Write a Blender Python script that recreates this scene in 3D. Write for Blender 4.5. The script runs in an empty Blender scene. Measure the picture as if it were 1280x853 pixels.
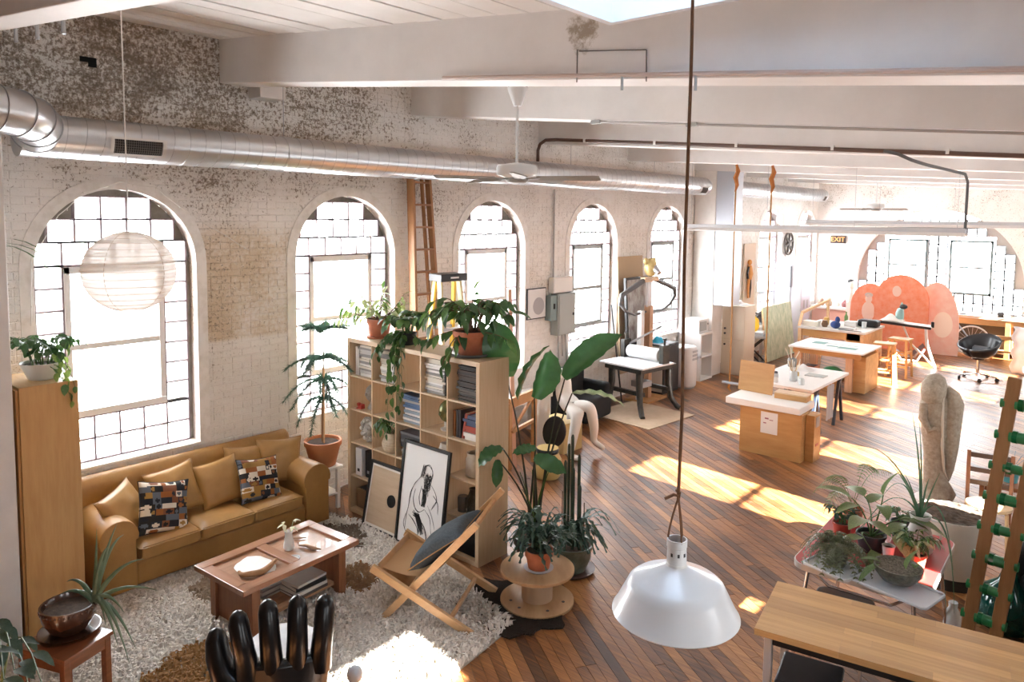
import bpy, math, random
from math import sin, cos, pi, radians, sqrt, atan2
from mathutils import Vector, Matrix, noise as mnoise
sc = bpy.context.scene
COL = sc.collection
rng = random.Random(7)
# ---------------------------------------------------------------- camera
cam = bpy.data.cameras.new('camera'); cam_o = bpy.data.objects.new('camera', cam); COL.objects.link(cam_o)
yaw, pit, rol = .7186, .0767, .0096
fw = Vector((-sin(yaw)*cos(pit), cos(yaw)*cos(pit), -sin(pit)))
r0 = Vector((cos(yaw), sin(yaw), 0)); u0 = r0.cross(fw)
rt = r0*cos(rol) + u0*sin(rol); up = u0*cos(rol) - r0*sin(rol)
cam_o.matrix_world = Matrix(((rt.x, up.x, -fw.x, 6.892), (rt.y, up.y, -fw.y, 0), (rt.z, up.z, -fw.z, 3.139), (0, 0, 0, 1)))
cam.sensor_fit = 'HORIZONTAL'; cam.sensor_width = 36; cam.lens = 917.39/1280*36
cam.shift_y = -(426.5-339.37)/1280; cam.clip_start = .05; cam.clip_end = 200
sc.camera = cam_o
# ---------------------------------------------------------------- light
W = bpy.data.worlds.new('sky'); sc.world = W; W.use_nodes = True
nt = W.node_tree; bg = nt.nodes['Background']
tc = nt.nodes.new('ShaderNodeTexCoord'); sx = nt.nodes.new('ShaderNodeSeparateXYZ'); cr = nt.nodes.new('ShaderNodeValToRGB')
nt.links.new(tc.outputs['Generated'], sx.inputs[0]); nt.links.new(sx.outputs['Z'], cr.inputs[0]); nt.links.new(cr.outputs[0], bg.inputs[0])
cr.color_ramp.elements[0].position = 0; cr.color_ramp.elements[0].color = (.97, .985, 1, 1)
cr.color_ramp.elements[1].position = .9; cr.color_ramp.elements[1].color = (.90, .95, 1, 1)
bg.inputs[1].default_value = 16.0
sun = bpy.data.lights.new('sun', 'SUN'); sun.energy = 260; sun.angle = radians(.6); sun.color = (1, .97, .92)
sun_o = bpy.data.objects.new('sun', sun); COL.objects.link(sun_o)
sun_o.rotation_euler = Vector((-1, .10, -.486)).to_track_quat('-Z', 'Y').to_euler()
sc.view_settings.view_transform = 'Standard'; sc.view_settings.look = 'None'
sc.view_settings.gamma = 1; sc.view_settings.use_curve_mapping = False
sc.view_settings.exposure = 1.05
sc.cycles.max_bounces = 10; sc.cycles.diffuse_bounces = 6; sc.cycles.transparent_max_bounces = 16
sc.cycles.caustics_reflective = False; sc.cycles.caustics_refractive = False
sc.cycles.sample_clamp_indirect = 8
def portal(loc, rot, a, b):
    l = bpy.data.lights.new('window_portal', 'AREA'); l.shape = 'RECTANGLE'; l.size = a; l.size_y = b; l.cycles.is_portal = True
    o = bpy.data.objects.new('window_portal', l); COL.objects.link(o); o.location = loc; o.rotation_euler = rot; return o
YS = [2.602 + 2.4354*k for k in range(8)]
for y in YS: portal((-.2, y, 2.1), (0, -pi/2, 0), 2.5, 1.4)
for y in [2.602-2.4354] + YS: portal((7.66, y, 1.97), (0, pi/2, 0), 1.4, .9)
portal((2.88, 20.62, 2.1), (-pi/2, 0, 0), 3.7, 2.6)
portal((5.5, 2.5, 5.95), (0, 0, 0), 1.6, 1.5)
# ---------------------------------------------------------------- helpers
class MB:
    """collects faces and links them as ONE mesh object"""
    def __init__(s): s.v = []; s.f = []; s.m = Matrix.Identity(4); s.c = None
    def at(s, loc=(0,0,0), rot=(0,0,0), sc_=1):
        from mathutils import Euler
        s.m = Matrix.Translation(loc) @ Euler(rot).to_matrix().to_4x4() @ Matrix.Scale(sc_, 4); return s
    def mat(s, m): s.m = m; return s
    def add(s, vs, fs):
        n = len(s.v); s.v += [tuple(s.m @ Vector(p)) for p in vs]; s.f += [tuple(i+n for i in f) for f in fs]; return s
    def box(s, x0, x1, y0, y1, z0, z1):
        return s.add([(x0,y0,z0),(x1,y0,z0),(x1,y1,z0),(x0,y1,z0),(x0,y0,z1),(x1,y0,z1),(x1,y1,z1),(x0,y1,z1)],
            [(0,3,2,1),(4,5,6,7),(0,1,5,4),(1,2,6,5),(2,3,7,6),(3,0,4,7)])
    def cbox(s, c, sx, sy, sz): return s.box(c[0]-sx/2, c[0]+sx/2, c[1]-sy/2, c[1]+sy/2, c[2]-sz/2, c[2]+sz/2)
    def bar(s, a, b, w, h=None, up=(0,0,1)):
        """rectangular bar from a to b; w across, h along up"""
        h = h or w; a = Vector(a); b = Vector(b); d = (b-a).normalized(); u = Vector(up); sd = d.cross(u)
        if sd.length < 1e-3: sd = d.cross(Vector((1,0,0)))
        sd.normalize(); u = sd.cross(d)
        vs = [p + sd*(i*w/2) + u*(j*h/2) for p in (a, b) for i, j in ((-1,-1),(1,-1),(1,1),(-1,1))]
        return s.add(vs, [(0,3,2,1),(4,5,6,7),(0,1,5,4),(1,2,6,5),(2,3,7,6),(3,0,4,7)])
    def tube(s, pts, r, n=8, cap=True, closed=False):
        pts = [Vector(p) for p in pts]; k = len(pts); rr = r if isinstance(r, (list, tuple)) else [r]*k
        vs = []; nrm = None
        for i, p in enumerate(pts):
            if closed: d = pts[(i+1) % k] - pts[i-1]
            else: d = pts[min(i+1, k-1)] - pts[max(i-1, 0)]
            d.normalize()
            if nrm is None:
                nrm = d.cross(Vector((0,0,1)))
                if nrm.length < .05: nrm = d.cross(Vector((1,0,0)))
            nrm = nrm - d*nrm.dot(d)
            if nrm.length < 1e-5: nrm = d.orthogonal()
            nrm.normalize(); b = d.cross(nrm)
            vs += [p + (nrm*cos(2*pi*j/n) + b*sin(2*pi*j/n))*rr[i] for j in range(n)]
        fs = [(i*n+j, i*n+(j+1) % n, ((i+1) % k)*n+(j+1) % n, ((i+1) % k)*n+j) for i in range(k if closed else k-1) for j in range(n)]
        if cap and not closed: fs += [tuple(range(n-1, -1, -1)), tuple(range((k-1)*n, k*n))]
        return s.add(vs, fs)
    def lathe(s, prof, n=20, c=(0,0,0), cap0=True, cap1=True):
        vs = [(c[0]+r*cos(2*pi*j/n), c[1]+r*sin(2*pi*j/n), c[2]+z) for r, z in prof for j in range(n)]
        k = len(prof); fs = [(i*n+j, i*n+(j+1) % n, (i+1)*n+(j+1) % n, (i+1)*n+j) for i in range(k-1) for j in range(n)]
        if cap0: fs.append(tuple(range(n-1, -1, -1)))
        if cap1: fs.append(tuple(range((k-1)*n, k*n)))
        return s.add(vs, fs)
    def prism(s, poly, a, b, axis='z'):
        k = len(poly)
        def P(u, v, w): return {'z': (u,v,w), 'x': (w,u,v), 'y': (u,w,v)}[axis]
        vs = [P(u,v,a) for u, v in poly] + [P(u,v,b) for u, v in poly]
        return s.add(vs, [tuple(range(k-1,-1,-1)), tuple(range(k,2*k))] + [(i,(i+1)%k,k+(i+1)%k,k+i) for i in range(k)])
    def grid(s, fn, nu, nv, wrap=False):
        vs = [fn(i/nu, j/nv) for i in range(nu+1) for j in range(nv+1)]
        return s.add(vs, [(i*(nv+1)+j, (i+1)*(nv+1)+j, (i+1)*(nv+1)+j+1, i*(nv+1)+j+1) for i in range(nu) for j in range(nv)])
    def ball(s, c, rx, ry=None, rz=None, nu=14, nv=9):
        ry = ry or rx; rz = rz or rx
        return s.lathe([(max(1e-4, sin(pi*i/nv)), -cos(pi*i/nv)) for i in range(nv+1)], nu) if False else s._ball(c, rx, ry, rz, nu, nv)
    def _ball(s, c, rx, ry, rz, nu, nv):
        vs = [(c[0]+rx*sin(pi*i/nv)*cos(2*pi*j/nu), c[1]+ry*sin(pi*i/nv)*sin(2*pi*j/nu), c[2]-rz*cos(pi*i/nv)) for i in range(1, nv) for j in range(nu)]
        vs += [(c[0],c[1],c[2]-rz), (c[0],c[1],c[2]+rz)]; q = len(vs)
        fs = [(i*nu+j, i*nu+(j+1)%nu, (i+1)*nu+(j+1)%nu, (i+1)*nu+j) for i in range(nv-2) for j in range(nu)]
        fs += [(q-2,(j+1)%nu,j) for j in range(nu)] + [(q-1,(nv-2)*nu+j,(nv-2)*nu+(j+1)%nu) for j in range(nu)]
        return s.add(vs, fs)
    def mesh(s, name, m, smooth=None):
        me = bpy.data.meshes.new(name); me.from_pydata(s.v, [], s.f); me.update()
        if m: me.materials.append(m)
        if smooth:
            me.polygons.foreach_set('use_smooth', [True]*len(me.polygons)); me.set_sharp_from_angle(angle=radians(smooth))
        return me
    def build(s, name, m, parent=None, smooth=None, bevel=0, label=None, seg=2, sub=0):
        return link(name, s.mesh(name, m, smooth), parent, bevel, label, seg, sub)
def link(name, me, parent=None, bevel=0, label=None, seg=2, sub=0, loc=None, rot=None):
    o = bpy.data.objects.new(name, me); COL.objects.link(o); o.parent = parent
    if bevel:
        b = o.modifiers.new('bevel', 'BEVEL'); b.width = bevel; b.segments = seg; b.limit_method = 'ANGLE'; b.angle_limit = radians(40)
    if sub:
        b = o.modifiers.new('subdivision', 'SUBSURF'); b.levels = sub; b.render_levels = sub
    if label: o['label'] = label
    if loc is not None: o.location = loc
    if rot is not None: o.rotation_euler = rot
    return o
def tag(o, label, cat, group=None, kind=None):
    o['label'] = label; o['category'] = cat
    if group: o['group'] = group
    if kind: o['kind'] = kind
    return o
def thing(name, label, cat, loc=(0,0,0), rz=0, group=None, rot=None):
    o = bpy.data.objects.new(name, None); COL.objects.link(o); o.empty_display_size = .1
    o.location = loc; o.rotation_euler = rot or (0, 0, rz)
    return tag(o, label, cat, group)
def struct(o, label=None, cat=None):
    o['kind'] = 'structure'
    if label: o['label'] = label
    if cat: o['category'] = cat
    return o
def dup(root, loc, rz=None, label=None, group=None):
    r = root.copy(); COL.objects.link(r); r.location = loc
    if rz is not None: r.rotation_euler = (0, 0, rz)
    if label: r['label'] = label
    if group: r['group'] = group
    for ch in list(root.children):
        c = ch.copy(); COL.objects.link(c); c.parent = r
        for g in list(ch.children):
            d = g.copy(); COL.objects.link(d); d.parent = c
    return r
def lerp(a, b, t): return tuple(x+(y-x)*t for x, y in zip(a, b))
# ---------------------------------------------------------------- materials
def nodes(name):
    m = bpy.data.materials.new(name); m.use_nodes = True; t = m.node_tree
    return m, t, t.nodes['Principled BSDF'], t.links.new
def rgb(c): return (c[0], c[1], c[2], 1)
def M(name, c, rough=.55, metal=0, c2=None, ns=6, st=(1,1,1), bump=0, bs=None, coat=0, detail=6, rot=(0,0,0), lo=.35, hi=.65, spec=.5, gamma=None):
    m, t, b, L = nodes(name); b.inputs['Base Color'].default_value = rgb(c); b.inputs['Roughness'].default_value = rough
    b.inputs['Metallic'].default_value = metal; b.inputs['Coat Weight'].default_value = coat; b.inputs['Specular IOR Level'].default_value = spec
    if c2 or bump:
        tcn = t.nodes.new('ShaderNodeTexCoord'); mp = t.nodes.new('ShaderNodeMapping'); mp.inputs['Scale'].default_value = st; mp.inputs['Rotation'].default_value = rot
        L(tcn.outputs['Object'], mp.inputs[0])
        n = t.nodes.new('ShaderNodeTexNoise'); n.inputs['Scale'].default_value = ns; n.inputs['Detail'].default_value = detail; n.inputs['Roughness'].default_value = .62
        L(mp.outputs[0], n.inputs['Vector'])
        if c2:
            r = t.nodes.new('ShaderNodeValToRGB'); r.color_ramp.elements[0].position = lo; r.color_ramp.elements[1].position = hi
            r.color_ramp.elements[0].color = rgb(c); r.color_ramp.elements[1].color = rgb(c2); L(n.outputs[0], r.inputs[0]); L(r.outputs[0], b.inputs['Base Color'])
        if bump:
            bn = t.nodes.new('ShaderNodeBump'); bn.inputs['Strength'].default_value = bump; bn.inputs['Distance'].default_value = .01
            if bs:
                n2 = t.nodes.new('ShaderNodeTexNoise'); n2.inputs['Scale'].default_value = bs; n2.inputs['Detail'].default_value = 4; L(mp.outputs[0], n2.inputs['Vector']); L(n2.outputs[0], bn.inputs['Height'])
            else: L(n.outputs[0], bn.inputs['Height'])
            L(bn.outputs[0], b.inputs['Normal'])
    return m
def wood(name, c, c2, axis='x', s=3, rough=.45, coat=0, k=14, bump=.1):
    st = {'x': (1, k, k), 'y': (k, 1, k), 'z': (k, k, 1)}[axis]
    return M(name, c, rough, 0, c2, s, st, bump, coat=coat, detail=8, lo=.3, hi=.7)
def leafm(name, c, c2, ns=9, rough=.35):
    m = M(name, c, rough, 0, c2, ns); t = m.node_tree; b = t.nodes['Principled BSDF']; out = t.nodes['Material Output']
    tr = t.nodes.new('ShaderNodeBsdfTranslucent'); tr.inputs[0].default_value = rgb([min(1, x*1.6) for x in c2]); mx = t.nodes.new('ShaderNodeMixShader'); mx.inputs[0].default_value = .22
    t.links.new(b.outputs[0], mx.inputs[1]); t.links.new(tr.outputs[0], mx.inputs[2]); t.links.new(mx.outputs[0], out.inputs[0]); return m
def clearm(name, c, tr=.6, rough=.15, tint=(1,1,1)):
    """see-through glass: part transparent, part glossy/diffuse body"""
    m, t, b, L = nodes(name); b.inputs['Base Color'].default_value = rgb(c); b.inputs['Roughness'].default_value = rough
    tp = t.nodes.new('ShaderNodeBsdfTransparent'); tp.inputs[0].default_value = rgb(tint); mx = t.nodes.new('ShaderNodeMixShader'); mx.inputs[0].default_value = tr
    L(b.outputs[0], mx.inputs[1]); L(tp.outputs[0], mx.inputs[2]); L(mx.outputs[0], t.nodes['Material Output'].inputs[0]); return m
def attrm(name, attr='col', rough=.8, bump=0):
    m, t, b, L = nodes(name); a = t.nodes.new('ShaderNodeAttribute'); a.attribute_name = attr; L(a.outputs['Color'], b.inputs['Base Color']); b.inputs['Roughness'].default_value = rough
    return m
WHITE = M('white_paint', (.80,.79,.77), .5); WHITEP = M('white_plaster', (.80,.78,.75), .7, c2=(.70,.68,.64), ns=3, bump=.15)
BLACK = M('black_metal', (.015,.015,.017), .35); CHROME = M('chrome', (.75,.75,.77), .18, 1); STEEL = M('grey_steel', (.45,.46,.48), .4, .7)
TERRA = M('terracotta', (.50,.17,.085), .75, c2=(.38,.12,.06), ns=8); SOIL = M('potting_soil', (.045,.028,.018), .95, c2=(.09,.06,.04), ns=40, bump=.6)
PINE = wood('pale_pine', (.70,.46,.26), (.58,.34,.17)); PLY = wood('plywood', (.62,.36,.15), (.45,.23,.08), s=2, k=5)
BIRCH = wood('birch_veneer', (.60,.45,.29), (.52,.37,.22), 'z'); OAK = wood('oak_veneer', (.56,.34,.13), (.47,.26,.09), 'z', k=9)
BROWNW = wood('brown_wood', (.32,.13,.05), (.20,.07,.03), coat=.3, rough=.35); GREYM = M('grey_enamel', (.36,.38,.38), .45)
ORD = ['first','second','third','fourth','fifth','sixth','seventh','eighth','ninth','tenth','eleventh','twelfth','thirteenth','fourteenth','fifteenth','sixteenth','seventeenth','eighteenth','nineteenth']

# ================================================================ room shell
ROOMX, Y0, Y1 = 7.54, -1.6, 20.43
def zceil(x): return 4.80 - .105*x
# --- floor: slab and diagonal strip boards
flo = struct(MB().box(-.4, ROOMX+.3, Y0-.3, Y1+.3, -.12, -.012).build('floor', M('floor_gap', (.03,.015,.008), .8)), 'worn orange brown strip floor laid diagonally', 'floor')
mfl, t, b, L = nodes('floor_boards_finish')
A = t.nodes.new('ShaderNodeAttribute'); A.attribute_name = 'tone'
g = t.nodes.new('ShaderNodeNewGeometry'); mp = t.nodes.new('ShaderNodeMapping'); mp.inputs['Rotation'].default_value = (0, 0, radians(33)); mp.inputs['Scale'].default_value = (1.3, 26, 1)
L(g.outputs['Position'], mp.inputs[0])
n1 = t.nodes.new('ShaderNodeTexNoise'); n1.inputs['Scale'].default_value = 2.2; n1.inputs['Detail'].default_value = 9; n1.inputs['Roughness'].default_value = .7; L(mp.outputs[0], n1.inputs['Vector'])
n2 = t.nodes.new('ShaderNodeTexNoise'); n2.inputs['Scale'].default_value = 1.1; n2.inputs['Detail'].default_value = 5; L(g.outputs['Position'], n2.inputs['Vector'])
ad = t.nodes.new('ShaderNodeMath'); ad.operation = 'MULTIPLY_ADD'; L(n1.outputs[0], ad.inputs[0]); ad.inputs[1].default_value = .75; L(A.outputs['Fac'], ad.inputs[2])
a2 = t.nodes.new('ShaderNodeMath'); a2.operation = 'MULTIPLY_ADD'; L(n2.outputs[0], a2.inputs[0]); a2.inputs[1].default_value = .55; L(ad.outputs[0], a2.inputs[2])
r = t.nodes.new('ShaderNodeValToRGB'); L(a2.outputs[0], r.inputs[0]); e = r.color_ramp.elements
e[0].position = .50; e[0].color = (.055,.020,.007,1); e[1].position = 1.0; e[1].color = (.58,.29,.095,1)
x = e.new(.66); x.color = (.21,.080,.025,1); x = e.new(.84); x.color = (.41,.175,.052,1)
L(r.outputs[0], b.inputs['Base Color'])
rr = t.nodes.new('ShaderNodeMapRange'); rr.inputs[3].default_value = .32; rr.inputs[4].default_value = .58; L(n1.outputs[0], rr.inputs[0]); L(rr.outputs[0], b.inputs['Roughness'])
bn = t.nodes.new('ShaderNodeBump'); bn.inputs['Strength'].default_value = .25; bn.inputs['Distance'].default_value = .004; L(n1.outputs[0], bn.inputs['Height']); L(bn.outputs[0], b.inputs['Normal'])
b.inputs['Coat Weight'].default_value = .3; b.inputs['Coat Roughness'].default_value = .32
ang = radians(-33); du = Vector((cos(ang), sin(ang))); dv = Vector((-sin(ang), cos(ang))); BWID = .078
def clip(poly, ax, lim, sgn):
    out = []
    for i in range(len(poly)):
        p, q = poly[i-1], poly[i]; ip = (p[ax]-lim)*sgn >= 0; iq = (q[ax]-lim)*sgn >= 0
        if ip != iq:
            k = (lim-p[ax])/(q[ax]-p[ax]); out.append((p[0]+(q[0]-p[0])*k, p[1]+(q[1]-p[1])*k))
        if iq: out.append(q)
    return out
boards = []
for i in range(-60, 300):
    s0 = -14 - rng.random()*2
    while s0 < 14:
        ln = rng.uniform(1.0, 2.9)
        pl = [tuple(du*s + dv*v) for s, v in ((s0+.002, i*BWID), (s0+ln-.002, i*BWID), (s0+ln-.002, i*BWID+BWID-.0035), (s0+.002, i*BWID+BWID-.0035))]
        s0 += ln
        for ax, lim, sg in ((0, 0, 1), (0, ROOMX, -1), (1, Y0, 1), (1, Y1, -1)):
            pl = clip(pl, ax, lim, sg)
            if not pl: break
        if len(pl) >= 3: boards.append(pl)
def cen(p): return (sum(q[0] for q in p)/len(p), sum(q[1] for q in p)/len(p))
def near_key(p):
    c = cen(p); d = Vector((c[0]-6.892, c[1])); f = Vector((-.6583, .7527)); z = d.dot(f); xx = d.x*.7527 + d.y*.6583
    if z < 1 or abs(xx) > z*.74 or z < 3.4 or c[0] < .8 or (c[1] < 4.3 and c[0] < 3.2): return 1e6 + d.length
    return z
boards.sort(key=near_key)
def board_mesh(pls, name):
    vs = []; fs = []; tone = []
    for pl in pls:
        k = len(pl); n = len(vs); h = rng.uniform(-.0008, .0008); tv = rng.uniform(-.13, .13)
        vs += [(x_, y_, -.012) for x_, y_ in pl] + [(x_, y_, h) for x_, y_ in pl]
        fs.append(tuple(range(n+k, n+2*k))); fs += [(n+j, n+(j+1) % k, n+k+(j+1) % k, n+k+j) for j in range(k)]; tone += [tv]*(2*k)
    me = bpy.data.meshes.new(name); me.from_pydata(vs, [], fs); me.materials.append(mfl)
    at = me.attributes.new('tone', 'FLOAT', 'POINT'); at.data.foreach_set('value', tone); return me
for p in boards[:300]: link('floor_board', board_mesh([p], 'floor_board'), flo)
o = link('strip_flooring', board_mesh(boards[300:], 'strip_flooring'), flo); o['kind'] = 'stuff'

# --- painted brick material with flaking that lives on the wall
def brick_paint(name):
    m, t, b, L = nodes(name); g = t.nodes.new('ShaderNodeNewGeometry'); sp = t.nodes.new('ShaderNodeSeparateXYZ'); L(g.outputs['Position'], sp.inputs[0])
    def N(sc_, d, r_): 
        n = t.nodes.new('ShaderNodeTexNoise'); n.inputs['Scale'].default_value = sc_; n.inputs['Detail'].default_value = d; n.inputs['Roughness'].default_value = r_; L(g.outputs['Position'], n.inputs['Vector']); return n
    def mr(src, a, b_, c, d):
        k = t.nodes.new('ShaderNodeMapRange'); k.interpolation_type = 'SMOOTHSTEP'
        for q, v in zip((1,2,3,4), (a, b_, c, d)): k.inputs[q].default_value = v
        L(src, k.inputs[0]); return k.outputs[0]
    def mt(op, a, b_):
        k = t.nodes.new('ShaderNodeMath'); k.operation = op
        for q, v in ((0, a), (1, b_)):
            if isinstance(v, (int, float)): k.inputs[q].default_value = v
            else: L(v, k.inputs[q])
        return k.outputs[0]
    def mix(f, a, c):
        k = t.nodes.new('ShaderNodeMix'); k.data_type = 'RGBA'; L(f, k.inputs[0])
        for q, v in ((6, a), (7, c)):
            if isinstance(v, tuple): k.inputs[q].default_value = rgb(v)
            else: L(v, k.inputs[q])
        return k.outputs[2]
    fl = N(27, 10, .75); mpb = t.nodes.new('ShaderNodeMapping'); mpb.inputs['Scale'].default_value = (1, 4.2, 13); L(g.outputs['Position'], mpb.inputs[0]); blk = N(1, 3, .6); L(mpb.outputs[0], blk.inputs['Vector']); big = N(1.3, 4, .6); fine = N(55, 4, .6)
    up_ = mr(sp.outputs['Z'], 2.7, 4.3, 0, 1); nearY = mr(sp.outputs['Y'], 3.2, 8.5, 1, .12); low = mr(sp.outputs['Z'], 1.65, 1.95, 1, 0)
    amt = mt('ADD', mt('MULTIPLY', mt('MULTIPLY', up_, nearY), .17), mt('MULTIPLY', mt('SUBTRACT', big.outputs[0], .5), .35))
    amt = mt('ADD', amt, mt('MULTIPLY', mt('SUBTRACT', blk.outputs[0], .5), .30))
    amt = mt('SUBTRACT', amt, mt('MULTIPLY', low, .06))
    thr = mt('SUBTRACT', .645, amt)
    dlt = mt('SUBTRACT', fl.outputs[0], thr); mask = mr(dlt, -.01, .02, 0, 1); mask2 = mr(dlt, .07, .12, 0, 1); speck = N(38, 6, .7)
    paint = mix(mr(big.outputs[0], .35, .7, 0, 1), (.87,.855,.83), (.78,.755,.715))
    ty = mt('MULTIPLY', mr(sp.outputs['Y'], 2.9, 3.5, 0, 1), mr(sp.outputs['Y'], 4.3, 4.7, 1, .2)); tz = mt('MULTIPLY', mr(sp.outputs['Z'], 1.84, 1.90, 0, 1), mr(sp.outputs['Z'], 2.85, 3.1, 1, 0))
    tan_ = mt('MULTIPLY', mt('MULTIPLY', ty, tz), mr(mt('ADD', big.outputs[0], mt('MULTIPLY', mt('SUBTRACT', fl.outputs[0], .5), .8)), .3, .65, .15, .85))
    paint = mix(tan_, paint, (.60,.47,.31))
    c = mix(mask, paint, mix(mr(fine.outputs[0], .35, .65, 0, 1), (.32,.27,.22), (.47,.42,.36))); c = mix(mask2, c, (.20,.16,.125))
    c = mix(mt('MULTIPLY', mr(mt('ADD', speck.outputs[0], mt('MULTIPLY', mt('SUBTRACT', big.outputs[0], .5), .25)), .59, .64, 0, .8), mt('SUBTRACT', 1, mt('MULTIPLY', low, .6))), c, (.20,.16,.12))
    L(c, b.inputs['Base Color']); b.inputs['Roughness'].default_value = .75
    bn = t.nodes.new('ShaderNodeBump'); bn.inputs['Strength'].default_value = .8; bn.inputs['Distance'].default_value = .006
    L(mt('SUBTRACT', fine.outputs[0], mt('MULTIPLY', mask, .9)), bn.inputs['Height']); L(bn.outputs[0], b.inputs['Normal']); return m
BRICK = brick_paint('flaking_painted_brick')
AR, AZ, SILL = .68, 2.655, .90
def arch_y(z): return AR if z <= AZ else (sqrt(max(0, AR*AR-(z-AZ)**2)))
arc = [(AR*cos(pi*k/24), AZ+AR*sin(pi*k/24)) for k in range(25)]
wl = MB(); TOP = 5.0; XW = -.004
ed = [Y0-.2] + [c_-1.2177 for c_ in YS[1:]] + [Y1+.3]
ed = [Y0-.2] + [YS[k]+1.2177 for k in range(7)] + [Y1+.3]
for k, c_ in enumerate(YS):
    a, d = ed[k], ed[k+1]
    q = lambda y0_, y1_, z0_, z1_: wl.add([(XW,y0_,z0_),(XW,y1_,z0_),(XW,y1_,z1_),(XW,y0_,z1_)], [(0,1,2,3)])
    q(a, c_-AR, 0, AZ); q(c_+AR, d, 0, AZ); q(c_-AR, c_+AR, 0, SILL); q(a, c_-AR, AZ, TOP); q(c_+AR, d, AZ, TOP)
    for (p0, z0_), (p1, z1_) in zip(arc[:-1], arc[1:]): wl.add([(XW,c_+p0,z0_),(XW,c_+p0,TOP),(XW,c_+p1,TOP),(XW,c_+p1,z1_)], [(0,1,2,3)])
    out = [(-AR, SILL)] + [(-AR, AZ)] + arc[::-1][1:-1] + [(AR, AZ), (AR, SILL)]
    for p, q2 in zip(out, out[1:] + out[:1]): wl.add([(0.0,c_+p[0],p[1]),(0.0,c_+q2[0],q2[1]),(-.36,c_+q2[0],q2[1]),(-.36,c_+p[0],p[1])], [(0,1,2,3)])
wall_left = struct(wl.build('wall_left', BRICK), 'flaking white painted brick wall pierced by a row of arched windows', 'wall')
# bricks: one by one near, joined beyond
bl, bh, pit_ = .205, .0677, .0
variants = []
def brick_geo(ln, hh):
    j = lambda: rng.uniform(-.004, .004)
    x = rng.uniform(.0003, .0035); g_ = .002
    return [(XW, -ln/2+g_+j()*.3, -hh/2+g_), (XW, ln/2-g_+j()*.3, -hh/2+g_), (XW, ln/2-g_, hh/2-g_), (XW, -ln/2+g_, hh/2-g_),
            (x+j()*.6, -ln/2+g_+.006+j()*.5, -hh/2+g_+.004+j()*.3), (x+j()*.6, ln/2-g_-.006+j()*.5, -hh/2+g_+.004+j()*.3), (x+j()*.6, ln/2-g_-.006+j()*.5, hh/2-g_-.004+j()*.3), (x+j()*.6, -ln/2+g_+.006+j()*.5, hh/2-g_-.004+j()*.3)], [(4,5,6,7),(0,1,5,4),(1,2,6,5),(2,3,7,6),(3,0,4,7)]
for k in range(10): variants.append(MB().add(*brick_geo(bl, bh)).mesh('brick', BRICK))
single = []; rest = MB()
for r_ in range(int(4.75/bh)):
    z = (r_+.5)*bh; y = Y0 + (0 if r_ % 2 else bl/2)
    if r_ % 6 == 5: blen = bl/2
    else: blen = bl
    while y < Y1:
        ya, yb = y, min(y+blen, Y1); y += blen; segs = [(ya, yb)]
        for c_ in YS:
            if z+bh/2 > SILL-.005 and z-bh/2 < AZ+AR+.06:
                R_ = AR+.085; zz = max(0, z-AZ)
                if zz >= R_: continue
                hw = sqrt(R_*R_-zz*zz) if z > AZ else R_
                ns = []
                for s_, e_ in segs:
                    if e_ <= c_-hw or s_ >= c_+hw: ns.append((s_, e_)); continue
                    if s_ < c_-hw: ns.append((s_, c_-hw))
                    if e_ > c_+hw: ns.append((c_+hw, e_))
                segs = ns
        for s_, e_ in segs:
            ln = e_-s_
            if ln < .03 or (1.05 < s_ < 1.4 and 4.2 < z < 4.27 and False): continue
            if abs(s_-2.33) < .11 and 4.33 < z < 4.47: continue      # a brick is missing: the dark hole
            if abs(ln-bl) < .002 and z > 1.0: single.append((s_+ln/2, z))
            else: rest.at((0, s_+ln/2, z)).add(*brick_geo(ln, bh))
def bkey(p):
    y_, z_ = p
    if y_ < 2.05 or 3.45 < z_ < 3.95 or z_ > 4.6: return 99
    return abs(y_-3.3)*.9 + (0 if z_ > 3.9 else .6)
single.sort(key=bkey)
for i, (y_, z_) in enumerate(single):
    if i < 298: link('brick', variants[rng.randrange(10)], wall_left, loc=(0, y_, z_))
    else: rest.at((0, y_, z_)).add(*brick_geo(bl, bh))
o = rest.build('brickwork', BRICK, wall_left); o['kind'] = 'stuff'
o = MB().box(-.10, .001, 2.33, 2.46, 4.36, 4.44).build('wall_hole', M('hole_dark', (.004,.004,.004), 1), wall_left)

# --- arched windows of glass block with a sash
GB = clearm('glass_block', (.9,.9,.9), .72, .25); PANE = clearm('window_pane', (.8,.86,.92), .9, .05); SPAN = M('grey_tympanum_board', (.30,.28,.24), .8, c2=(.22,.20,.17), ns=10)
FRAME_W = M('sash_white', (.86,.85,.84), .5); MORT = M('block_mortar', (.30,.24,.26), .8); PLAS = M('arch_plaster', (.86,.84,.81), .7, c2=(.70,.67,.62), ns=9, bump=.4, lo=.45, hi=.75)
PB, RB = .213, .2
gbm = MB().box(-.04, .04, -PB/2+.006, PB/2-.0092, -RB/2+.006, RB/2-.0092).mesh('glass_block', GB)
gbs = MB().box(-.04, .04, -PB/2+.006, PB/2-.0092, -.192/2+.006, .192/2-.0092).mesh('glass_block', GB)
tops = [(3.1665, 3), (2.966, 5), (2.766, 6)]
ordw = ['first', 'second', 'third', 'fourth', 'fifth', 'sixth', 'seventh', 'eighth']
wextra = ['above the tan sofa with the paper lantern before it', 'behind the pine sapling', 'behind the two ladders', 'beside the grey electrical panel', 'behind the ring sculpture', 'hidden behind the square column', 'beyond the column with a thin figure beside it', 'above the lavender locker by the far corner']
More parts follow.
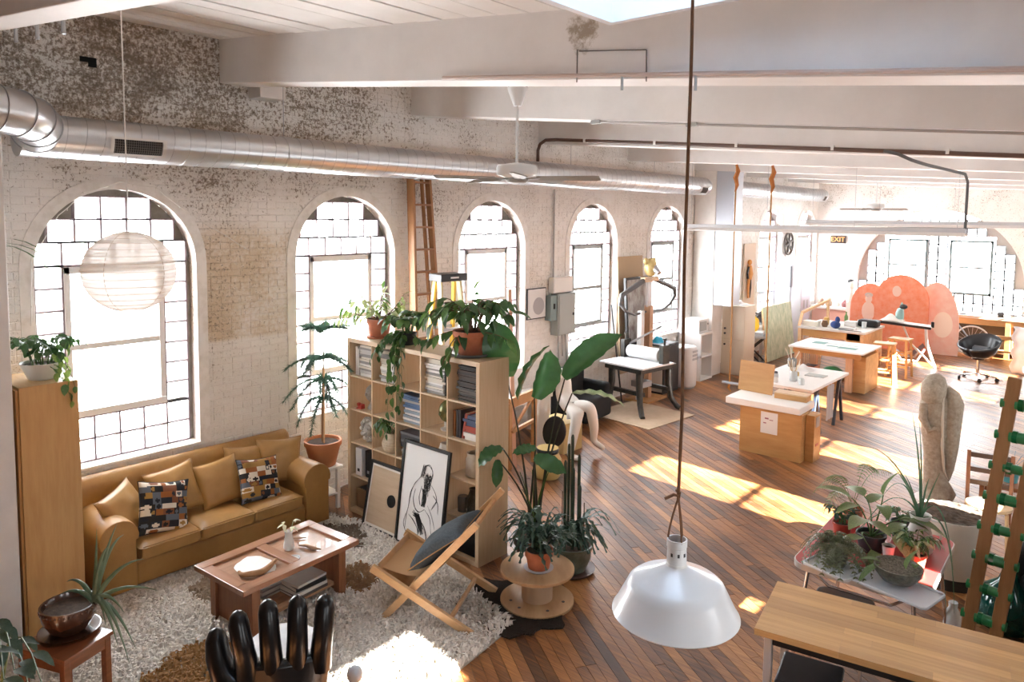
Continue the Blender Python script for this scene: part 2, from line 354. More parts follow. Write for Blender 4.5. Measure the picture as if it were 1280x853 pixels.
for k, c_ in enumerate(YS):
    w = thing('window_%d' % (k+1), 'arched glass block window %s' % wextra[k], 'window', (-.16, c_, 0)); struct(w)
    # mortar grid
    g = MB()
    for z, n in tops:
        for i in range(n+1): g.cbox((0, (i-n/2)*PB, z), .086, .016, RB)
        g.cbox((0, 0, z-RB/2), .086, n*PB, .016)
        g.cbox((0, 0, z+RB/2), .086, n*PB, .016)
    zs = [2.664-.192*i for i in range(8)]
    for z in zs: 
        for s in (-1, 1): g.cbox((0, s*2.5*PB, z), .086, PB, .016)
    for s in (-3, -2, 2, 3): g.cbox((0, s*PB, 1.99), .086, .016, 1.344)
    for z in (1.32, 1.12, .92): g.cbox((0, 0, z), .086, 6*PB, .016)
    for i in range(-3, 4): g.cbox((0, i*PB, 1.12), .086, .016, .4)
    g.build('mortar_grid', MORT, w)
    for z, n in tops:
        for i in range(n): link('glass_block', gbm, w, loc=(0, (i-(n-1)/2)*PB, z))
    for i in range(7):
        for s in (-2.5, 2.5): link('glass_block', gbs, w, loc=(0, s*PB, zs[i]-.096))
    for z in (1.22, 1.02):
        for i in range(6): link('glass_block', gbm, w, loc=(0, (i-2.5)*PB, z))
    # tympanum boards between the block steps and the arch
    tb = MB()
    for z0_, z1_, hw in ((2.664, 2.866, 3*PB), (2.866, 3.066, 2.5*PB), (3.066, 3.266, 1.5*PB), (3.266, 3.333, 0)):
        for q in range(4):
            za = z0_+(z1_-z0_)*q/4; zb = z0_+(z1_-z0_)*(q+1)/4
            for s in (-1, 1):
                ya, yb = max(hw, arch_y(za)), max(hw, arch_y(zb))
                tb.add([(.0, s*hw, za), (.0, s*ya, za), (.0, s*yb, zb), (.0, s*hw, zb)], [(0,1,2,3)])
    for s in (-1, 1): tb.cbox((0, s*(3*PB+.03), 1.78), .05, .055, 1.77)
    tb.build('tympanum_board', SPAN, w)
    ring = MB(); R1, R0 = AR+.10, AR-.004
    pts = [(-1, SILL)] + [(-1, AZ-.3), (-1, AZ)]
    prof = []
    for a in range(25): prof.append((cos(pi*a/24), sin(pi*a/24)))
    for (ca, sa), (cb, sb) in zip(prof[:-1], prof[1:]):
        ring.add([(.16,R0*ca,AZ+R0*sa),(.178,R0*ca,AZ+R0*sa),(.174,R1*ca,AZ+R1*sa),(.15,R1*ca,AZ+R1*sa),(.16,R0*cb,AZ+R0*sb),(.178,R0*cb,AZ+R0*sb),(.174,R1*cb,AZ+R1*sb),(.15,R1*cb,AZ+R1*sb)], [(0,1,5,4),(1,2,6,5),(2,3,7,6)])
    for s in (-1, 1): ring.prism([(.15,s*R1),(.174,s*R1),(.178,s*R0),(.16,s*R0)], SILL, AZ, 'z')
    ring.build('arch_surround', PLAS, w, smooth=35)
    MB().prism([(-.03,.90),(.17,.90),(.17,.915),(-.03,.92)], -AR+.01, AR-.01, 'x').mat(Matrix.Identity(4)).build('sill', PLAS, w) if False else MB().add([(-.03,-AR,.902),(.19,-AR,.895),(.19,AR,.895),(-.03,AR,.902),(-.03,-AR,.918),(.19,-AR,.912),(.19,AR,.912),(-.03,AR,.918)], [(0,3,2,1),(4,5,6,7),(0,1,5,4),(1,2,6,5),(2,3,7,6),(3,0,4,7)]).build('sill', PLAS, w)
    # sash: white frame in the near ones, grey in the farther ones
    fm = FRAME_W if k < 3 else GREYM
    f = MB(); hy = 2*PB-.006; zt, zb, zm = 2.655, 1.328, 1.95
    for s in (-1, 1): f.box(-.03, .05, s*hy-(.05 if s > 0 else 0), s*hy+(.05 if s < 0 else 0), zb, zt)
    f.box(-.03, .05, -hy, hy, zt-.06, zt); f.box(-.03, .06, -hy, hy, zb, zb+.06)
    sf = f.build('sash_frame', fm, w, bevel=.004)
    MB().box(-.02, .045, -hy+.05, hy-.05, zm-.025, zm+.025).build('meeting_rail', fm, sf)
    if k > 2:
        for z in (2.30, 1.63): MB().box(-.01, .02, -hy+.05, hy-.05, z-.008, z+.008).build('glazing_bar', fm, sf)
    MB().box(.0, .006, -hy+.05, hy-.05, zm+.025, zt-.06).build('pane', PANE, w); MB().box(.02, .026, -hy+.05, hy-.05, zb+.06, zm-.025).build('pane', PANE, w)
# --- right wall (behind and beside the camera) with the sun-side windows
DIMB = M('dim_brick', (.20,.15,.12), .8, c2=(.14,.10,.08), ns=8)
DIM_PANE = clearm('dimming_pane', (.5,.5,.5), .96, .3, (.55,.55,.55))  # grey tint added to dim the light from the unseen right windows
wr = MB(); hy = .44; zb, zt = 1.22, 2.72
cs = [YS[0]-2.4354] + YS; e_ = [Y0-.2] + [c_+1.2177 for c_ in cs[:-1]] + [Y1+.3]
for k, c_ in enumerate(cs):
    a, d = e_[k], e_[k+1]; X = ROOMX
    for (p, q, z0_, z1_) in ((a, c_-hy, 0, 5), (c_+hy, d, 0, 5), (c_-hy, c_+hy, 0, 1.40 if k == 2 else zb), (c_-hy, c_+hy, zt, 5)): wr.box(X, X+.12, p, q, z0_, z1_)  # one unseen sill raised to trim its sun patch
wall_right = struct(wr.build('wall_right', DIMB), 'dim brown brick wall with sash windows on the sunny side', 'wall')
for k, c_ in enumerate(cs):
    f = MB()
    for s in (-1, 1): f.box(-.03, .04, s*hy-(.05 if s > 0 else 0), s*hy+(.05 if s < 0 else 0), zb, zt)
    f.box(-.03, .04, -hy, hy, zt-.05, zt); f.box(-.03, .04, -hy, hy, zb, zb+.05)
    w = f.build('window_%d' % (k+11), FRAME_W); w.location = (ROOMX+.08, c_, 0); struct(w, 'sunny side sash window in the right hand wall', 'window'); w['group'] = 'sash windows of the sunny wall'
    MB().box(-.02, .02, -hy, hy, 1.93, 1.97).build('meeting_rail', FRAME_W, w)
    MB().box(-.004, .004, -hy+.03, hy-.03, zb+.03, zt-.03).build('pane', DIM_PANE, w)
    if k == 2: MB().box(-.06, -.05, -hy, .16, zb, zt).build('roller_blind', WHITEP, w)  # unseen panel added to block one side of this sun beam
    if k in (1, 2): MB().box(-.06, -.05, -hy, hy, (2.30, 1.64)[k-1], zt).build('roller_blind', WHITEP, w)  # unseen panels added to shorten the sun patches of two windows
# --- back wall behind the camera
struct(MB().box(-.4, ROOMX+.2, Y0-.15, Y0, 0, 5).build('wall_back', DIMB), 'plain brown wall behind the viewpoint', 'wall')
# --- far wall with the wide arched window
CX, CZ, CR, FS = 2.88, 1.53, 1.82, .92
wf = MB(); far = [(CX+CR*cos(pi*k/32), CZ+CR*sin(pi*k/32)) for k in range(33)]
for x0_, x1_, z0_, z1_ in ((-.4, CX-CR, 0, 5), (CX+CR, ROOMX+.2, 0, 5), (CX-CR, CX+CR, 0, FS)): wf.add([(x0_,Y1,z0_),(x1_,Y1,z0_),(x1_,Y1,z1_),(x0_,Y1,z1_)], [(0,1,2,3)])
for p, q in zip(far[:-1], far[1:]): wf.add([(p[0],Y1,p[1]),(p[0],Y1,5),(q[0],Y1,5),(q[0],Y1,q[1])], [(0,1,2,3)])
out = [(CX-CR, FS), (CX-CR, CZ)] + far[::-1][1:-1] + [(CX+CR, CZ), (CX+CR, FS)]
for p, q in zip(out, out[1:]+out[:1]): wf.add([(p[0],Y1,p[1]),(q[0],Y1,q[1]),(q[0],Y1+.35,q[1]),(p[0],Y1+.35,p[1])], [(0,1,2,3)])
struct(wf.build('wall_far', BRICK), 'far end wall of white painted brick around a wide arched window', 'wall')
w = thing('window_9', 'very wide arched window with glass blocks in the far end wall', 'window', (CX, Y1+.14, 0)); struct(w)
gbf = MB().box(-.088, .088, -.03, .03, -.088, .088).mesh('glass_block', GB); mg = MB(); tb = MB()
sash = [(-1.12, -.22), (.26, 1.16)]; cells = set()
for j in range(12):
    z0_ = FS + j*.2; zc = z0_+.1
    for i in range(-9, 9):
        xa = i*.2; xb = xa+.2; zt_ = z0_+.2-CZ
        ok = (zt_ <= 0 and max(abs(xa), abs(xb)) <= 1.81) or (zt_ > 0 and max(abs(xa), abs(xb))**2 + zt_**2 <= 1.8**2)
        if not ok: continue
        if any(xa+.1 > s0_ and xa+.1 < s1_ for s0_, s1_ in sash) and 1.3 < zc < 2.65: continue
        cells.add((i, j)); link('glass_block', gbf, w, loc=(xa+.1, 0, zc))
        mg.cbox((xa, 0, zc), .026, .066, .2); mg.cbox((xb, 0, zc), .026, .066, .2); mg.cbox((xa+.1, 0, z0_), .2, .066, .026); mg.cbox((xa+.1, 0, z0_+.2), .2, .066, .026)
mg.build('mortar_grid', M('blue_grey_mortar', (.33,.37,.40), .7), w)
for j in range(12):
    z0_ = FS+j*.2
    ii = [i for i in range(-9, 9) if (i, j) in cells or any(i*.2+.1 > a_ and i*.2+.1 < b_ for a_, b_ in sash) and 1.3 < z0_+.1 < 2.65]
    if not ii: continue
    for s, edge in ((-1, -min(ii)*.2), (1, (max(ii)+1)*.2)):
        for q in range(3):
            za, zb_ = z0_+.2*q/3, z0_+.2*(q+1)/3
            ar = lambda z: 1.82 if z < CZ else sqrt(max(0, 1.82**2-(z-CZ)**2))
            tb.add([(s*edge,.0,za),(s*max(edge,ar(za)),.0,za),(s*max(edge,ar(zb_)),.0,zb_),(s*edge,.0,zb_)], [(0,1,2,3)])
tb.build('tympanum_board', M('pale_tympanum', (.42,.40,.38), .8), w)
for s0_, s1_ in sash:
    f = MB(); z0_, z1_ = 1.32, 2.63
    for a_ in (s0_, s1_-.05): f.box(a_, a_+.05, -.05, .04, z0_, z1_)
    f.box(s0_, s1_, -.05, .04, z0_, z0_+.05); f.box(s0_, s1_, -.05, .04, z1_-.05, z1_); sf = f.build('sash_frame', M('slate_sash', (.16,.21,.22), .5), w)
    MB().box(s0_+.05, s1_-.05, -.04, .03, 1.955, 1.995).build('meeting_rail', sf.data.materials[0], sf)
    for z in (2.3, 1.65): MB().box(s0_+.05, s1_-.05, -.02, .01, z-.006, z+.006).build('glazing_bar', sf.data.materials[0], sf)
    MB().box(s0_+.05, s1_-.05, .0, .006, z0_+.05, z1_-.05).build('pane', PANE, w)
# --- ceiling: boards in the near bay, plaster elsewhere, a skylight over the middle
CEIL = M('ceiling_paint', (.80,.79,.77), .6, c2=(.74,.73,.71), ns=2); SKX0, SKX1, SKY0, SKY1 = 4.75, 6.25, 1.8, 3.2
ce = MB()
def slab(x0_, x1_, y0_, y1_, up_=0):
    za, zb_ = zceil(x0_)+up_, zceil(x1_)+up_
    ce.add([(x0_,y0_,za),(x1_,y0_,zb_),(x1_,y1_,zb_),(x0_,y1_,za),(x0_,y0_,za+.1),(x1_,y0_,zb_+.1),(x1_,y1_,zb_+.1),(x0_,y1_,za+.1)], [(0,3,2,1),(4,5,6,7),(0,1,5,4),(1,2,6,5),(2,3,7,6),(3,0,4,7)])
slab(-.4, SKX0, Y0-.2, 3.9, .04); slab(SKX0, SKX1, Y0-.2, SKY0); slab(SKX0, SKX1, SKY1, 3.9); slab(SKX1, ROOMX+.2, Y0-.2, 3.9); slab(-.4, ROOMX+.2, 3.9, Y1+.3)
ceiling = struct(ce.build('ceiling', CEIL), 'sloping white ceiling with painted boards in the near bay', 'ceiling')
GLZ = clearm('skylight_glazing', (.7,.8,.9), .30, .3, (.93,.965,1))
cb = MB()
for x0_, x1_, y0_, y1_ in ((SKX0-.04, SKX0, SKY0, SKY1), (SKX1, SKX1+.04, SKY0, SKY1), (SKX0-.04, SKX1+.04, SKY0-.04, SKY0), (SKX0-.04, SKX1+.04, SKY1, SKY1+.04)): cb.box(x0_, x1_, y0_, y1_, 4.12, 5.9)
struct(cb.build('trim_1', M('skylight_curb', (.72,.76,.80), .6)), 'pale plaster curb of the skylight', 'trim')
struct(MB().box(SKX0-.04, SKX1+.04, SKY0-.04, SKY1+.04, 5.9, 5.92).build('window_20', GLZ), 'wired glass skylight above the nearest bay', 'window')
bx = 0.0; bw = .26
while bx < SKX0-.05:
    a_, d_ = bx+.009, min(bx+bw-.009, SKX0-.05)
    for y0_, y1_ in ((Y0, 1.2), (1.2, 3.75)):
        h_ = rng.uniform(-.004, .004); za, zb_ = zceil(a_)+h_, zceil(d_)+h_
        MB().add([(a_,y0_,za),(d_,y0_,zb_),(d_,y1_,zb_),(a_,y1_,za),(a_,y0_,za+.02),(d_,y0_,zb_+.02),(d_,y1_,zb_+.02),(a_,y1_,za+.02)], [(0,3,2,1),(4,5,6,7),(0,1,5,4),(1,2,6,5),(2,3,7,6),(3,0,4,7)]).build('ceiling_board', CEIL, ceiling)
    bx += bw
# --- beams across the room
BEAM = M('beam_paint', (.78,.77,.76), .5, c2=(.70,.69,.68), ns=1.6, bump=.12, bs=14)
bt_ = BEAM.node_tree; gq = bt_.nodes.new('ShaderNodeNewGeometry'); vd = bt_.nodes.new('ShaderNodeVectorMath'); vd.operation = 'DISTANCE'; vd.inputs[1].default_value = (4.307, 3.56, 4.2); bt_.links.new(gq.outputs['Position'], vd.inputs[0])
nq = bt_.nodes.new('ShaderNodeTexNoise'); nq.inputs['Scale'].default_value = 11; nq.inputs['Detail'].default_value = 9; nq.inputs['Roughness'].default_value = .75; bt_.links.new(gq.outputs['Position'], nq.inputs['Vector'])
mq = bt_.nodes.new('ShaderNodeMath'); mq.operation = 'MULTIPLY_ADD'; bt_.links.new(vd.outputs['Value'], mq.inputs[0]); mq.inputs[1].default_value = -1.9; bt_.links.new(nq.outputs[0], mq.inputs[2])
rq = bt_.nodes.new('ShaderNodeMapRange'); rq.inputs[1].default_value = .30; rq.inputs[2].default_value = .45; bt_.links.new(mq.outputs[0], rq.inputs[0])
xq = bt_.nodes.new('ShaderNodeMix'); xq.data_type = 'RGBA'; bt_.links.new(rq.outputs[0], xq.inputs[0]); pq = bt_.nodes['Principled BSDF'].inputs['Base Color']; bt_.links.new(pq.links[0].from_socket, xq.inputs[6]); xq.inputs[7].default_value = (.33,.28,.22,1); bt_.links.new(xq.outputs[2], pq)
BY = [1.22, 3.56, 5.99, 8.43, 10.87, 13.3, 15.74, 18.17]
BZ = [(4.40,.104), (4.385,.104), (4.335,.0975), (4.19,.0805), (4.09,.065), (4.05,.06), (4.03,.055), (4.02,.055)]
bl_ = ['nearest white beam crossing at the upper left corner', 'wide white beam in front carrying the ceiling fan', 'white beam just beyond the ceiling fan', 'white beam with a brown conduit under it', 'white beam over the rope swing', 'white beam resting on the square column', 'distant white beam over the pink screen', 'farthest white beam near the end wall']
for y, (a_, s_), lb in zip(BY, BZ, bl_):
    wdt = .20 if y < 2 else .30; z0_, z1_ = a_+.05*s_, a_-s_*(ROOMX+.1); hgt = .46
    o = MB().add([(-.05,y,z0_),(ROOMX+.1,y,z1_),(ROOMX+.1,y+wdt,z1_),(-.05,y+wdt,z0_),(-.05,y,z0_+hgt+.1),(ROOMX+.1,y,z1_+hgt+.1),(ROOMX+.1,y+wdt,z1_+hgt+.1),(-.05,y+wdt,z0_+hgt+.1)], [(0,3,2,1),(4,5,6,7),(0,1,5,4),(1,2,6,5),(2,3,7,6),(3,0,4,7)]).build('ceiling_beam', BEAM, bevel=.008)
    struct(o, lb, 'beam')
# --- columns
o = struct(MB().box(.52, .98, 1.12, 1.50, 0, 4.5).build('column', M('column_paint', (.70,.70,.69), .6, c2=(.64,.64,.63), ns=5, bump=.1), bevel=.01), 'pale grey square column at the left edge beside the oak cabinet', 'column')
o = struct(MB().box(.02, .46, 13.32, 13.76, 0, 4.1).build('column', WHITEP, bevel=.01), 'white square column against the window wall by the swing', 'column')
MB().box(.46, .82, 13.34, 13.74, 1.42, 4.05).build('sheet_metal_casing', M('pale_blue_sheet', (.52,.56,.62), .35, .3), o)

# ================================================================ living corner
# --- shag rug
RUGP = [(.55,1.15),(2.35,.75),(3.30,1.45),(3.47,3.33),(3.38,4.06),(2.85,4.22),(2.53,4.40),(1.0,4.42),(.55,4.3)]
def inpoly(x, y, P):
    c = False
    for i in range(len(P)):
        (x1, y1), (x2, y2) = P[i-1], P[i]
        if (y1 > y) != (y2 > y) and x < (x2-x1)*(y-y1)/(y2-y1)+x1: c = not c
    return c
rug = MB().prism(RUGP, .001, .012).build('shag_rug', M('rug_backing', (.45,.41,.35), .9))
tag(rug, 'cream shaggy rug with brown and dark patches under the coffee table', 'rug')
rv = []; rf = []; rc = []
SPOTS = [(2.12,2.24,.27,(.30,.15,.05)), (2.25,2.02,.28,(.30,.15,.05)), (1.95,3.72,.22,(.24,.13,.06)), (1.15,4.0,.33,(.16,.12,.09)), (1.25,2.9,.3,(.30,.22,.15)), (3.05,4.05,.20,(.5,.45,.38))]
DARK = [(1.05,2.75,.32), (2.35,4.32,.10)]
while len(rv) < 30000*5:
    x = rng.uniform(.5, 3.5); y = rng.uniform(.75, 4.45)
    if not inpoly(x, y, RUGP): continue
    wob = mnoise.noise(Vector((x*6, y*6, 0)))*.07
    c = (.74,.69,.62) if rng.random() < .75 else (.60,.54,.46)
    for sx_, sy_, r_, cc in SPOTS:
        if (x-sx_)**2+(y-sy_)**2 < (r_+wob)**2: c = cc
    sh = rng.uniform(.8, 1.12); c = tuple(q*sh for q in c)
    a = rng.gauss(0, .9) + 2.6 + mnoise.noise(Vector((x*2.5, y*2.5, 3)))*2.2; l_ = rng.uniform(.04, .085); h_ = rng.uniform(.02, .045); w_ = rng.uniform(.005, .011)
    dx, dy = cos(a), sin(a); n = len(rv)
    rv += [(x-dy*w_, y+dx*w_, .011), (x+dy*w_, y-dx*w_, .011), (x+dx*l_*.5+dy*w_, y+dy*l_*.5-dx*w_, .012+h_), (x+dx*l_*.5-dy*w_, y+dy*l_*.5+dx*w_, .012+h_), (x+dx*l_, y+dy*l_, .012+h_*.75)]
    rf += [(n, n+1, n+2, n+3), (n+3, n+2, n+4)]; rc += [c]*5
me = bpy.data.meshes.new('pile'); me.from_pydata(rv, [], rf); at = me.attributes.new('col', 'FLOAT_COLOR', 'POINT')
at.data.foreach_set('color', [q for c in rc for q in (c[0], c[1], c[2], 1)]); me.materials.append(attrm('rug_pile', 'col', .95))
o = link('pile', me, rug); o['kind'] = 'stuff'
# a low dark patch with short strands beyond it
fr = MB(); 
PATCHP = [(2.85,4.24),(3.35,4.10),(3.62,4.02),(3.50,3.86),(3.30,3.55),(3.58,3.75),(3.75,4.2),(3.45,4.62),(3.05,4.75),(2.75,4.55)]
PATCHP = [(3.12+(.50+.05*sin(5*q)+.03*sin(11*q))*cos(q)*1.0, 4.24+(.40+.05*sin(4*q+1)+.03*sin(13*q))*sin(q)) for q in [2*pi*k/48 for k in range(48)]]
fr.prism(PATCHP, .001, .014)
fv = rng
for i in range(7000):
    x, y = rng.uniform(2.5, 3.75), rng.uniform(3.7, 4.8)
    if not inpoly(x, y, PATCHP): continue
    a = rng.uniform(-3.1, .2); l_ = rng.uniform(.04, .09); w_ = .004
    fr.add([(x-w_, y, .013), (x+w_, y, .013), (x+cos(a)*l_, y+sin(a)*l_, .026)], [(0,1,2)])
tag(fr.build('fur_rug', M('dark_strands', (.022,.014,.009), .9)), 'small black patch of short strands between the cable spool and the folding chair', 'rug')

# --- sofa
LEATH = M('tan_leather', (.37,.195,.055), .48, c2=(.31,.155,.042), ns=5, bump=.06, bs=60, coat=.08)
LEATH2 = M('tan_leather_cushion', (.43,.235,.075), .46, c2=(.35,.185,.055), ns=4, bump=.12, bs=18)
so = thing('sofa', 'long tan leather sofa with rolled arms under the first arched window', 'sofa', (.40, 3.17, 0))
def arm(s):
    m = MB(); y_ = s*.93; pr = [(-.13,.05),(.13,.05),(.13,.46)] + [(.0+.155*cos(a), .50+.15*sin(a)) for a in [pi*k/10-.25 for k in range(13)]] + [(-.13,.44)]
    pr = [(y_+p, q) for p, q in pr]; m.prism(pr, -.36, .365, 'x'); return m
MB().box(-.34, .35, -.80, .80, .06, .26).build('base', LEATH, so, bevel=.02)
for s in (-1, 1): arm(s).build('armrest', LEATH, so, smooth=50, bevel=.025, seg=3)
bk = MB(); pr = [(-.20,.06),(-.20,.62),(-.215,.76),(-.25,.84),(-.31,.87),(-.37,.84),(-.39,.76),(-.385,.06)]
bk.prism([(p, q) for p, q in pr], -1.06, 1.0, 'y'); bk.build('backrest', LEATH, so, smooth=50, bevel=.03, seg=3)
def puff(sx, sy, sz, p=.35, n=14, wr=.0, seed=0):
    """seat cushion: rounded slab"""
    m = MB()
    def fn(top):
        def f(u, v):
            x, y = (u*2-1), (v*2-1); e = (1-abs(x)**6)*(1-abs(y)**6)
            return (x*sx/2*(1-.02*(1-e)), y*sy/2*(1-.02*(1-e)), (sz/2*(.55+.45*e**.5))*(1 if top else -1) + wr*mnoise.noise(Vector((x*3+seed, y*3, seed))))
        return f
    m.grid(fn(True), n, n); k = len(m.v); m.grid(fn(False), n, n)
    m.f = m.f[:n*n] + [tuple(reversed(f)) for f in m.f[n*n:]]
    ring = [i*(n+1) for i in range(n+1)] + [n*(n+1)+j for j in range(1, n+1)] + [i*(n+1)+n for i in range(n-1, -1, -1)] + [j for j in range(n-1, 0, -1)]
    m.f += [(ring[i], ring[(i+1) % len(ring)], k+ring[(i+1) % len(ring)], k+ring[i]) for i in range(len(ring))]
    return m
for k in range(3):
    cu = link('seat_cushion', puff(.60, .505, .155, wr=.008, seed=k).mesh('seat_cushion', LEATH2, 60), so, .012, loc=(.07, (k-1)*.51, .325))
    pp = [(.375, (k-1)*.51-.245, .385), (.375, (k-1)*.51+.245, .385)]; MB().tube([(.302, -.24, .052), (.306, 0, .056), (.302, .24, .052)], .005, 6).build('piping', LEATH, cu)
for x in (-.3, .3):
    for y in (-.95, .95): MB().lathe([(.03,0),(.035,.06)], 10, (x, y, 0)).build('foot', BROWNW, so)

# --- cushions on the sofa
def pillow_mesh(s, th, n=18, seed=0, wr=.015):
    m = MB()
    def sh(x, y):
        pin = 1-.10*(abs(y)**2)*(1-abs(x)**1.5)*1.0 - .0
        return x*(1-.10*(1-abs(y)**2)*abs(x)**3), y*(1-.10*(1-abs(x)**2)*abs(y)**3)
    def fn(sg):
        def f(u, v):
            x, y = u*2-1, v*2-1; e = max(0, (1-x*x)*(1-y*y)); px_, py_ = sh(x, y)
            return (px_*s/2, py_*s/2, sg*(th/2*e**.42 + .003) + wr*mnoise.noise(Vector((x*2.2+seed, y*2.2, seed*.7+sg)))*e**.4)
        return f
    m.grid(fn(1), n, n); k = len(m.v); m.grid(fn(-1), n, n); m.f = m.f[:n*n] + [tuple(reversed(f)) for f in m.f[n*n:]]
    ring = [i*(n+1) for i in range(n+1)] + [n*(n+1)+j for j in range(1, n+1)] + [i*(n+1)+n for i in range(n-1, -1, -1)] + [j for j in range(n-1, 0, -1)]
    m.f += [(ring[i], ring[(i+1) % len(ring)], k+ring[(i+1) % len(ring)], k+ring[i]) for i in range(len(ring))]
    m.ring = [m.v[i] for i in ring]; return m
def place_axes(o, loc, nrm, upv):
    """local z = nrm (thickness), local y = up-ish"""
    n = Vector(nrm).normalized(); u = Vector(upv); u = (u - n*u.dot(n)).normalized(); x = u.cross(n)
    o.matrix_world = Matrix(((x.x,u.x,n.x,loc[0]),(x.y,u.y,n.y,loc[1]),(x.z,u.z,n.z,loc[2]),(0,0,0,1)))
PAL = [(.008,.010,.018), (.30,.10,.025), (.72,.66,.56), (.33,.18,.045), (.012,.011,.010), (.10,.12,.15), (.015,.02,.03), (.20,.07,.03), (.70,.62,.5)]
def pattern_attr(me, s, seed):
    r_ = random.Random(seed); rows = []
    for i in range(9):
        x = 0; row = []
        while x < 1: w_ = r_.choice((.1, .14, .2, .27)); row.append((x, x+w_, r_.choice(PAL), r_.choice(PAL), r_.random() < .45)); x += w_
        rows.append(row)
    at = me.attributes.new('col', 'FLOAT_COLOR', 'CORNER'); cols = []
    for p in me.polygons:
        c = p.center; u = min(.999, max(0, c.x/s+.5)); v = min(.999, max(0, c.y/s+.5)); row = rows[int(v*9)]; fv_ = v*9 % 1; col = PAL[0]
        for a, b_, c1, c2, pill in row:
            if a <= u < b_:
                col = c1; t_ = (u-a)/(b_-a)
                if pill and ((t_-.5)/.33)**2+((fv_-.5)/.33)**2 < 1: col = c2
        cols += list((col[0], col[1], col[2], 1))*p.loop_total
    at.data.foreach_set('color', cols)
PATM = attrm('woven_pattern', 'col', .85)
def cushion(label, loc, nrm, upv, s, th, seed, patt=False, name='cushion', m=None):
    g = pillow_mesh(s, th, 44 if patt else 20, seed); me = g.mesh(name, PATM if patt else (m or LEATH2), 80)
    if patt: pattern_attr(me, s, seed)
    o = link(name, me); place_axes(o, loc, nrm, upv); tag(o, label, 'cushion')
    MB().tube(g.ring, .0045, 5, closed=True).build('piping', (M('dark_piping', (.03,.03,.035), .8) if patt else LEATH), o)
    return o
cushion('tan leather cushion lying against the left arm of the sofa', (.47, 2.40, .60), (.75, .45, .45), (-.2, -.35, 1), .44, .15, 1)
cushion('patterned woven cushion leaning at the left end of the sofa', (.56, 2.68, .585), (.85, .1, .35), (-.2, .22, 1), .45, .13, 4, True)
cushion('tan leather cushion half hidden behind the left patterned cushion', (.33, 2.88, .62), (.85, -.1, .42), (-.3, -.12, 1), .44, .15, 2)
cushion('plain tan leather cushion standing in the middle of the sofa back', (.38, 3.28, .60), (.9, -.05, .38), (-.3, -.1, 1), .43, .16, 3)
cushion('tan leather cushion behind the right patterned cushion', (.29, 3.58, .64), (.9, .12, .35), (-.3, .15, 1), .43, .15, 5)
cushion('patterned woven cushion leaning at the right end of the sofa', (.53, 3.60, .575), (.85, .02, .42), (-.3, .12, 1), .42, .13, 9, True)
cushion('tan leather cushion standing against the right arm of the sofa', (.34, 3.93, .64), (.8, -.3, .3), (-.25, .15, 1), .45, .15, 6)

# --- coffee table made from a panelled door
ct = thing('coffee_table', 'low reddish wood coffee table with panelled top and slatted shelf', 'table', (1.815, 3.04, 0), radians(4.3))
TW = wood('table_wood', (.36,.17,.09), (.25,.105,.05), 'y', s=3, k=10, rough=.3, coat=.35); TWX = wood('table_wood_cross', (.36,.17,.09), (.25,.105,.05), 'x', s=3, k=10, rough=.3, coat=.35)
for x in (-.275, .275): MB().box(x-.05, x+.05, -.535, .535, .415, .455).build('top_rail', TW, ct, bevel=.004)
for y in (-.49, -.02, .49):
    MB().box(-.224, .224, y-.045, y+.045, .415, .455).build('cross_rail', TWX, ct, bevel=.004)
for y0_, y1_ in ((-.444, -.066), (.026, .444)): MB().box(-.224, .224, y0_, y1_, .418, .436).build('top_panel', wood('table_panel', (.40,.22,.13), (.30,.15,.08), 'y', rough=.3, coat=.4), ct)
for x in (-.24, .24):
    for y in (-.40, .40): MB().box(x-.035, x+.035, y-.035, y+.035, 0, .415).build('leg', wood('leg_wood', (.30,.13,.06), (.2,.08,.035), 'z'), ct, bevel=.004)
for y in (-.40, .40): MB().box(-.2, .2, y-.012, y+.012, .05, .40).build('end_panel', wood('leg_wood2', (.30,.13,.06), (.2,.08,.035), 'z'), ct)
for i in range(5): MB().box(-.21+i*.085, -.13+i*.085, -.385, .385, .10, .118).build('shelf_slat', wood('shelf_slat', (.45,.27,.15), (.35,.19,.10), 'y'), ct, bevel=.002)
def tlocal(x, y, z): return ct.matrix_basis @ Vector((x, y, z)) if False else Vector((1.815 + x*cos(radians(4.3)) - y*sin(radians(4.3)), 3.04 + x*sin(radians(4.3)) + y*cos(radians(4.3)), z))
PAPER = M('book_pages', (.78,.74,.66), .8)
def book(label, group, c, sx, sy, th, rz, colr, cat='book', name='book', page_side='y'):
    """lying book; spine on -y side"""
    t_ = thing(name, label, cat, c, rz, group)
    cv = M(name+'_cover', colr, .45) if not isinstance(colr, bpy.types.Material) else colr
    MB().box(-sx/2, sx/2, -sy/2, sy/2, 0, .0025).box(-sx/2, sx/2, -sy/2, sy/2, th-.0025, th).box(-sx/2, sx/2, -sy/2, -sy/2+.003, 0, th).build('cover', cv, t_)
    MB().box(-sx/2+.003, sx/2-.003, -sy/2+.003, sy/2-.004, .0025, th-.0025).build('pages', PAPER, t_)
    return t_
z = .118
for i, (dx, th, sx, sy, c, lb) in enumerate([(.0,.022,.30,.24,(.12,.10,.09),'grey book at the bottom of the shelf stack under the coffee table'), (.005,.03,.29,.24,(.70,.68,.62),'cream book second from the bottom in the coffee table stack'), (-.01,.032,.28,.23,(.02,.02,.022),'black book second from the top in the coffee table stack'), (.01,.02,.29,.22,(.72,.70,.66),'white topped book on the coffee table shelf stack')]):
    p = tlocal(.08, .16, z); book(lb, None, p, sx, sy, th, radians(94.3)+dx*6, c); z += th+.0006
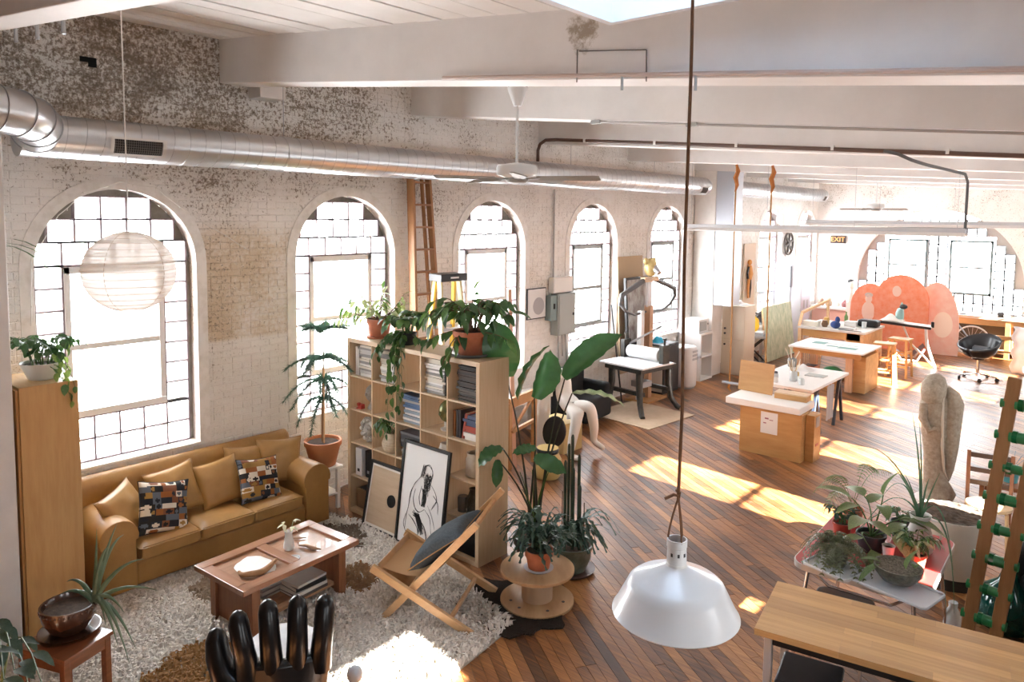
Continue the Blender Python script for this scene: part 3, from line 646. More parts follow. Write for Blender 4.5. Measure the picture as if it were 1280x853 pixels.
for i in range(6):
    p = tlocal(-.12, -.02, .1185+i*.0135) ; book('thin magazine, %s in the pile left of the coffee table books' % ('lowest' if i == 0 else 'topmost' if i == 5 else ORD[5-i]+' from the top'), 'magazines under the coffee table', p, .27, .20, .013, radians(94)+rng.uniform(-.05,.05), rng.choice([(.35,.33,.31),(.55,.53,.5),(.2,.19,.19)]), 'magazine', 'magazine')
# on the top: bread-shaped wood slab on white cloth, vase, small bits
dz = .4365
o = MB().grid(lambda u, v: (lambda r_, a: ((.17+.02*sin(3*a))*r_*cos(a), .15*r_*sin(a)*(1+.1*cos(2*a)), .003+.003*sin(9*a)*r_))(u, v*2*pi), 6, 28).build('napkin', M('white_cloth', (.82,.81,.79), .9)); o.location = tlocal(.02, -.24, dz); tag(o, 'white scalloped napkin spread on the coffee table', 'napkin')
o = MB().tube([(.19*cos(a), .12*sin(a), .02+.004*sin(5*a)) for a in [-.6+2.6*k/14 for k in range(15)]], [.012+.012*sin(pi*k/14) for k in range(15)], 8).build('driftwood', M('driftwood', (.55,.33,.17), .8, c2=(.35,.19,.09), ns=14), smooth=60); o.location = tlocal(.03, -.22, dz+.004); o.rotation_euler = (0, 0, -1.0); tag(o, 'curved piece of driftwood lying on the white napkin', 'driftwood')
va = thing('flower_vase', 'clear vase with pale leafy flowers standing on the coffee table', 'vase', tlocal(-.02, .10, dz))
MB().lathe([(.035,.0),(.045,.02),(.035,.09),(.028,.13),(.036,.15),(.033,.15),(.025,.13),(.031,.09),(.04,.02),(.001,.008)], 16).build('glass', clearm('vase_glass', (.85,.87,.88), .45, .08), va, smooth=60)
LFP = leafm('pale_leaf', (.55,.60,.38), (.72,.75,.55))
def leaf_shape(l=1., w=.45, droop=.25, fold=.12, n=6, tip=1.6, base=.5, wav=0, split=False):
    """leaf blade from the origin along +x, up is +z"""
    m = MB(); vs = []; fs = []
    for i in range(n+1):
        t_ = i/n; hw = w/2*(sin(pi*min(1, max(0, t_))**.75))**.8 if 0 < t_ < 1 else .0
        hw = max(hw, .004); z = -droop*l*t_*t_; x = l*t_*(1-.15*droop*t_)
        vs += [(x, -hw*l, z+fold*hw*l*2+wav*sin(t_*14)), (x, 0, z), (x, hw*l, z+fold*hw*l*2+wav*cos(t_*14))]
    for i in range(n):
        for j in range(2): fs.append((i*3+j, (i+1)*3+j, (i+1)*3+j+1, i*3+j+1))
    return m.add(vs, fs)
def set_leaf(o, p, d, up_=(0,0,1), s=1., roll=0):
    d = Vector(d).normalized(); u = Vector(up_); y_ = u.cross(d)
    if y_.length < 1e-3: y_ = Vector((0,1,0)).cross(d)
    y_.normalize(); u = d.cross(y_)
    if roll: y_, u = y_*cos(roll)+u*sin(roll), u*cos(roll)-y_*sin(roll)
    o.matrix_basis = Matrix(((d.x*s,y_.x*s,u.x*s,p[0]),(d.y*s,y_.y*s,u.y*s,p[1]),(d.z*s,y_.z*s,u.z*s,p[2]),(0,0,0,1))); return o
lv = [leaf_shape(1, .5, .5).mesh('leaf', LFP, 80)]
st = MB()
for k in range(4):
    a = k*1.7; q = [(0,0,.03), (.015*cos(a), .015*sin(a), .13), (.05*cos(a), .05*sin(a), .20+.02*(k % 2))]; st.tube(q, .0025, 5)
    for j in range(2): set_leaf(link('leaf', lv[0], va), q[2], (cos(a+j*1.2-.6), sin(a+j*1.2-.6), .3-.5*j), s=.06)
st.build('stem', M('pale_stem', (.45,.5,.28), .6), va)
o = MB().tube([(-.09,-.03,.012),(-.03,0,.02),(.04,.01,.016),(.10,.05,.012)], [.006,.014,.016,.006], 8).build('dried_pod', M('dried_pod', (.42,.24,.14), .7, c2=(.6,.42,.28), ns=18), smooth=60); o.location = tlocal(.10, .20, dz); tag(o, 'brown dried seed pod lying beside the vase', 'seed pod')
o = MB().tube([(-.05,-.05,.010),(0,0,.014),(.05,.07,.010)], [.005,.011,.004], 8).build('dried_pod', o.data.materials[0], smooth=60); o.location = tlocal(-.12, .24, dz); tag(o, 'small dried pod near the recessed panel behind the vase', 'seed pod')
o = MB().lathe([(.045,0),(.05,.012),(.042,.012),(.038,.006)], 18).build('small_dish', clearm('dish_glass', (.8,.82,.82), .3, .1), smooth=50); o.location = tlocal(.15, .02, dz); tag(o, 'small clear glass dish near the front edge of the coffee table', 'dish')

# --- black hand shaped chair
HB = M('black_lacquer', (.004,.004,.005), .3, coat=.15, spec=.35)
hx, hy_ = 3.275, 2.185
hc = thing('hand_chair', 'glossy black chair shaped like an open hand with upright fingers', 'chair', (hx, hy_, 0), atan2(2.2, -3.72))    # local +x = palm side, away from camera
def skin_obj(name, verts, edges, radii, mat_, parent, lev=2):
    me = bpy.data.meshes.new(name); me.from_pydata(verts, edges, []); me.materials.append(mat_)
    o = bpy.data.objects.new(name, me); COL.objects.link(o); o.parent = parent
    md = o.modifiers.new('skin', 'SKIN'); md.use_smooth_shade = True; md.branch_smoothing = .3
    for i, v in enumerate(me.skin_vertices[0].data): v.radius = (radii[i], radii[i]) if not isinstance(radii[i], tuple) else radii[i]; v.use_root = i == 0
    sb = o.modifiers.new('subdivision', 'SUBSURF'); sb.levels = lev; sb.render_levels = lev; return o
# back-of-hand shell
def palm(u, v):
    y_ = (u-.5)*.54; z_ = .30+v*.30; x_ = -.02-.10*(1-(2*u-1)**2)*(1-.4*v) + .02*v
    return (x_, y_*(.86+.14*v), z_)
pm = MB().grid(palm, 14, 8); k = len(pm.v); pm.grid(lambda u, v: (palm(u, v)[0]+.10-.03*v, palm(u, v)[1]*.97, palm(u, v)[2]), 14, 8)
pm.f = [tuple(reversed(f)) for f in pm.f[:112]] + pm.f[112:]
nu, nv = 14, 8; rg = [i*(nv+1) for i in range(nu+1)] + [nu*(nv+1)+j for j in range(1, nv+1)] + [i*(nv+1)+nv for i in range(nu-1, -1, -1)] + [j for j in range(nv-1, 0, -1)]
pm.f += [(rg[i], rg[(i+1) % len(rg)], k+rg[(i+1) % len(rg)], k+rg[i]) for i in range(len(rg))]
pm.build('palm', HB, hc, smooth=70, bevel=.03, seg=3)
MB().lathe([(.16,.0),(.17,.03),(.12,.10),(.14,.22),(.20,.30),(.02,.34)], 24, (.05,0,0)).build('wrist_base', HB, hc, smooth=60)
for i, (y_, top, lean) in enumerate(((.205,.845,.055), (.07,.885,.02), (-.07,.885,-.01), (-.205,.865,-.035))):
    pts = [(.0,y_*.98,.50), (-.015,y_,.62), (-.005,y_+lean*.4,.74), (.03,y_+lean*.7,top-.02), (.038,y_+lean*.75,top+.02), (.042,y_+lean*.8,top+.042), (.044,y_+lean*.8,top+.05)]
    MB().tube(pts, [.062,.062,.058,.056,.047,.026,.006], 16).build('finger', HB, hc, smooth=70)
MB().tube([(-.02,.22,.42),(.06,.32,.50),(.12,.36,.60),(.14,.37,.69),(.145,.37,.735),(.145,.37,.755)], [.08,.078,.07,.06,.04,.008], 16).build('thumb', HB, hc, smooth=70)
MB().grid(lambda u, v: ((lambda r_, a: (.27+.26*r_*cos(a), .25*r_*sin(a), .40+.05*r_*r_*0-.03*(1-r_)))(u, v*2*pi)), 6, 28).build('seat', HB, hc, smooth=70)
cu = MB().lathe([(.02,0),(.20,.0),(.235,.03),(.235,.06),(.20,.09),(.02,.10)], 28).build('seat_cushion', M('silver_fabric', (.62,.63,.66), .5, c2=(.75,.75,.77), ns=6)); cu.location = (hx-.30, hy_+.18, .405); tag(cu, 'round silvery white cushion in the black hand chair', 'cushion')
# knob of a thing at the lower edge
o = MB().ball((0,0,0), .045, .045, .05, 16, 10).lathe([(.10,-.53),(.10,-.515),(.015,-.51),(.018,-.03)], 10).build('plant_stand', M('grey_knob', (.45,.46,.48), .3), smooth=60); o.location = (3.62, 2.42, .53); o.rotation_euler=(0,0,0)
tag(o, 'grey round knob of a stand in front of the hand chair', 'stand')
o['label'] = 'grey round topped stand just right of the hand chair at the lower edge'

# --- folding deck chair
dc = thing('deck_chair', 'folding wooden sling chair with crossed legs on the rug edge', 'chair', (2.8, 3.85, 0))
L0 = lambda p: tuple(a-b_ for a, b_ in zip(p, (2.8, 3.85, 0)))
DW = wood('chair_pine', (.62,.40,.21), (.50,.29,.13), 'x', k=4, s=4); DW2 = wood('chair_pine_dark', (.48,.26,.11), (.38,.19,.07), 'x', k=4, s=4)
wv = Vector((-.298, .59, 0))
A0, A1 = Vector((2.58,3.432,.012)), Vector((3.234,3.763,.816)); B0, B1 = Vector((3.239,3.765,.014)), Vector((2.517,3.40,.431))
for k, off in ((0, Vector((0,0,0))), (1, wv)):
    MB().bar(L0(B0+off), L0(B1+off), .035, .06).build('seat_rail', DW, dc, bevel=.004)
    o2 = off*.86 + wv*.07
    MB().bar(L0(A0+o2), L0(A1+o2+(Vector((.02,.01,.03)) if k == 0 else Vector((.06,.03,.09)))), .032, .055).build('back_rail', DW, dc, bevel=.004)
MB().bar(L0(lerp(B0, B1, .22)), L0(lerp(B0+wv, B1+wv, .22)), .028).build('stretcher', DW, dc, bevel=.003)
MB().bar(L0(lerp(A0, A1, .08)+wv*.07 if False else Vector(lerp(A0, A1, .08))+wv*.07), L0(Vector(lerp(A0, A1, .08))+wv*.93), .028).build('stretcher', DW, dc, bevel=.003)
MB().bar(L0(Vector(A1)+wv*.07), L0(Vector(A1)+wv*.93), .03).build('top_rod', DW2, dc, bevel=.003)
# curved plywood front and canvas sling
sl = MB(); F0 = Vector(lerp(B0, B1, .97)); T0 = Vector(A1)
def sling(u, v):
    base = F0.lerp(T0, u) + wv*(.1+.8*v); s_ = sin(pi*min(1, u*1.05))
    return L0(base + Vector((.10, .05, -.22))*s_*(1-u*.4))
sl.grid(sling, 14, 4).build('sling', M('canvas', (.44,.25,.11), .8), dc, smooth=60)
pb = MB().grid(lambda u, v: L0(F0 + wv*(.06+.88*v) + Vector((.02,.01,.03))*(1-u) + (Vector((.20,.10,-.17))*u) + Vector((-.03,-.02,-.02))*sin(pi*u)), 6, 2).build('front_panel', DW2, dc, smooth=60)
so_ = pb.modifiers.new('solid', 'SOLIDIFY'); so_.thickness = .014
NAVY = M('slate_fabric', (.035,.045,.055), .9, c2=(.06,.075,.085), ns=60)
cushion('dark slate blue cushion resting in the folding sling chair', tuple(F0.lerp(T0, .52)+wv*.5+Vector((.055,.03,-.055))), (-.42,-.2,.62), (.66,.32,.6), .54, .19, 12, m=NAVY)

# --- cube bookshelf
SHX, SHY, SHW, SHD = .62, 4.57, 1.91, .39
bs = thing('bookshelf', 'large birch cube bookshelf with twenty five cubbies dividing the room', 'bookshelf', (SHX, SHY, 0))
for x0_, x1_ in ((0, .042), (SHW-.042, SHW)): MB().box(x0_, x1_, 0, SHD, 0, 1.85).build('side_panel', BIRCH, bs, bevel=.002)
BIRX = wood('birch_cross', (.64,.50,.34), (.55,.41,.26), 'x'); MB().box(.042, SHW-.042, 0, SHD, 1.808, 1.85).build('top_panel', BIRX, bs, bevel=.002); MB().box(.042, SHW-.042, 0, SHD, 0, .042).build('bottom_panel', BIRX, bs, bevel=.002)
CW = (SHW-.084)/5; RH = (1.85-.084)/5
for i in range(1, 5): MB().box(.042+i*CW-.008, .042+i*CW+.008, .002, SHD, .042, 1.808).build('divider', BIRCH, bs)
for i in range(1, 5):
    for j in range(5): MB().box(.042+j*CW+.008, .042+(j+1)*CW-.008, .004, SHD, .042+i*RH-.008, .042+i*RH+.008).build('shelf', BIRX, bs)
def cell(c, r): return (SHX+.042+c*CW+CW/2, SHY, .042+(4-r)*RH+.009)    # centre x, front y, floor z
def stack(c, r, n, th, cols, label, group, sx=.25, sy=.22, x_off=0, cat='magazine', name='magazine', dep=.15, jit=.02):
    x, y, z = cell(c, r); done = []
    for i in range(n):
        t_ = th*rng.uniform(.8, 1.25)
        if z + t_ > cell(c, r)[2]+RH-.02: break
        m_ = rng.choice(cols)
        done.append((book(label, group, (x+x_off+rng.uniform(-jit, jit), y+.04+sy/2+rng.uniform(0, jit), z), sx+rng.uniform(-.02, .01), sy, t_, rng.uniform(-.05, .05), m_, cat, name), m_)); z += t_+.0005
    for i, (o, m_) in enumerate(reversed(done)):
        o['label'] = '%s %s, %s of stack in %s' % (m_.name.split('_')[0], cat, 'topmost' if i == 0 else 'lowest' if i == len(done)-1 else ORD[i]+' from the top', label)
WMAG = [M('white_spine', (.78,.76,.73), .5), M('cream_spine', (.70,.65,.56), .5), M('grey_spine', (.52,.51,.50), .5), M('dim_spine', (.25,.24,.23), .5)]
DMAG = [M('dark_spine', (.018,.016,.014), .6), M('brown_spine', (.05,.03,.02), .6), M('taupe_spine', (.10,.08,.065), .6)]
BMAG = [M('blue_spine', (.12,.20,.38), .5), M('steel_spine', (.30,.36,.44), .5), WMAG[0], WMAG[2]]
RMAG = [M('red_spine', (.38,.06,.035), .5), M('rust_spine', (.42,.15,.05), .5), M('black_spine', (.03,.02,.02), .5), M('navy_spine', (.06,.08,.16), .5)]
stack(0, 0, 14, .024, WMAG, 'the top left cubby', 'magazines in the top left cubby', x_off=.04)
stack(1, 0, 14, .024, WMAG, 'the second top cubby', 'magazines in the second top cubby', x_off=.02)
stack(3, 0, 15, .022, WMAG, 'the fourth top cubby', 'magazines in the fourth top cubby', x_off=-.035)
stack(4, 0, 18, .017, DMAG, 'the top right cubby', 'magazines in the top right cubby', x_off=.03)
stack(2, 1, 11, .024, BMAG, 'the middle cubby', 'magazines in the middle cubby')
def upright(c, r, xs, label, group, cols, h=.26, d=.2, th=.03, lean=0):
    x, y, z = cell(c, r)
    for i, x_ in enumerate(xs):
        hh = h*rng.uniform(.85, 1); t_ = thing('book', label if isinstance(label, str) else label[i], 'book', (x+x_, y+.05, z+(sin(abs(lean))*th if lean else 0)), 0, group, rot=(0, lean, 0))
        cv = rng.choice(cols) if isinstance(cols, list) else cols; w_ = th*rng.uniform(.8, 1.05)
        MB().box(-w_/2, -w_/2+.0025, 0, d, 0, hh).box(w_/2-.0025, w_/2, 0, d, 0, hh).box(-w_/2, w_/2, 0, .003, 0, hh).build('cover', cv, t_); MB().box(-w_/2+.0025, w_/2-.0025, .003, d-.004, .003, hh-.003).build('pages', PAPER, t_)
upright(0, 0, [-.13, -.10], ['dark book standing at the far left of the top left cubby', 'white book standing beside the stack in the top left cubby'], None, [WMAG[0]], .30)
upright(3, 0, [.105, .14], ['slim book standing closest to the pale stack in the top row', 'slim book standing farthest from the pale stack in the top row'], 'slim books in the fourth top cubby', [DMAG[0], RMAG[0]], .28, th=.024)
upright(4, 1, [-.135, -.10, -.067], ['leftmost standing book in the right cubby of the second row', 'second standing book from the left in the right cubby', 'third standing book from the left in the right cubby'], 'standing books in the second row right cubby', [RMAG[0], RMAG[1], RMAG[2]], .26)
upright(4, 1, [-.03], 'dark red book leaning in the right cubby of the second row', None, [RMAG[0]], .25, lean=.2)
stack(4, 1, 7, .03, [RMAG[1], RMAG[3], RMAG[0], BMAG[1], WMAG[0]], 'the right cubby', 'stacked books in the second row right cubby', sx=.17, x_off=.075, cat='book', name='book')
# row 2: relief plaque, boxes, crock ; row 1: head sculpture, globe head
STONE = M('white_stone', (.62,.60,.56), .8, c2=(.40,.38,.34), ns=22, bump=.3)
x, y, z = cell(0, 2)
t_ = thing('lion_plaque', 'round white carved plaque with a beast face in the left cubby', 'sculpture', (x, y+.12, z))
MB().at((0,0,.135), (pi/2+.15,0,0)).lathe([(.0,-.02),(.13,-.02),(.14,.0),(.125,.02),(.10,.012),(.0,.02)], 24).build('disc', STONE, t_, smooth=50)
for k in range(12): MB().ball((.105*cos(k*pi/6), -.03, .135+.105*sin(k*pi/6)), .026, .018, .026, 8, 6).build('mane_curl', STONE, t_, smooth=60)
MB().ball((0,-.03,.13), .06, .04, .065, 12, 8).ball((0,-.07,.115), .026, .025, .022, 10, 6).ball((-.028,-.058,.15), .013, .01, .01, 8, 5).ball((.028,-.058,.15), .013, .01, .01, 8, 5).build('muzzle', STONE, t_, smooth=60)
x, y, z = cell(0, 1)
t_ = thing('head_bust', 'small dark bust in the left cubby of the second row', 'sculpture', (x+.02, y+.14, z))
GST = M('grey_clay', (.22,.21,.19), .6, c2=(.40,.38,.35), ns=12)
MB().lathe([(.05,0),(.055,.02),(.03,.05),(.028,.09)], 14).build('neck', GST, t_, smooth=60); MB().ball((0,-.01,.17), .062, .075, .09, 14, 10).ball((0,-.085,.165), .012, .018, .018, 8, 6).build('head', GST, t_, smooth=60)
o = MB().cbox((0,0,.025), .06, .05, .05).cbox((0,-.03,.055), .03, .03, .03).lathe([(.012,0),(.012,.012)], 8, (-.03,-.03,0)).build('toy_car', M('red_toy', (.40,.04,.03), .4), bevel=.006); o.location = (x-.07, y+.06, z); tag(o, 'small red toy in the left cubby of the second row', 'toy')
x, y, z = cell(3, 1)
t_ = thing('mosaic_head', 'gold and green glassy head sculpture in the fourth cubby of the second row', 'sculpture', (x+.03, y+.15, z))
GG = M('gold_green_glaze', (.30,.27,.10), .2, .3, c2=(.10,.14,.07), ns=25); MB().lathe([(.06,0),(.065,.015),(.03,.03),(.028,.08)], 16).build('stand', STONE, t_, smooth=60); MB().ball((0,0,.18), .075, .085, .105, 16, 12).ball((0,-.09,.17), .013, .02, .022, 8, 6).build('head', GG, t_, smooth=60)
x, y, z = cell(2, 2)
for k in range(2):
    o = MB().box(-.15, .15, 0, .24, 0, .075).build('storage_box', M('charcoal_box', (.04,.042,.048), .5), bevel=.004); o.location = (x, y+.04, z+.10+k*.077); tag(o, ['lower','upper'][k]+' charcoal box in the middle cubby of the third row', 'box'); MB().box(-.151, .151, -.002, .242, .055, .078).build('lid', M('grey_lid', (.13,.135,.15), .5), o)
stack(2, 2, 4, .024, WMAG, 'the cubby under the charcoal boxes', 'booklets under the charcoal boxes', sx=.28)
x, y, z = cell(3, 2)
t_ = thing('white_vase', 'white angular ceramic vase behind the top of the drawing', 'vase', (x+.01, y+.16, z)); MB().lathe([(.10,0),(.12,.03),(.115,.09),(.065,.19),(.058,.22),(.05,.22),(.056,.19),(.10,.09)], 8, cap1=False).build('body', M('white_glaze', (.74,.71,.66), .35), t_)
x, y, z = cell(4, 2)
t_ = thing('ceramic_crock', 'tall pale ceramic crock with a dark mouth in the right cubby', 'vase', (x+.04, y+.14, z)); CRK = M('crock_glaze', (.66,.62,.54), .5, c2=(.48,.43,.36), ns=10)
MB().lathe([(.065,0),(.085,.02),(.085,.16),(.07,.19),(.075,.22),(.066,.22),(.06,.19),(.07,.16),(.07,.05)], 22, cap1=False).build('body', CRK, t_, smooth=50); MB().tube([(.083,0,.15),(.115,0,.14),(.12,0,.10),(.085,0,.06)], .009, 8).build('handle', CRK, t_, smooth=60)
MB().lathe([(.0,.12),(.068,.12)], 22, cap0=False, cap1=False).build('dark_inside', BLACK, t_)
x, y, z = cell(4, 3)
t_ = thing('glass_jug', 'dark glass jug in the right cubby of the fourth row', 'jug', (x+.03, y+.14, z)); MB().lathe([(.07,0),(.08,.02),(.08,.14),(.05,.18),(.04,.22),(.045,.235),(.035,.235),(.03,.18)], 20, cap1=False).build('body', clearm('smoked_glass', (.05,.05,.045), .35, .08, (.5,.5,.45)), t_, smooth=50); MB().tube([(.04,0,.22),(.10,0,.20),(.10,0,.12),(.08,0,.09)], .007, 8).build('handle', BLACK, t_, smooth=60)
o = MB().lathe([(.05,0),(.05,.13),(.045,.14)], 16).build('tin', M('dark_tin', (.10,.09,.08), .4, .5), smooth=50); o.location = (x-.09, y+.12, z); tag(o, 'dark tin beside the glass jug in the right cubby', 'tin')
x, y, z = cell(0, 3)
o = MB().box(-.05, .05, 0, .27, 0, .29).build('binder_box', M('white_board', (.72,.72,.72), .5), bevel=.003); o.location = (x-.08, y+.03, z); tag(o, 'white binder box standing in the left cubby of the fourth row', 'binder'); MB().cbox((0,-.002,.06), .03, .004, .03).build('finger_hole', BLACK, o)
o = MB().box(-.05, .05, 0, .27, 0, .28).build('binder_box', BLACK, bevel=.003); o.location = (x+.055, y+.05, z); tag(o, 'black binder box beside the white one in the left cubby', 'binder'); MB().cbox((0,-.002,.06), .03, .004, .03).build('finger_hole', STEEL, o)
x, y, z = cell(0, 4)
o = MB().box(-.14, .14, 0, .28, 0, .20).build('wooden_box', M('dim_wood', (.28,.17,.09), .6)); o.location = (x, y+.05, z); tag(o, 'open wooden drawer box in the bottom left cubby', 'box'); MB().box(-.12, .12, .02, .26, .18, .205).build('opening', BLACK, o)
x, y, z = cell(4, 4)
o = MB().box(-.15, .15, 0, .28, 0, .24).build('black_crate', BLACK, bevel=.005); o.location = (x, y+.04, z); tag(o, 'black crate in the bottom right cubby', 'crate'); MB().box(-.06, .06, -.004, .0, .15, .18).build('handle', STEEL, o)

# --- framed pictures leaning on the shelf
def frame(label, x0_, x1_, yb, h, lean, art):
    w_ = x1_-x0_; t_ = thing('framed_picture', label, 'picture', ((x0_+x1_)/2, yb, .014), rot=(-lean, 0, 0))
    FB = M('frame_black', (.012,.012,.012), .4); e_ = .028
    for a, b_, c, d in ((-w_/2, w_/2, 0, e_), (-w_/2, w_/2, h-e_, h), (-w_/2, -w_/2+e_, e_, h-e_), (w_/2-e_, w_/2, e_, h-e_)): MB().box(a, b_, -.012, .014, c, d).build('frame_side', FB, t_)
    MB().box(-w_/2+e_, w_/2-e_, .0, .008, e_, h-e_).build('board', art, t_); return t_, w_
t_, w_ = frame('small framed wood panel with one black dot leaning on the shelf', 1.055, 1.615, 4.42, .66, .2, wood('wood_panel_art', (.56,.43,.30), (.47,.34,.22), 'x', s=2, k=9))
for a, b_, c, d in ((-.252, .252, .028, .05), (-.252, .252, .61, .632), (-.252, -.235, .05, .61), (.235, .252, .05, .61)): MB().box(a, b_, -.003, .001, c, d).build('mat_edge', M('mat_board', (.72,.69,.63), .8), t_)
MB().at((.10,-.004,.33), (pi/2,0,0)).lathe([(.001,-.002),(.06,-.002),(.06,.003),(.001,.003)], 28).build('black_dot', BLACK, t_)
t_, w_ = frame('large black framed ink drawing of a seated bearded figure', 1.585, 2.225, 4.40, .985, .13, M('drawing_paper', (.80,.79,.77), .7))
ink = MB(); INKM = M('ink', (.05,.05,.052), .8)
def stroke(pts, w=.0035, n=1, j=.006):
    for q in range(n):
        pp = [(p[0]+rng.uniform(-j, j), p[1]+rng.uniform(-j, j)) for p in pts]; sm = []
        for i in range(len(pp)-1):
            for k in range(5):
                t__ = k/5; p0, p1, p2, p3 = pp[max(0,i-1)], pp[i], pp[i+1], pp[min(len(pp)-1,i+2)]
                sm.append(tuple(.5*((2*b_)+(c-a)*t__+(2*a-5*b_+4*c-d)*t__**2+(3*b_-a-3*c+d)*t__**3) for a, b_, c, d in zip(p0, p1, p2, p3)))
        sm.append(pp[-1]); vs = []
        for i, p in enumerate(sm):
            d = (sm[min(i+1,len(sm)-1)][0]-sm[max(i-1,0)][0], sm[min(i+1,len(sm)-1)][1]-sm[max(i-1,0)][1]); l_ = sqrt(d[0]**2+d[1]**2) or 1
            hw = w*(.35+.65*sin(pi*(i+.5)/len(sm)))*rng.uniform(.7,1.2)/2; vs += [(p[0]-d[1]/l_*hw, -.0012, p[1]+d[0]/l_*hw), (p[0]+d[1]/l_*hw, -.0012, p[1]-d[0]/l_*hw)]
        ink.add(vs, [(2*i, 2*i+1, 2*i+3, 2*i+2) for i in range(len(sm)-1)])
stroke([(-.02,.74),(.0,.79),(.05,.81),(.10,.78),(.11,.72),(.08,.66),(.03,.62)], .006, 3, .008)      # head
for k in range(40): stroke([(rng.uniform(-.01,.11), rng.uniform(.64,.76)), (rng.uniform(.0,.10), rng.uniform(.6,.72)), (rng.uniform(.02,.08), rng.uniform(.52,.6))], .005, 1)   # hair and beard
for k in range(10): stroke([(-.02+k*.004,.80),(-.03+k*.004,.74),(-.05+k*.005,.68)], .005)
stroke([(-.05,.68),(-.12,.60),(-.16,.50),(-.17,.38),(-.19,.28),(-.20,.16)], .006, 3)               # back
stroke([(.10,.64),(.17,.58),(.19,.52),(.16,.46),(.13,.42)], .005, 3); stroke([(.14,.55),(.21,.50),(.22,.40)], .005, 2)
stroke([(-.10,.56),(-.12,.46),(-.08,.38),(-.02,.36),(.04,.40)], .005, 3)                            # arm
stroke([(-.02,.60),(-.04,.50),(-.02,.42)], .006, 2)
for k in range(30): stroke([(.01+rng.uniform(-.03,.03),.58),(.03+rng.uniform(-.03,.03),.50),(.02+rng.uniform(-.03,.03),.42)], .006)
stroke([(-.10,.36),(-.02,.30),(.06,.24),(.10,.14),(.06,.10)], .006, 3); stroke([(-.16,.30),(-.08,.26),(-.02,.18),(-.02,.08)], .005, 3)   # legs
for k in range(46): stroke([(-.08+rng.uniform(-.03,.06),.33+rng.uniform(-.02,.02)),(-.03+rng.uniform(-.02,.06),.28),(.0+rng.uniform(-.02,.06),.20+rng.uniform(-.05,.02))], .008)
stroke([(.05,.40),(.12,.34),(.16,.22),(.18,.12)], .004, 3); stroke([(.08,.44),(.15,.36),(.20,.26)], .004, 2); stroke([(-.20,.30),(-.22,.20),(-.16,.12),(-.06,.10),(.06,.12)], .004, 3)
ink.build('ink_drawing', INKM, t_)
for sx_ in (.046, .082): MB().at((sx_,-.0015,.712),(pi/2,0,0)).lathe([(.009,0),(.012,.0),(.012,.001),(.009,.001)], 14).build('spectacle', INKM, t_)

# ================================================================ plants, foreground, hanging things
GL = leafm('dark_green_leaf', (.018,.055,.018), (.05,.12,.035)); GM = leafm('mid_green_leaf', (.045,.12,.03), (.12,.24,.06)); GY = leafm('lime_leaf', (.12,.22,.04), (.26,.36,.09)); GB2 = leafm('blue_green_leaf', (.010,.034,.027), (.035,.075,.055), rough=.6); GV = leafm('variegated_leaf', (.10,.20,.06), (.42,.48,.30), 14)
STEMG = M('green_stem', (.06,.12,.03), .6); STEMB = M('woody_stem', (.11,.06,.035), .8)
def LM(mat_, **k): return leaf_shape(**k).mesh('leaf', mat_, 80)
HEART = dict(l=1, w=.62, droop=.35, fold=.10); OVAL = dict(l=1, w=.42, droop=.35, fold=.15); LANCE = dict(l=1, w=.26, droop=.4, fold=.2)
def bez(a, b_, c, n=7):
    a, b_, c = Vector(a), Vector(b_), Vector(c); return [a*(1-t_)**2+b_*2*t_*(1-t_)+c*t_*t_ for t_ in [i/n for i in range(n+1)]]
def pot(t_, mat_, r0_, r1_, h, rim=.02, soil=True, n=22, band=True, name='pot'):
    MB().lathe([(r0_*.96,0),(r0_,.004),(r1_*.96,h-rim*1.6),(r1_*.96,h-rim*1.5),(r1_*1.03 if band else r1_,h-rim*1.4),(r1_*1.04 if band else r1_,h),(r1_*.93,h),(r1_*.88,h-.03),(r0_*.85,.02)], n).build(name, mat_, t_, smooth=40)
    if soil: MB().lathe([(.001,h-.025),(r1_*.5,h-.02),(r1_*.905,h-.028)], n, cap0=False, cap1=False).build('soil', SOIL, t_, smooth=60)
def stems(t_, curves, r_=.004, mat_=None, name='stem', taper=.5):
    m = MB()
    for c in curves: m.tube(c, [r_*(1-(1-taper)*i/(len(c)-1)) for i in range(len(c))], 5)
    return m.build(name, mat_ or STEMG, t_, smooth=60)
def leaves_on(t_, curves, mesh, size, per=5, start=.3, rs=None, out=.6, down=.2, jit=.25):
    """single leaves along each stem, alternating sides"""
    rs = rs or rng
    for c in curves:
        for k in range(per):
            f = start+(1-start)*k/max(1, per-1); i = min(len(c)-2, int(f*(len(c)-1))); fr = f*(len(c)-1)-i; p = c[i].lerp(c[i+1], fr); d = (c[i+1]-c[i]).normalized()
            sd = d.cross(Vector((0,0,1))); sd = sd.normalized() if sd.length > .05 else Vector((1,0,0)); s_ = 1 if k % 2 else -1
            if k == per-1: dd = d + Vector((0,0,-down))
            else: dd = d*.45 + sd*s_*out + Vector((rs.uniform(-jit, jit), rs.uniform(-jit, jit), rs.uniform(-jit, jit)-down))
            set_leaf(link('leaf', rs.choice(mesh) if isinstance(mesh, list) else mesh, t_), p, dd, s=size*rs.uniform(.75, 1.2), roll=rs.uniform(-.5, .5))
def bush_curves(n, h, spread, base=(0,0,0), rs=None, droop=.0, br=.02):
    rs = rs or rng; out = []
    for k in range(n):
        a = 2*pi*k/n+rs.uniform(-.3, .3); s_ = spread*rs.uniform(.5, 1); hh = h*rs.uniform(.7, 1)
        b0 = Vector(base)+Vector((cos(a)*br, sin(a)*br, 0)); out.append(bez(b0, b0+Vector((cos(a)*s_*.25, sin(a)*s_*.25, hh)), b0+Vector((cos(a)*s_, sin(a)*s_, hh*.75-droop*rs.random()))))
    return out
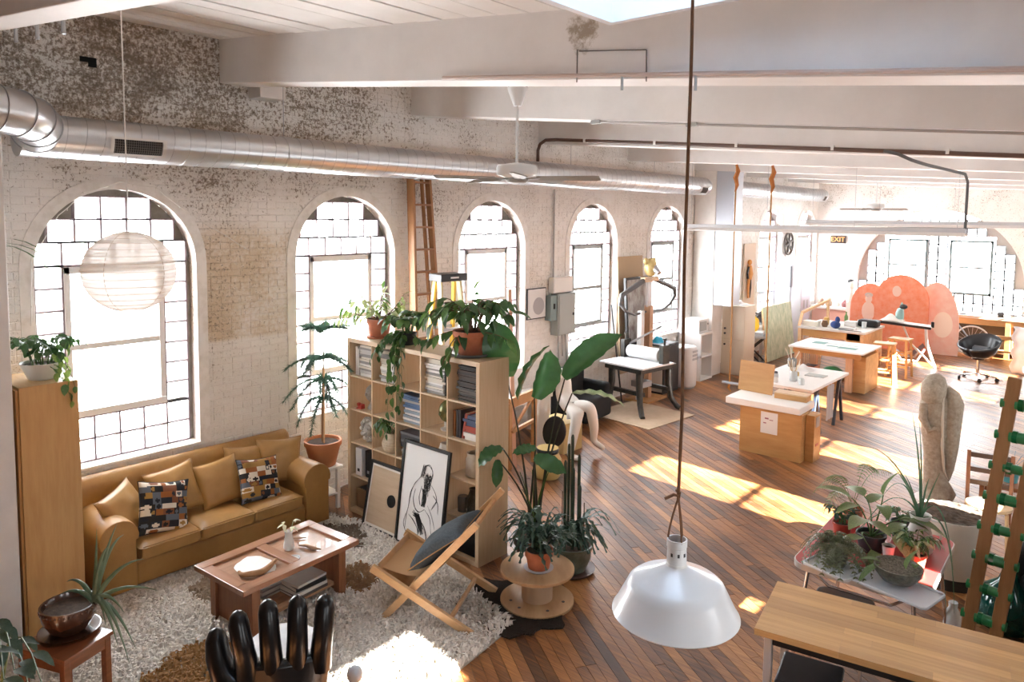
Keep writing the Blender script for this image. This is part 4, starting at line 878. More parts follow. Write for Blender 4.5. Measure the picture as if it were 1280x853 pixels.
# --- oak cabinet with ivy bowl
cb_ = thing('tall_cabinet', 'tall narrow oak cabinet beside the grey column', 'cabinet', (.72, 1.72, 0))
MB().box(.255, .28, -.19, .185, 0, 1.9).build('side_panel', OAK, cb_, bevel=.002); MB().box(-.28, -.255, -.19, .185, 0, 1.9).build('side_panel', OAK, cb_); MB().box(-.255, .255, -.19, .185, 1.878, 1.9).build('top_panel', wood('oak_top', (.60,.40,.20), (.5,.31,.13), 'x'), cb_); MB().box(-.255, .255, -.205, -.19, .05, 1.878).build('door', OAK, cb_); MB().box(-.255, .255, .17, .185, 0, 1.878).build('back_panel', OAK, cb_)
t_ = thing('ivy_bowl', 'white ribbed bowl of ivy and pothos on the oak cabinet', 'potted plant', (.76, 1.745, 1.9))
MB().lathe([(.085,0)] + [(.09+.05*i/9+(.003 if i % 2 else 0), .004+.116*i/9) for i in range(10)] + [(.145,.125),(.135,.125),(.12,.09)], 26).build('bowl', M('white_ribbed_glaze', (.74,.73,.71), .4), t_, smooth=25); MB().lathe([(.001,.1),(.13,.105)], 20, cap0=False, cap1=False).build('soil', SOIL, t_)
rs = random.Random(3); cu1 = bush_curves(22, .30, .22, (0,0,.1), rs, .05, .06); stems(t_, cu1, .003); leaves_on(t_, cu1, [LM(GL, l=1, w=.75, droop=.4, fold=.1), LM(GL, **OVAL)], .072, 7, .2, rs)
tr = [bez((.08,.02,.11), (.16,.06,.30), (.20,.10,.13)), bez((.09,.03,.11), (.20,.10,.22), (.26,.13,-.04)), bez((.10,.02,.11), (.20,.08,.15), (.24,.12,-.10)), bez((.09,.05,.12), (.17,.08,.38), (.18,.12,.24)), bez((.1,.0,.11), (.22,.06,.10), (.28,.10,-.14))]
stems(t_, tr, .003); leaves_on(t_, tr, [LM(GM, **HEART), LM(GY, **HEART)], .075, 6, .25, rs, down=.5)
# a hanging plant half behind the column
t_ = thing('hanging_plant', 'long leaved hanging plant peeking from behind the grey column', 'potted plant', (.30, 1.50, 2.75))
pot(t_, TERRA, .07, .10, .13); MB().tube([(0,0,.13),(0,0,2.0)], .003, 5).build('hanger', STEMG, t_)
cu1 = [bez((0,0,.12), (.08,.1,.28), (.16,.17,-.02)), bez((0,0,.12), (.12,.14,.22), (.20,.22,-.10)), bez((0,0,.12), (.20,.26,.18), (.36,.50,-.06), 10), bez((0,0,.12), (.06,.12,.2), (.12,.2,-.16)), bez((0,0,.12), (-.1,-.1,.2), (-.2,-.1,-.1))]
cu1 = [[p+Vector((.15,.25,0))*(i/(len(c)-1)) for i, p in enumerate(c)] for c in cu1]
for c in cu1:
    m = MB()
    for i in range(len(c)-1):
        wdt = lambda f: .012*sin(pi*min(.97, max(.08, f)))
        sd = Vector((.6,-.8,0)); m.add([c[i]-sd*wdt(i/(len(c)-1)), c[i]+sd*wdt(i/(len(c)-1)), c[i+1]+sd*wdt((i+1)/(len(c)-1)), c[i+1]-sd*wdt((i+1)/(len(c)-1))], [(0,1,2,3)])
    m.build('leaf', GL, t_)
# small plant between cabinet and sofa
t_ = thing('floor_plant', 'pale green plant squeezed between the oak cabinet and the sofa arm', 'potted plant', (.30, 2.02, 0)); pot(t_, TERRA, .07, .09, .16)
rs = random.Random(5); cu1 = bush_curves(7, .75, .12, (0,0,.15), rs); stems(t_, cu1, .003); leaves_on(t_, cu1, LM(GY, **LANCE), .07, 7, .3, rs)
# --- side table with aloe
RW = wood('red_brown_wood', (.25,.09,.035), (.15,.05,.018), 'y', rough=.3, coat=.4)
st_ = thing('side_table', 'small polished brown wood side table at the lower left', 'table', (2.06, 1.44, 0), radians(22))
MB().box(-.20, .20, -.17, .17, .525, .55).build('top', RW, st_, bevel=.004)
for x in (-.165, .165):
    for y in (-.14, .14): MB().box(x-.02, x+.02, y-.02, y+.02, 0, .525).build('leg', RW, st_, bevel=.003)
for y in (-.145, .145): MB().box(-.15, .15, y-.01, y+.01, .455, .525).build('apron', RW, st_)
for x in (-.17, .17): MB().box(x-.01, x+.01, -.13, .13, .455, .525).build('apron', RW, st_)
DB = M('dark_brown_glaze', (.05,.022,.014), .25, c2=(.08,.035,.02), ns=20, coat=.5)
t_ = thing('aloe_pot', 'aloe plant in a dark brown glazed bowl on the side table', 'potted plant', (2.0, 1.485, .551)); t_.scale = (1.15,)*3
MB().lathe([(.10,0),(.135,.008),(.15,.022),(.142,.022),(.10,.012)], 28).build('saucer', DB, t_, smooth=50)
pb = MB().lathe([(.075,.012),(.095,.03),(.128,.09),(.135,.135),(.138,.16),(.128,.16),(.12,.13),(.09,.1)], 28); pb.build('bowl', DB, t_, smooth=50)
bm_ = MB()
for k in range(40): bm_.ball((.135*cos(k*2*pi/40), .135*sin(k*2*pi/40), .142), .006, .006, .008, 6, 4)
bm_.build('beaded_band', DB, t_, smooth=60); MB().lathe([(.001,.125),(.12,.13)], 24, cap0=False, cap1=False).build('soil', SOIL, t_)
ALO = leafm('aloe_leaf', (.10,.17,.10), (.20,.28,.18))
def aloe_leaf(pts, r_):
    c = bez(*pts, 9); MB().tube(c, [r_*(1-(i/9)**1.6*.93) for i in range(10)], 8).build('leaf', ALO, t_, smooth=70)
o_ = (.07, .10, .15); dirs = [(-.10,.06,.36,.10), (.02,.12,.40,.26), (.05,.06,.30,.28), (.16,.20,.22,.22), (.22,.24,.05,.12), (-.22,-.06,.06,.14), (-.05,.18,.3,.3), (.14,.10,-.05,.10), (.20,.04,-.18,.08), (.22,.12,-.22,.06), (.10,.02,-.10,.12), (.24,.08,-.28,.1), (-.12,-.12,.05,.10), (.02,.05,.22,.2)]
for dx, dy, dz_, md in dirs: aloe_leaf((o_, (o_[0]+dx*.45, o_[1]+dy*.45, o_[2]+md), (o_[0]+dx, o_[1]+dy, o_[2]+dz_)), .014)
# plant in the lower left corner
t_ = thing('corner_plant', 'large leafed plant poking into the lower left corner', 'potted plant', (2.42, 1.0, .0)); pot(t_, TERRA, .12, .15, .26)
rs = random.Random(11); big = LM(GB2, l=1, w=.5, droop=.45, fold=.12, wav=.02)
tips = [(3.827, 0.745, 1.451), (3.83, 0.691, 1.548), (4.024, 0.783, 1.447), (3.915, 0.691, 1.48), (4.05, 0.739, 1.443), (3.865, 0.642, 1.422)]
cu1 = []
for p in tips:
    q = Vector(p)-Vector((2.42,1.0,0)); cu1.append(bez((0,0,.24), (q.x*.4,q.y*.4,q.z+.12), tuple(q)))
stems(t_, cu1, .005)
for c in cu1:
    for f in (0, 1, 2): set_leaf(link('leaf', big, t_), c[-1-f], (c[-1]-c[-3]).normalized()*.5+Vector((rs.uniform(-.4,.9), rs.uniform(-.2,.9), rs.uniform(-.6,.2))), s=rs.uniform(.08,.11))
# --- pine sapling on a white stand
t_ = thing('white_stand', 'white painted slatted plant stand between sofa and bookshelf', 'stand', (.36, 4.42, 0))
for x in (-.12, .12):
    for y in (-.12, .12): MB().box(x-.018, x+.018, y-.018, y+.018, 0, .44).build('leg', WHITE, t_)
MB().box(-.16, .16, -.16, .16, .44, .465).build('top', WHITE, t_, bevel=.003); MB().box(-.14, .14, -.14, .14, .16, .175).build('shelf', WHITE, t_)
t_ = thing('pine_sapling', 'small tiered pine sapling in a terracotta pot on the white stand', 'potted plant', (.36, 4.44, .466))
pot(t_, M('orange_terracotta', (.50,.19,.08), .7), .13, .19, .27, .035); MB().tube([(0,0,.24),(.0,.0,.6),(.005,.01,1.0),(0,.02,1.42),(0,.02,1.55)], [.016,.013,.011,.006,.003], 8).build('trunk', M('pine_bark', (.30,.17,.10), .85), t_, smooth=60)
MB().tube([(.05,-.02,.24),(.03,.0,1.05)], .009, 7).build('stake', PINE, t_)
PN = leafm('pine_needles', (.03,.085,.055), (.08,.16,.11), 20); rs = random.Random(8)
for zt, nb, ln, dr in ((1.45,6,.26,-.02), (1.15,6,.40,.10), (.92,6,.42,.22), (.72,4,.36,.30)):
    for k in range(nb):
        a = 2*pi*k/nb+rs.uniform(-.25,.25)+zt; l_ = ln*rs.uniform(.8,1.1); c = bez((0,.01,zt), (cos(a)*l_*.5,sin(a)*l_*.5,zt+.05), (max(-.22, cos(a)*l_),sin(a)*l_,zt-dr), 8); m = MB(); m.tube(c, [.006-.0005*i for i in range(9)], 5)
        for i in range(1, 9):
            for q in range(46):
                p = c[i-1].lerp(c[i], rs.random()); d = (c[i]-c[i-1]).normalized(); rv_ = Vector((rs.gauss(0,1), rs.gauss(0,1), rs.gauss(0,.7)+.2)).normalized(); e_ = p+(rv_+d*.8).normalized()*rs.uniform(.045,.08); sd = d.cross(rv_).normalized()*.0045
                m.add([p-sd, p+sd, e_], [(0,1,2)])
        m.build('branch', PN, t_)
# --- plants on top of the bookshelf
def shelf_top(x, y): return (x, y, 1.85)
t_ = thing('spreading_plant', 'pale leggy plant in a terracotta pot at the left on the bookshelf', 'potted plant', (.86, 4.80, 1.85)); MB().lathe([(.10,0),(.125,.004),(.13,.02),(.12,.02)], 24).build('saucer', TERRA, t_, smooth=50); pot(t_, TERRA, .09, .125, .20, .03)
rs = random.Random(21); cu1 = [bez((0,0,.18), (-.12,-.10,.22), (-.30,-.36,.20)), bez((0,0,.18), (-.16,-.12,.32), (-.18,-.24,.42)), bez((0,0,.18), (-.1,-.05,.30), (-.06,-.16,.42)), bez((0,0,.18), (.1,.1,.25), (.18,.18,.45)), bez((0,0,.18), (.05,0,.3), (.04,.03,.46)), bez((0,0,.18), (.12,.05,.24), (.2,.15,.36)), bez((0,0,.18), (-.02,.05,.35), (-.04,.08,.5)), bez((0,0,.18), (.0,.0,.3), (.1,-.05,.44)), bez((0,0,.18), (-.2,-.15,.22), (-.24,-.3,.34)), bez((0,0,.18), (.05,-.08,.26), (.05,-.14,.36))]
stems(t_, cu1, .007, STEMB); leaves_on(t_, cu1, [LM(GY, **LANCE), LM(GM, **LANCE), LM(leafm('pale_green_leaf', (.28,.38,.14), (.45,.5,.25)), **OVAL)], .125, 10, .4, rs, down=.5)
t_ = thing('trailing_plant', 'trailing pothos hanging down the front of the bookshelf', 'potted plant', (1.38, 4.74, 1.85)); pot(t_, M('black_pot', (.02,.02,.02), .5), .07, .09, .12)
rs = random.Random(22); cu1 = bush_curves(20, .28, .24, (0,0,.11), rs, .05, .04)
tr = [bez((0,-.05,.12), (.02+dx,-.22,.16), (dx*1.5,-.235,dz_), 9) for dx, dz_ in ((-.10,-.10), (-.03,-.50), (.03,-.62), (.08,-.55), (.13,-.40), (.0,-.30), (.10,-.58), (-.02,-.64), (.05,-.36))] + [bez((0,0,.12), (-.2,-.1,.2), (-.3,-.22,-.15)), bez((0,0,.12), (.3,-.05,.05), (.42,-.12,.12)), bez((0,0,.12), (-.15,-.1,.15), (-.22,-.22,-.05))]
stems(t_, cu1 + tr, .004); leaves_on(t_, cu1, [LM(GM, **HEART), LM(GL, **HEART)], .10, 7, .25, rs); leaves_on(t_, tr, [LM(GL, **HEART), LM(GM, **HEART), LM(GL, **OVAL)], .085, 10, .2, rs, down=.6)
t_ = thing('broadleaf_plant', 'dark broad leaved plant in a terracotta pot at the right on the bookshelf', 'potted plant', (2.22, 4.78, 1.85)); MB().lathe([(.15,0),(.185,.006),(.20,.03),(.188,.03),(.15,.012)], 26).build('saucer', M('grey_saucer', (.16,.16,.16), .4), t_, smooth=50); pot(t_, TERRA, .115, .165, .23, .03)
rs = random.Random(23); cu1 = bush_curves(26, .42, .36, (0,0,.22), rs, .16, .06) + [bez((0,0,.22), (.25,.05,.35), (.40,.12,.42)), bez((0,0,.22), (.3,.0,.25), (.46,-.02,.2)), bez((0,0,.22), (-.2,-.15,.25), (-.34,-.25,.10)), bez((0,0,.22), (.02,-.2,.30), (.02,-.3,-.02)), bez((0,0,.22), (-.05,-.2,.25), (-.12,-.25,-.08)), bez((0,0,.2),(0,0,.5),(.02,.02,.6))]
stems(t_, cu1, .006, STEMB); leaves_on(t_, cu1, [LM(GL, **OVAL), LM(GL, **OVAL), LM(GM, **OVAL)], .15, 5, .35, rs, down=.35)
# basket plant inside the shelf
x, y, z = cell(1, 2)
t_ = thing('basket_plant', 'bushy plant in a cream woven basket inside the bookshelf', 'potted plant', (x+.03, y+.10, z)); MB().lathe([(.07,0),(.09,.01)] + [(.09+.022*sin(pi*i/10)+(.003 if i % 2 else 0), .01+.13*i/10) for i in range(1, 11)] + [(.075,.19),(.065,.19),(.07,.12)], 22).build('basket', M('cream_basket', (.62,.52,.38), .8, c2=(.50,.40,.27), ns=30), t_, smooth=30)
rs = random.Random(24); cu1 = bush_curves(16, .26, .16, (0,-.03,.17), rs, .15, .03); cu1 = [c for c in cu1 if c[-1].y < .1]; stems(t_, cu1, .003); leaves_on(t_, cu1, [LM(GL, **OVAL), LM(GM, **OVAL)], .07, 7, .25, rs, down=.5)
# --- cable spool with fern-like plant
sp_ = thing('cable_spool', 'wooden cable spool used as a table by the plants', 'table', (3.27, 4.49, 0))
SPW = wood('spool_ply', (.52,.33,.17), (.36,.20,.09), 'x', s=2.2, k=4, rough=.5)
for z, nm in ((0, 'bottom_flange'), (.26, 'top_flange')): MB().lathe([(.29,z),(.30,z+.006),(.30,z+.026),(.292,z+.032)], 48).build(nm, SPW, sp_, smooth=40)
MB().lathe([(.125,.032),(.125,.26)], 32).build('drum', M('cardboard_drum', (.50,.37,.25), .7), sp_, smooth=40)
for a in (.4, 1.3, 2.6, 3.7, 5.0, 5.6): MB().at((.22*cos(a), .22*sin(a), .0325)).lathe([(.012,-.002),(.014,.0),(.010,.003),(.001,.001)], 12).build('bolt_hole', M('bolt_dark', (.05,.04,.035), .5), sp_)
m = MB()
for i in range(9): m.cbox((.1262, -.055+i*.013+(.006 if i > 4 else 0), .155), .001, .003, .018).cbox((.1262, -.051+i*.013+(.006 if i > 4 else 0), .155+(.008 if i % 2 else -.008)), .001, .007, .003)
sp_.rotation_euler = (0, 0, -.9)
t_ = thing('fishbone_cactus', 'dark toothed leaf plant in a terracotta pot on the cable spool', 'potted plant', (3.30, 4.47, .292)); MB().lathe([(.10,0),(.11,.003),(.12,.012),(.112,.012)], 24).build('saucer', clearm('clear_saucer', (.8,.82,.84), .35, .1), t_, smooth=50)
t_.location.z = .293; MB().lathe([(.075,.005),(.085,.01),(.105,.11),(.113,.112),(.115,.165),(.105,.165),(.10,.12)], 26).build('pot', TERRA, t_, smooth=40); MB().lathe([(.001,.14),(.105,.145)], 22, cap0=False, cap1=False).build('soil', SOIL, t_)
def strap(c, w_, teeth=True, amp=.5):
    m = MB(); n = len(c); L_ = None; vs = []
    for i, p in enumerate(c):
        d = (c[min(i+1,n-1)]-c[max(i-1,0)]).normalized(); sd = d.cross(Vector((0,0,1))); sd = sd.normalized() if sd.length > .1 else Vector((cos(i),sin(i),0)).normalized()
        if i and sd.dot(L_) < 0: sd = -sd
        L_ = sd; k_ = w_*(.35+.65*sin(pi*min(.95, .1+i/(n-1)*.85)))*((1+amp) if (i % 2 and teeth) else (1-amp if teeth else 1)); vs += [p-sd*k_, p+Vector((0,0,-.004)), p+sd*k_]
    return m.add(vs, [(i*3+j, i*3+j+1, i*3+j+4, i*3+j+3) for i in range(n-1) for j in range(2)])
DKG = leafm('dark_strap', (.012,.035,.022), (.05,.10,.07), 14, .3); rs = random.Random(31)
for k in range(84):
    a = rs.uniform(0, 2*pi); s_ = rs.uniform(.14,.36); h_ = rs.uniform(.16,.50); c = bez((.03*cos(a),.03*sin(a),.15), (s_*.5*cos(a), s_*.5*sin(a), .15+h_), (s_*cos(a+.3), s_*sin(a+.3), .17+h_*.55-rs.random()*.14), 13); strap(c, .017).build('leaf', DKG, t_)
# --- bird of paradise in a navy pot
t_ = thing('bird_of_paradise', 'tall paddle leaved plant in a navy pot behind the cable spool', 'potted plant', (2.84, 4.98, 0)); NV = M('navy_glaze', (.02,.03,.045), .3, coat=.4)
MB().lathe([(.19,0),(.22,.008),(.235,.035),(.222,.035),(.19,.015)], 28).build('saucer', M('dark_saucer', (.05,.03,.03), .4), t_, smooth=50); MB().lathe([(.12,.015),(.145,.03),(.175,.17),(.175,.19),(.195,.2),(.198,.27),(.18,.27),(.17,.2)], 28).build('pot', NV, t_, smooth=40); MB().lathe([(.001,.24),(.18,.245)], 22, cap0=False, cap1=False).build('soil', SOIL, t_)
BOP = leafm('paddle_leaf', (.014,.062,.018), (.045,.13,.04), 5, .28)
def paddle(base, tip, w_, face, curl=.25, droop=.08, nm='leaf', mat_=None):
    """big leaf from base to tip; face = rough normal"""
    b0 = Vector(base)-Vector(t_.location); e0 = Vector(tip)-Vector(t_.location); ax = e0-b0; ln = ax.length; d = ax.normalized(); f = Vector(face); f = (f-d*f.dot(d)).normalized(); sd = d.cross(f); n = 14; vs = []
    for i in range(n+1):
        q = i/n; hw = w_/2*(sin(pi*min(1, q*.93+.07))**.62 if q < 1 else .03)*(1 if q < .85 else (1-q)/.15*.85+.15); p = b0+d*ln*q-f*droop*ln*sin(pi*q)*-1
        for j in (-1,-.5,0,.5,1): vs.append(p+sd*hw*j+f*(curl*hw*abs(j)**1.5+.012*sin(i*2.1+j)*abs(j)))
    MB().add(vs, [(i*5+j, i*5+j+1, i*5+j+6, i*5+j+5) for i in range(n) for j in range(4)]).build(nm, mat_ or BOP, t_, smooth=70)
    return b0
camdir = Vector((.62,-.62,.35))
base_pts = []
D0 = 7.15
for bpx, tpx, w_, fc, cl in (((2.479, 4.982, 1.648), (2.426, 4.859, 2.204), .34, (.6,-.65,.3), .15), ((2.777, 5.028, 1.497), (2.768, 5.262, 1.909), .25, (.8,-.3,.2), .7), ((3.032, 5.137, 1.694), (3.339, 5.578, 2.079), .24, (.2,-.8,.6), .55)):
    b0 = paddle(bpx, tpx, w_, fc, cl); base_pts.append(b0)
paddle((2.67, 4.932, 1.482), (2.786, 5.215, 1.954), .16, (-.5,-.6,.5), .5)
base_pts.append(paddle((3.088, 5.173, 1.568), (3.414, 5.513, 1.453), .07, (.2,-.4,1), .4, .12, mat_=GV))
base_pts.append(paddle((2.717, 4.669, 1.113), (2.637, 4.452, 0.972), .14, (.3,-.4,1), .2, .2)); base_pts.append(paddle((2.691, 4.636, 1.008), (2.728, 4.578, 0.783), .10, (.7,-.6,.2), .3))
base_pts.append(paddle((2.993, 4.773, 1.065), (3.237, 4.908, 0.949), .15, (.5,-.6,.7), .2)); base_pts.append(paddle((2.937, 4.862, 1.116), (2.847, 4.648, 1.091), .10, (.5,-.4,.9), .2))
rs = random.Random(41)
for p in base_pts:
    q = Vector((rs.uniform(-.06,.06), rs.uniform(-.06,.06), .24)); stems(t_, [bez(q, (q.x*.6+p.x*.3, q.y*.6+p.y*.3, q.z+(p.z-q.z)*.6), p, 8)], .012, M('dark_petiole', (.03,.035,.02), .5), 'petiole', .5)
for k in range(5):
    a = rs.uniform(0, 6.28); q = Vector((rs.uniform(-.08,.08), rs.uniform(-.08,.08), .24)); e_ = q+Vector((cos(a)*.15, sin(a)*.15, rs.uniform(.4,.75))); stems(t_, [bez(q, q+Vector((0,0,.3)), e_, 7)], .008, STEMG, 'petiole', .4)
# --- cactus stalks in a green ceramic pot
t_ = thing('stalk_plant', 'dark cactus stalks in a green glazed pot beside the cable spool', 'potted plant', (3.16, 5.10, 0)); GG2 = M('green_glaze', (.08,.11,.08), .3, c2=(.16,.20,.16), ns=15, coat=.4)
MB().lathe([(.17,0),(.20,.008),(.215,.03),(.203,.03),(.17,.014)], 28).build('saucer', M('brown_saucer', (.10,.05,.04), .4), t_, smooth=50); MB().lathe([(.11,.014),(.13,.02),(.175,.13),(.178,.20),(.19,.215),(.195,.25),(.18,.25),(.17,.2)], 28).build('pot', GG2, t_, smooth=40); MB().lathe([(.001,.22),(.175,.225)], 22, cap0=False, cap1=False).build('soil', SOIL, t_)
CACT = M('dark_cactus', (.018,.028,.016), .5, c2=(.04,.06,.03), ns=10)
for x, y, h_ in ((.0,.0,1.22), (.06,.02,1.05), (-.06,.03,1.12), (.05,-.05,.95), (-.03,-.06,1.0), (.10,-.02,.80)):
    m = MB(); pr = []
    m.lathe([(.013,.2),(.015,.4),(.015,h_-.02),(.010,h_),(.002,h_+.008)], 5, (x,y,0)); m.build('stalk', CACT, t_)
for x, y, h_ in ((.09,.06,.62), (-.09,-.02,.7), (.02,.09,.66)): MB().lathe([(.005,.2),(.005,h_)], 6, (x,y,0)).build('cane', STEMB, t_)
rs = random.Random(33)
for k in range(48):
    a = rs.uniform(-2.6, 1.6); s_ = rs.uniform(.18,.46); h_ = rs.uniform(.12,.50); c = bez((.05*cos(a),.05*sin(a),.24), (s_*.5*cos(a), s_*.5*sin(a), .3+h_), (s_*cos(a), s_*sin(a), .26+h_*.4-rs.random()*.1), 13); strap(c, .017).build('leaf', DKG, t_)
for k, (a, s_) in enumerate(((.5,.45),(.7,.4),(.2,.42))): pass
# --- white enamel pendant on a rope
t_ = thing('pendant_lamp', 'large white enamel pendant shade hanging on a brown rope', 'lamp', (5.735, 2.185, 1.79))
EN = M('white_enamel', (.60,.595,.585), .3, coat=.2)
sh_ = MB().lathe([(.208,.0),(.214,.006),(.205,.018),(.168,.092),(.160,.108),(.142,.122),(.045,.165),(.036,.172),(.034,.18),(.031,.18),(.033,.168),(.14,.115),(.155,.102),(.163,.09),(.200,.015)], 56, cap0=False, cap1=False); sh_.build('shade', EN, t_, smooth=35)
MB().lathe([(.042,.160),(.036,.172),(.0335,.178),(.032,.235),(.034,.237),(.034,.262),(.029,.262),(.027,.236)], 32, cap0=False, cap1=False).build('neck', M('grey_enamel_neck', (.62,.62,.62), .35), t_, smooth=40)
for a in (-.9, -.2, -1.6): MB().at((.0318*cos(a), .0318*sin(a), .215), (0,0,a)).box(-.002, .002, -.0035, .0035, -.006, .006).build('vent_slot', BLACK, t_)
MB().lathe([(.001,.22),(.028,.22)], 24, cap0=False, cap1=False).build('socket_plate', M('socket_dark', (.05,.05,.05), .6), t_)
MB().ball((0,0,.06), .03, .03, .038, 14, 9).build('bulb', M('bulb_glass', (.8,.8,.78), .2), t_, smooth=60)
ROPE = M('brown_rope', (.17,.075,.03), .9, c2=(.09,.04,.02), ns=90, st=(1,1,.3), bump=.4); k_ = (.0,.0,.405)
for a in (-.6, 1.5, 3.4): MB().tube(bez((.031*cos(a),.031*sin(a),.255), (.03*cos(a),.03*sin(a),.30), k_), .0035, 6).build('rope_leg', ROPE, t_)
MB().tube([(0,0,.395),(.0,.0,.43),(.004,.002,.7),(-.002,0,1.2),(.003,.0,1.8),(0,0,2.55)], .0058, 8).build('rope', ROPE, t_, smooth=60)
MB().tube([(-.035,-.03,.40),(-.012,-.01,.415),(.004,.0,.41),(.0,.008,.42),(-.006,.0,.428),(.006,-.002,.42)], .0055, 7).build('knot', ROPE, t_, smooth=60)
# --- paper lantern
t_ = thing('paper_lantern', 'round white paper lantern hanging before the first window', 'lamp', (2.699, 1.629, 2.81))
LP = M('rice_paper', (.88,.86,.82), .9); nt_ = LP.node_tree; tr_ = nt_.nodes.new('ShaderNodeBsdfTranslucent'); tr_.inputs[0].default_value = (.95,.92,.86,1); mx = nt_.nodes.new('ShaderNodeMixShader'); mx.inputs[0].default_value = .62; tp_ = nt_.nodes.new('ShaderNodeBsdfTransparent'); mx2 = nt_.nodes.new('ShaderNodeMixShader'); mx2.inputs[0].default_value = .16; nt_.links.new(mx.outputs[0], mx2.inputs[1]); nt_.links.new(tp_.outputs[0], mx2.inputs[2]); nt_.links.new(nt_.nodes['Principled BSDF'].outputs[0], mx.inputs[1]); nt_.links.new(tr_.outputs[0], mx.inputs[2]); nt_.links.new(mx2.outputs[0], nt_.nodes['Material Output'].inputs[0])
LR = .235; prof = [(LR*sin(a)*(1+.012*((i % 2)*2-1)), -LR*.93*cos(a)) for i, a in enumerate([.18+(pi-.36)*k/44 for k in range(45)])]
MB().lathe(prof, 40, cap0=False, cap1=False).build('shade', LP, t_, smooth=20)
m = MB()
for i in range(2, 44, 3): r_, z = prof[i]; m.tube([(r_*1.002*cos(a), r_*1.002*sin(a), z) for a in [2*pi*k/36 for k in range(36)]], .0013, 4, closed=True)
m.build('wire_ribs', M('rib_wire', (.62,.52,.42), .7), t_)
for a in (-2.2, -.9, .4, 1.7): MB().tube([(LR*1.0*sin(q)*cos(a), LR*sin(q)*sin(a), -LR*.93*cos(q)) for q in [.18+(pi-.36)*k/16 for k in range(17)]], .0016, 4).build('seam', M('seam_wire', (.55,.45,.35), .7), t_)
MB().tube([(.042*cos(a), .042*sin(a), LR*.93*cos(.18)) for a in [2*pi*k/20 for k in range(20)]], .003, 5, closed=True).build('top_ring', WHITE, t_)
MB().tube([(0,0,.1),(.0,0,.3),(-.012,0,1.5)], .0035, 6).build('cord', M('white_cord', (.75,.74,.72), .7), t_)
# --- spiral duct
GALV = M('galvanised', (.66,.67,.68), .30, .9, c2=(.58,.59,.61), ns=3, bump=.05, bs=4)
du_ = thing('spiral_duct', 'long galvanised spiral duct running along the brick wall', 'duct', (.48, 0, 3.705)); DR = .165
def spiral(m, y0_, y1_, r_, pitch):
    n = int((y1_-y0_)/pitch*20); m.tube([(r_*cos(2*pi*i/20), y0_+(y1_-y0_)*i/n, r_*sin(2*pi*i/20)) for i in range(n+1)], .0035, 4)
MB().at((0,0,0),(-pi/2,0,0)).lathe([(.002,1.72),(DR,1.72),(DR,12.75)], 40, cap0=False, cap1=False).build('pipe', GALV, du_, smooth=60)
m = MB(); spiral(m, 1.74, 12.7, DR, .135); m.build('spiral_seam', M('dark_seam_metal', (.42,.43,.45), .4, .8), du_)  # seam ridge in a darker metal than the pipe
MB().at((0,0,0),(-pi/2,0,0)).lathe([(.002,12.9),(DR*.8,12.86),(DR,12.75)], 36, cap0=False, cap1=False).build('end_cap', GALV, du_, smooth=60)
MB().at((0,0,0),(-pi/2,0,0)).lathe([(.002,14.1),(DR*.93,14.1),(DR*.93,19.3),(.002,19.42)], 32, cap0=False, cap1=False).build('far_pipe', GALV, du_, smooth=60)
m = MB(); spiral(m, 14.15, 19.3, DR*.93, .18); m.build('spiral_seam', bpy.data.materials['dark_seam_metal'], du_)
for y in (3.95, 6.72, 8.6, 10.9): MB().at((0,0,0),(-pi/2,0,0)).lathe([(DR+.001,y-.045),(DR+.006,y-.04),(DR+.006,y+.04),(DR+.001,y+.045)], 36, cap0=False, cap1=False).build('joint_band', GALV, du_, smooth=40)
# elbow and the branch beside it
el = MB(); pts = [(.55,-1.2,.12),(.55,1.30,.12)] + [(.55-.46*(1-cos(q)), 1.30+.52*sin(q), .12-.10*(1-cos(q))) for q in [pi/2*k/5 for k in range(1, 6)]]; el.tube(pts, .158, 32); el.build('elbow', GALV, du_, smooth=50)
for i in range(1, 6):
    p = Vector(pts[i+1]); d = (Vector(pts[min(i+2, 6)])-Vector(pts[i])).normalized(); a_ = d.orthogonal().normalized(); b_ = d.cross(a_); MB().tube([p+(a_*cos(q)+b_*sin(q))*.161 for q in [2*pi*k/28 for k in range(28)]], .005, 5, closed=True).build('elbow_seam', bpy.data.materials['dark_seam_metal'], du_)
for y in (-.9, -.3, .3, .9): MB().tube([(.55+.161*cos(q), y+.3, .12+.161*sin(q)) for q in [2*pi*k/28 for k in range(28)]], .005, 5, closed=True).build('elbow_seam', bpy.data.materials['dark_seam_metal'], du_)
gr = MB()
def grille(y0_, y1_, a0, parent):
    P = lambda y, a, r_=DR+.012: (r_*cos(a), y, r_*sin(a)); hw = .86
    f = MB(); n = 8
    for ya, yb, aa, ab in ((y0_, y1_, a0-hw*.5, a0-hw*.5+.10), (y0_, y1_, a0+hw*.5-.10, a0+hw*.5), (y0_, y0_+.03, a0-hw*.5, a0+hw*.5), (y1_-.03, y1_, a0-hw*.5, a0+hw*.5)):
        f.grid(lambda u, v: P(ya+(yb-ya)*u, aa+(ab-aa)*v, DR+.016), 2, 4)
    f.build('grille_frame', M('grille_white', (.62,.61,.59), .5), parent); g_ = MB().grid(lambda u, v: P(y0_+.03+(y1_-y0_-.06)*u, a0-hw*.4+hw*.8*v, DR+.006), 2, 5).build('grille_dark', M('grille_dark', (.02,.018,.017), .8), parent)
    b_ = MB()
    for k in range(22): y = y0_+.04+(y1_-y0_-.08)*k/21; b_.tube([P(y, a0-hw*.4+hw*.8*q/4, DR+.012) for q in range(5)], .0022, 4)
    for k in range(1, 6): b_.tube([P(y0_+.03, a0-hw*.4+hw*.8*k/6, DR+.012), P(y1_-.03, a0-hw*.4+hw*.8*k/6, DR+.012)], .002, 4)
    b_.build('grille_bars', M('grille_bar', (.16,.15,.14), .6, .5), parent)
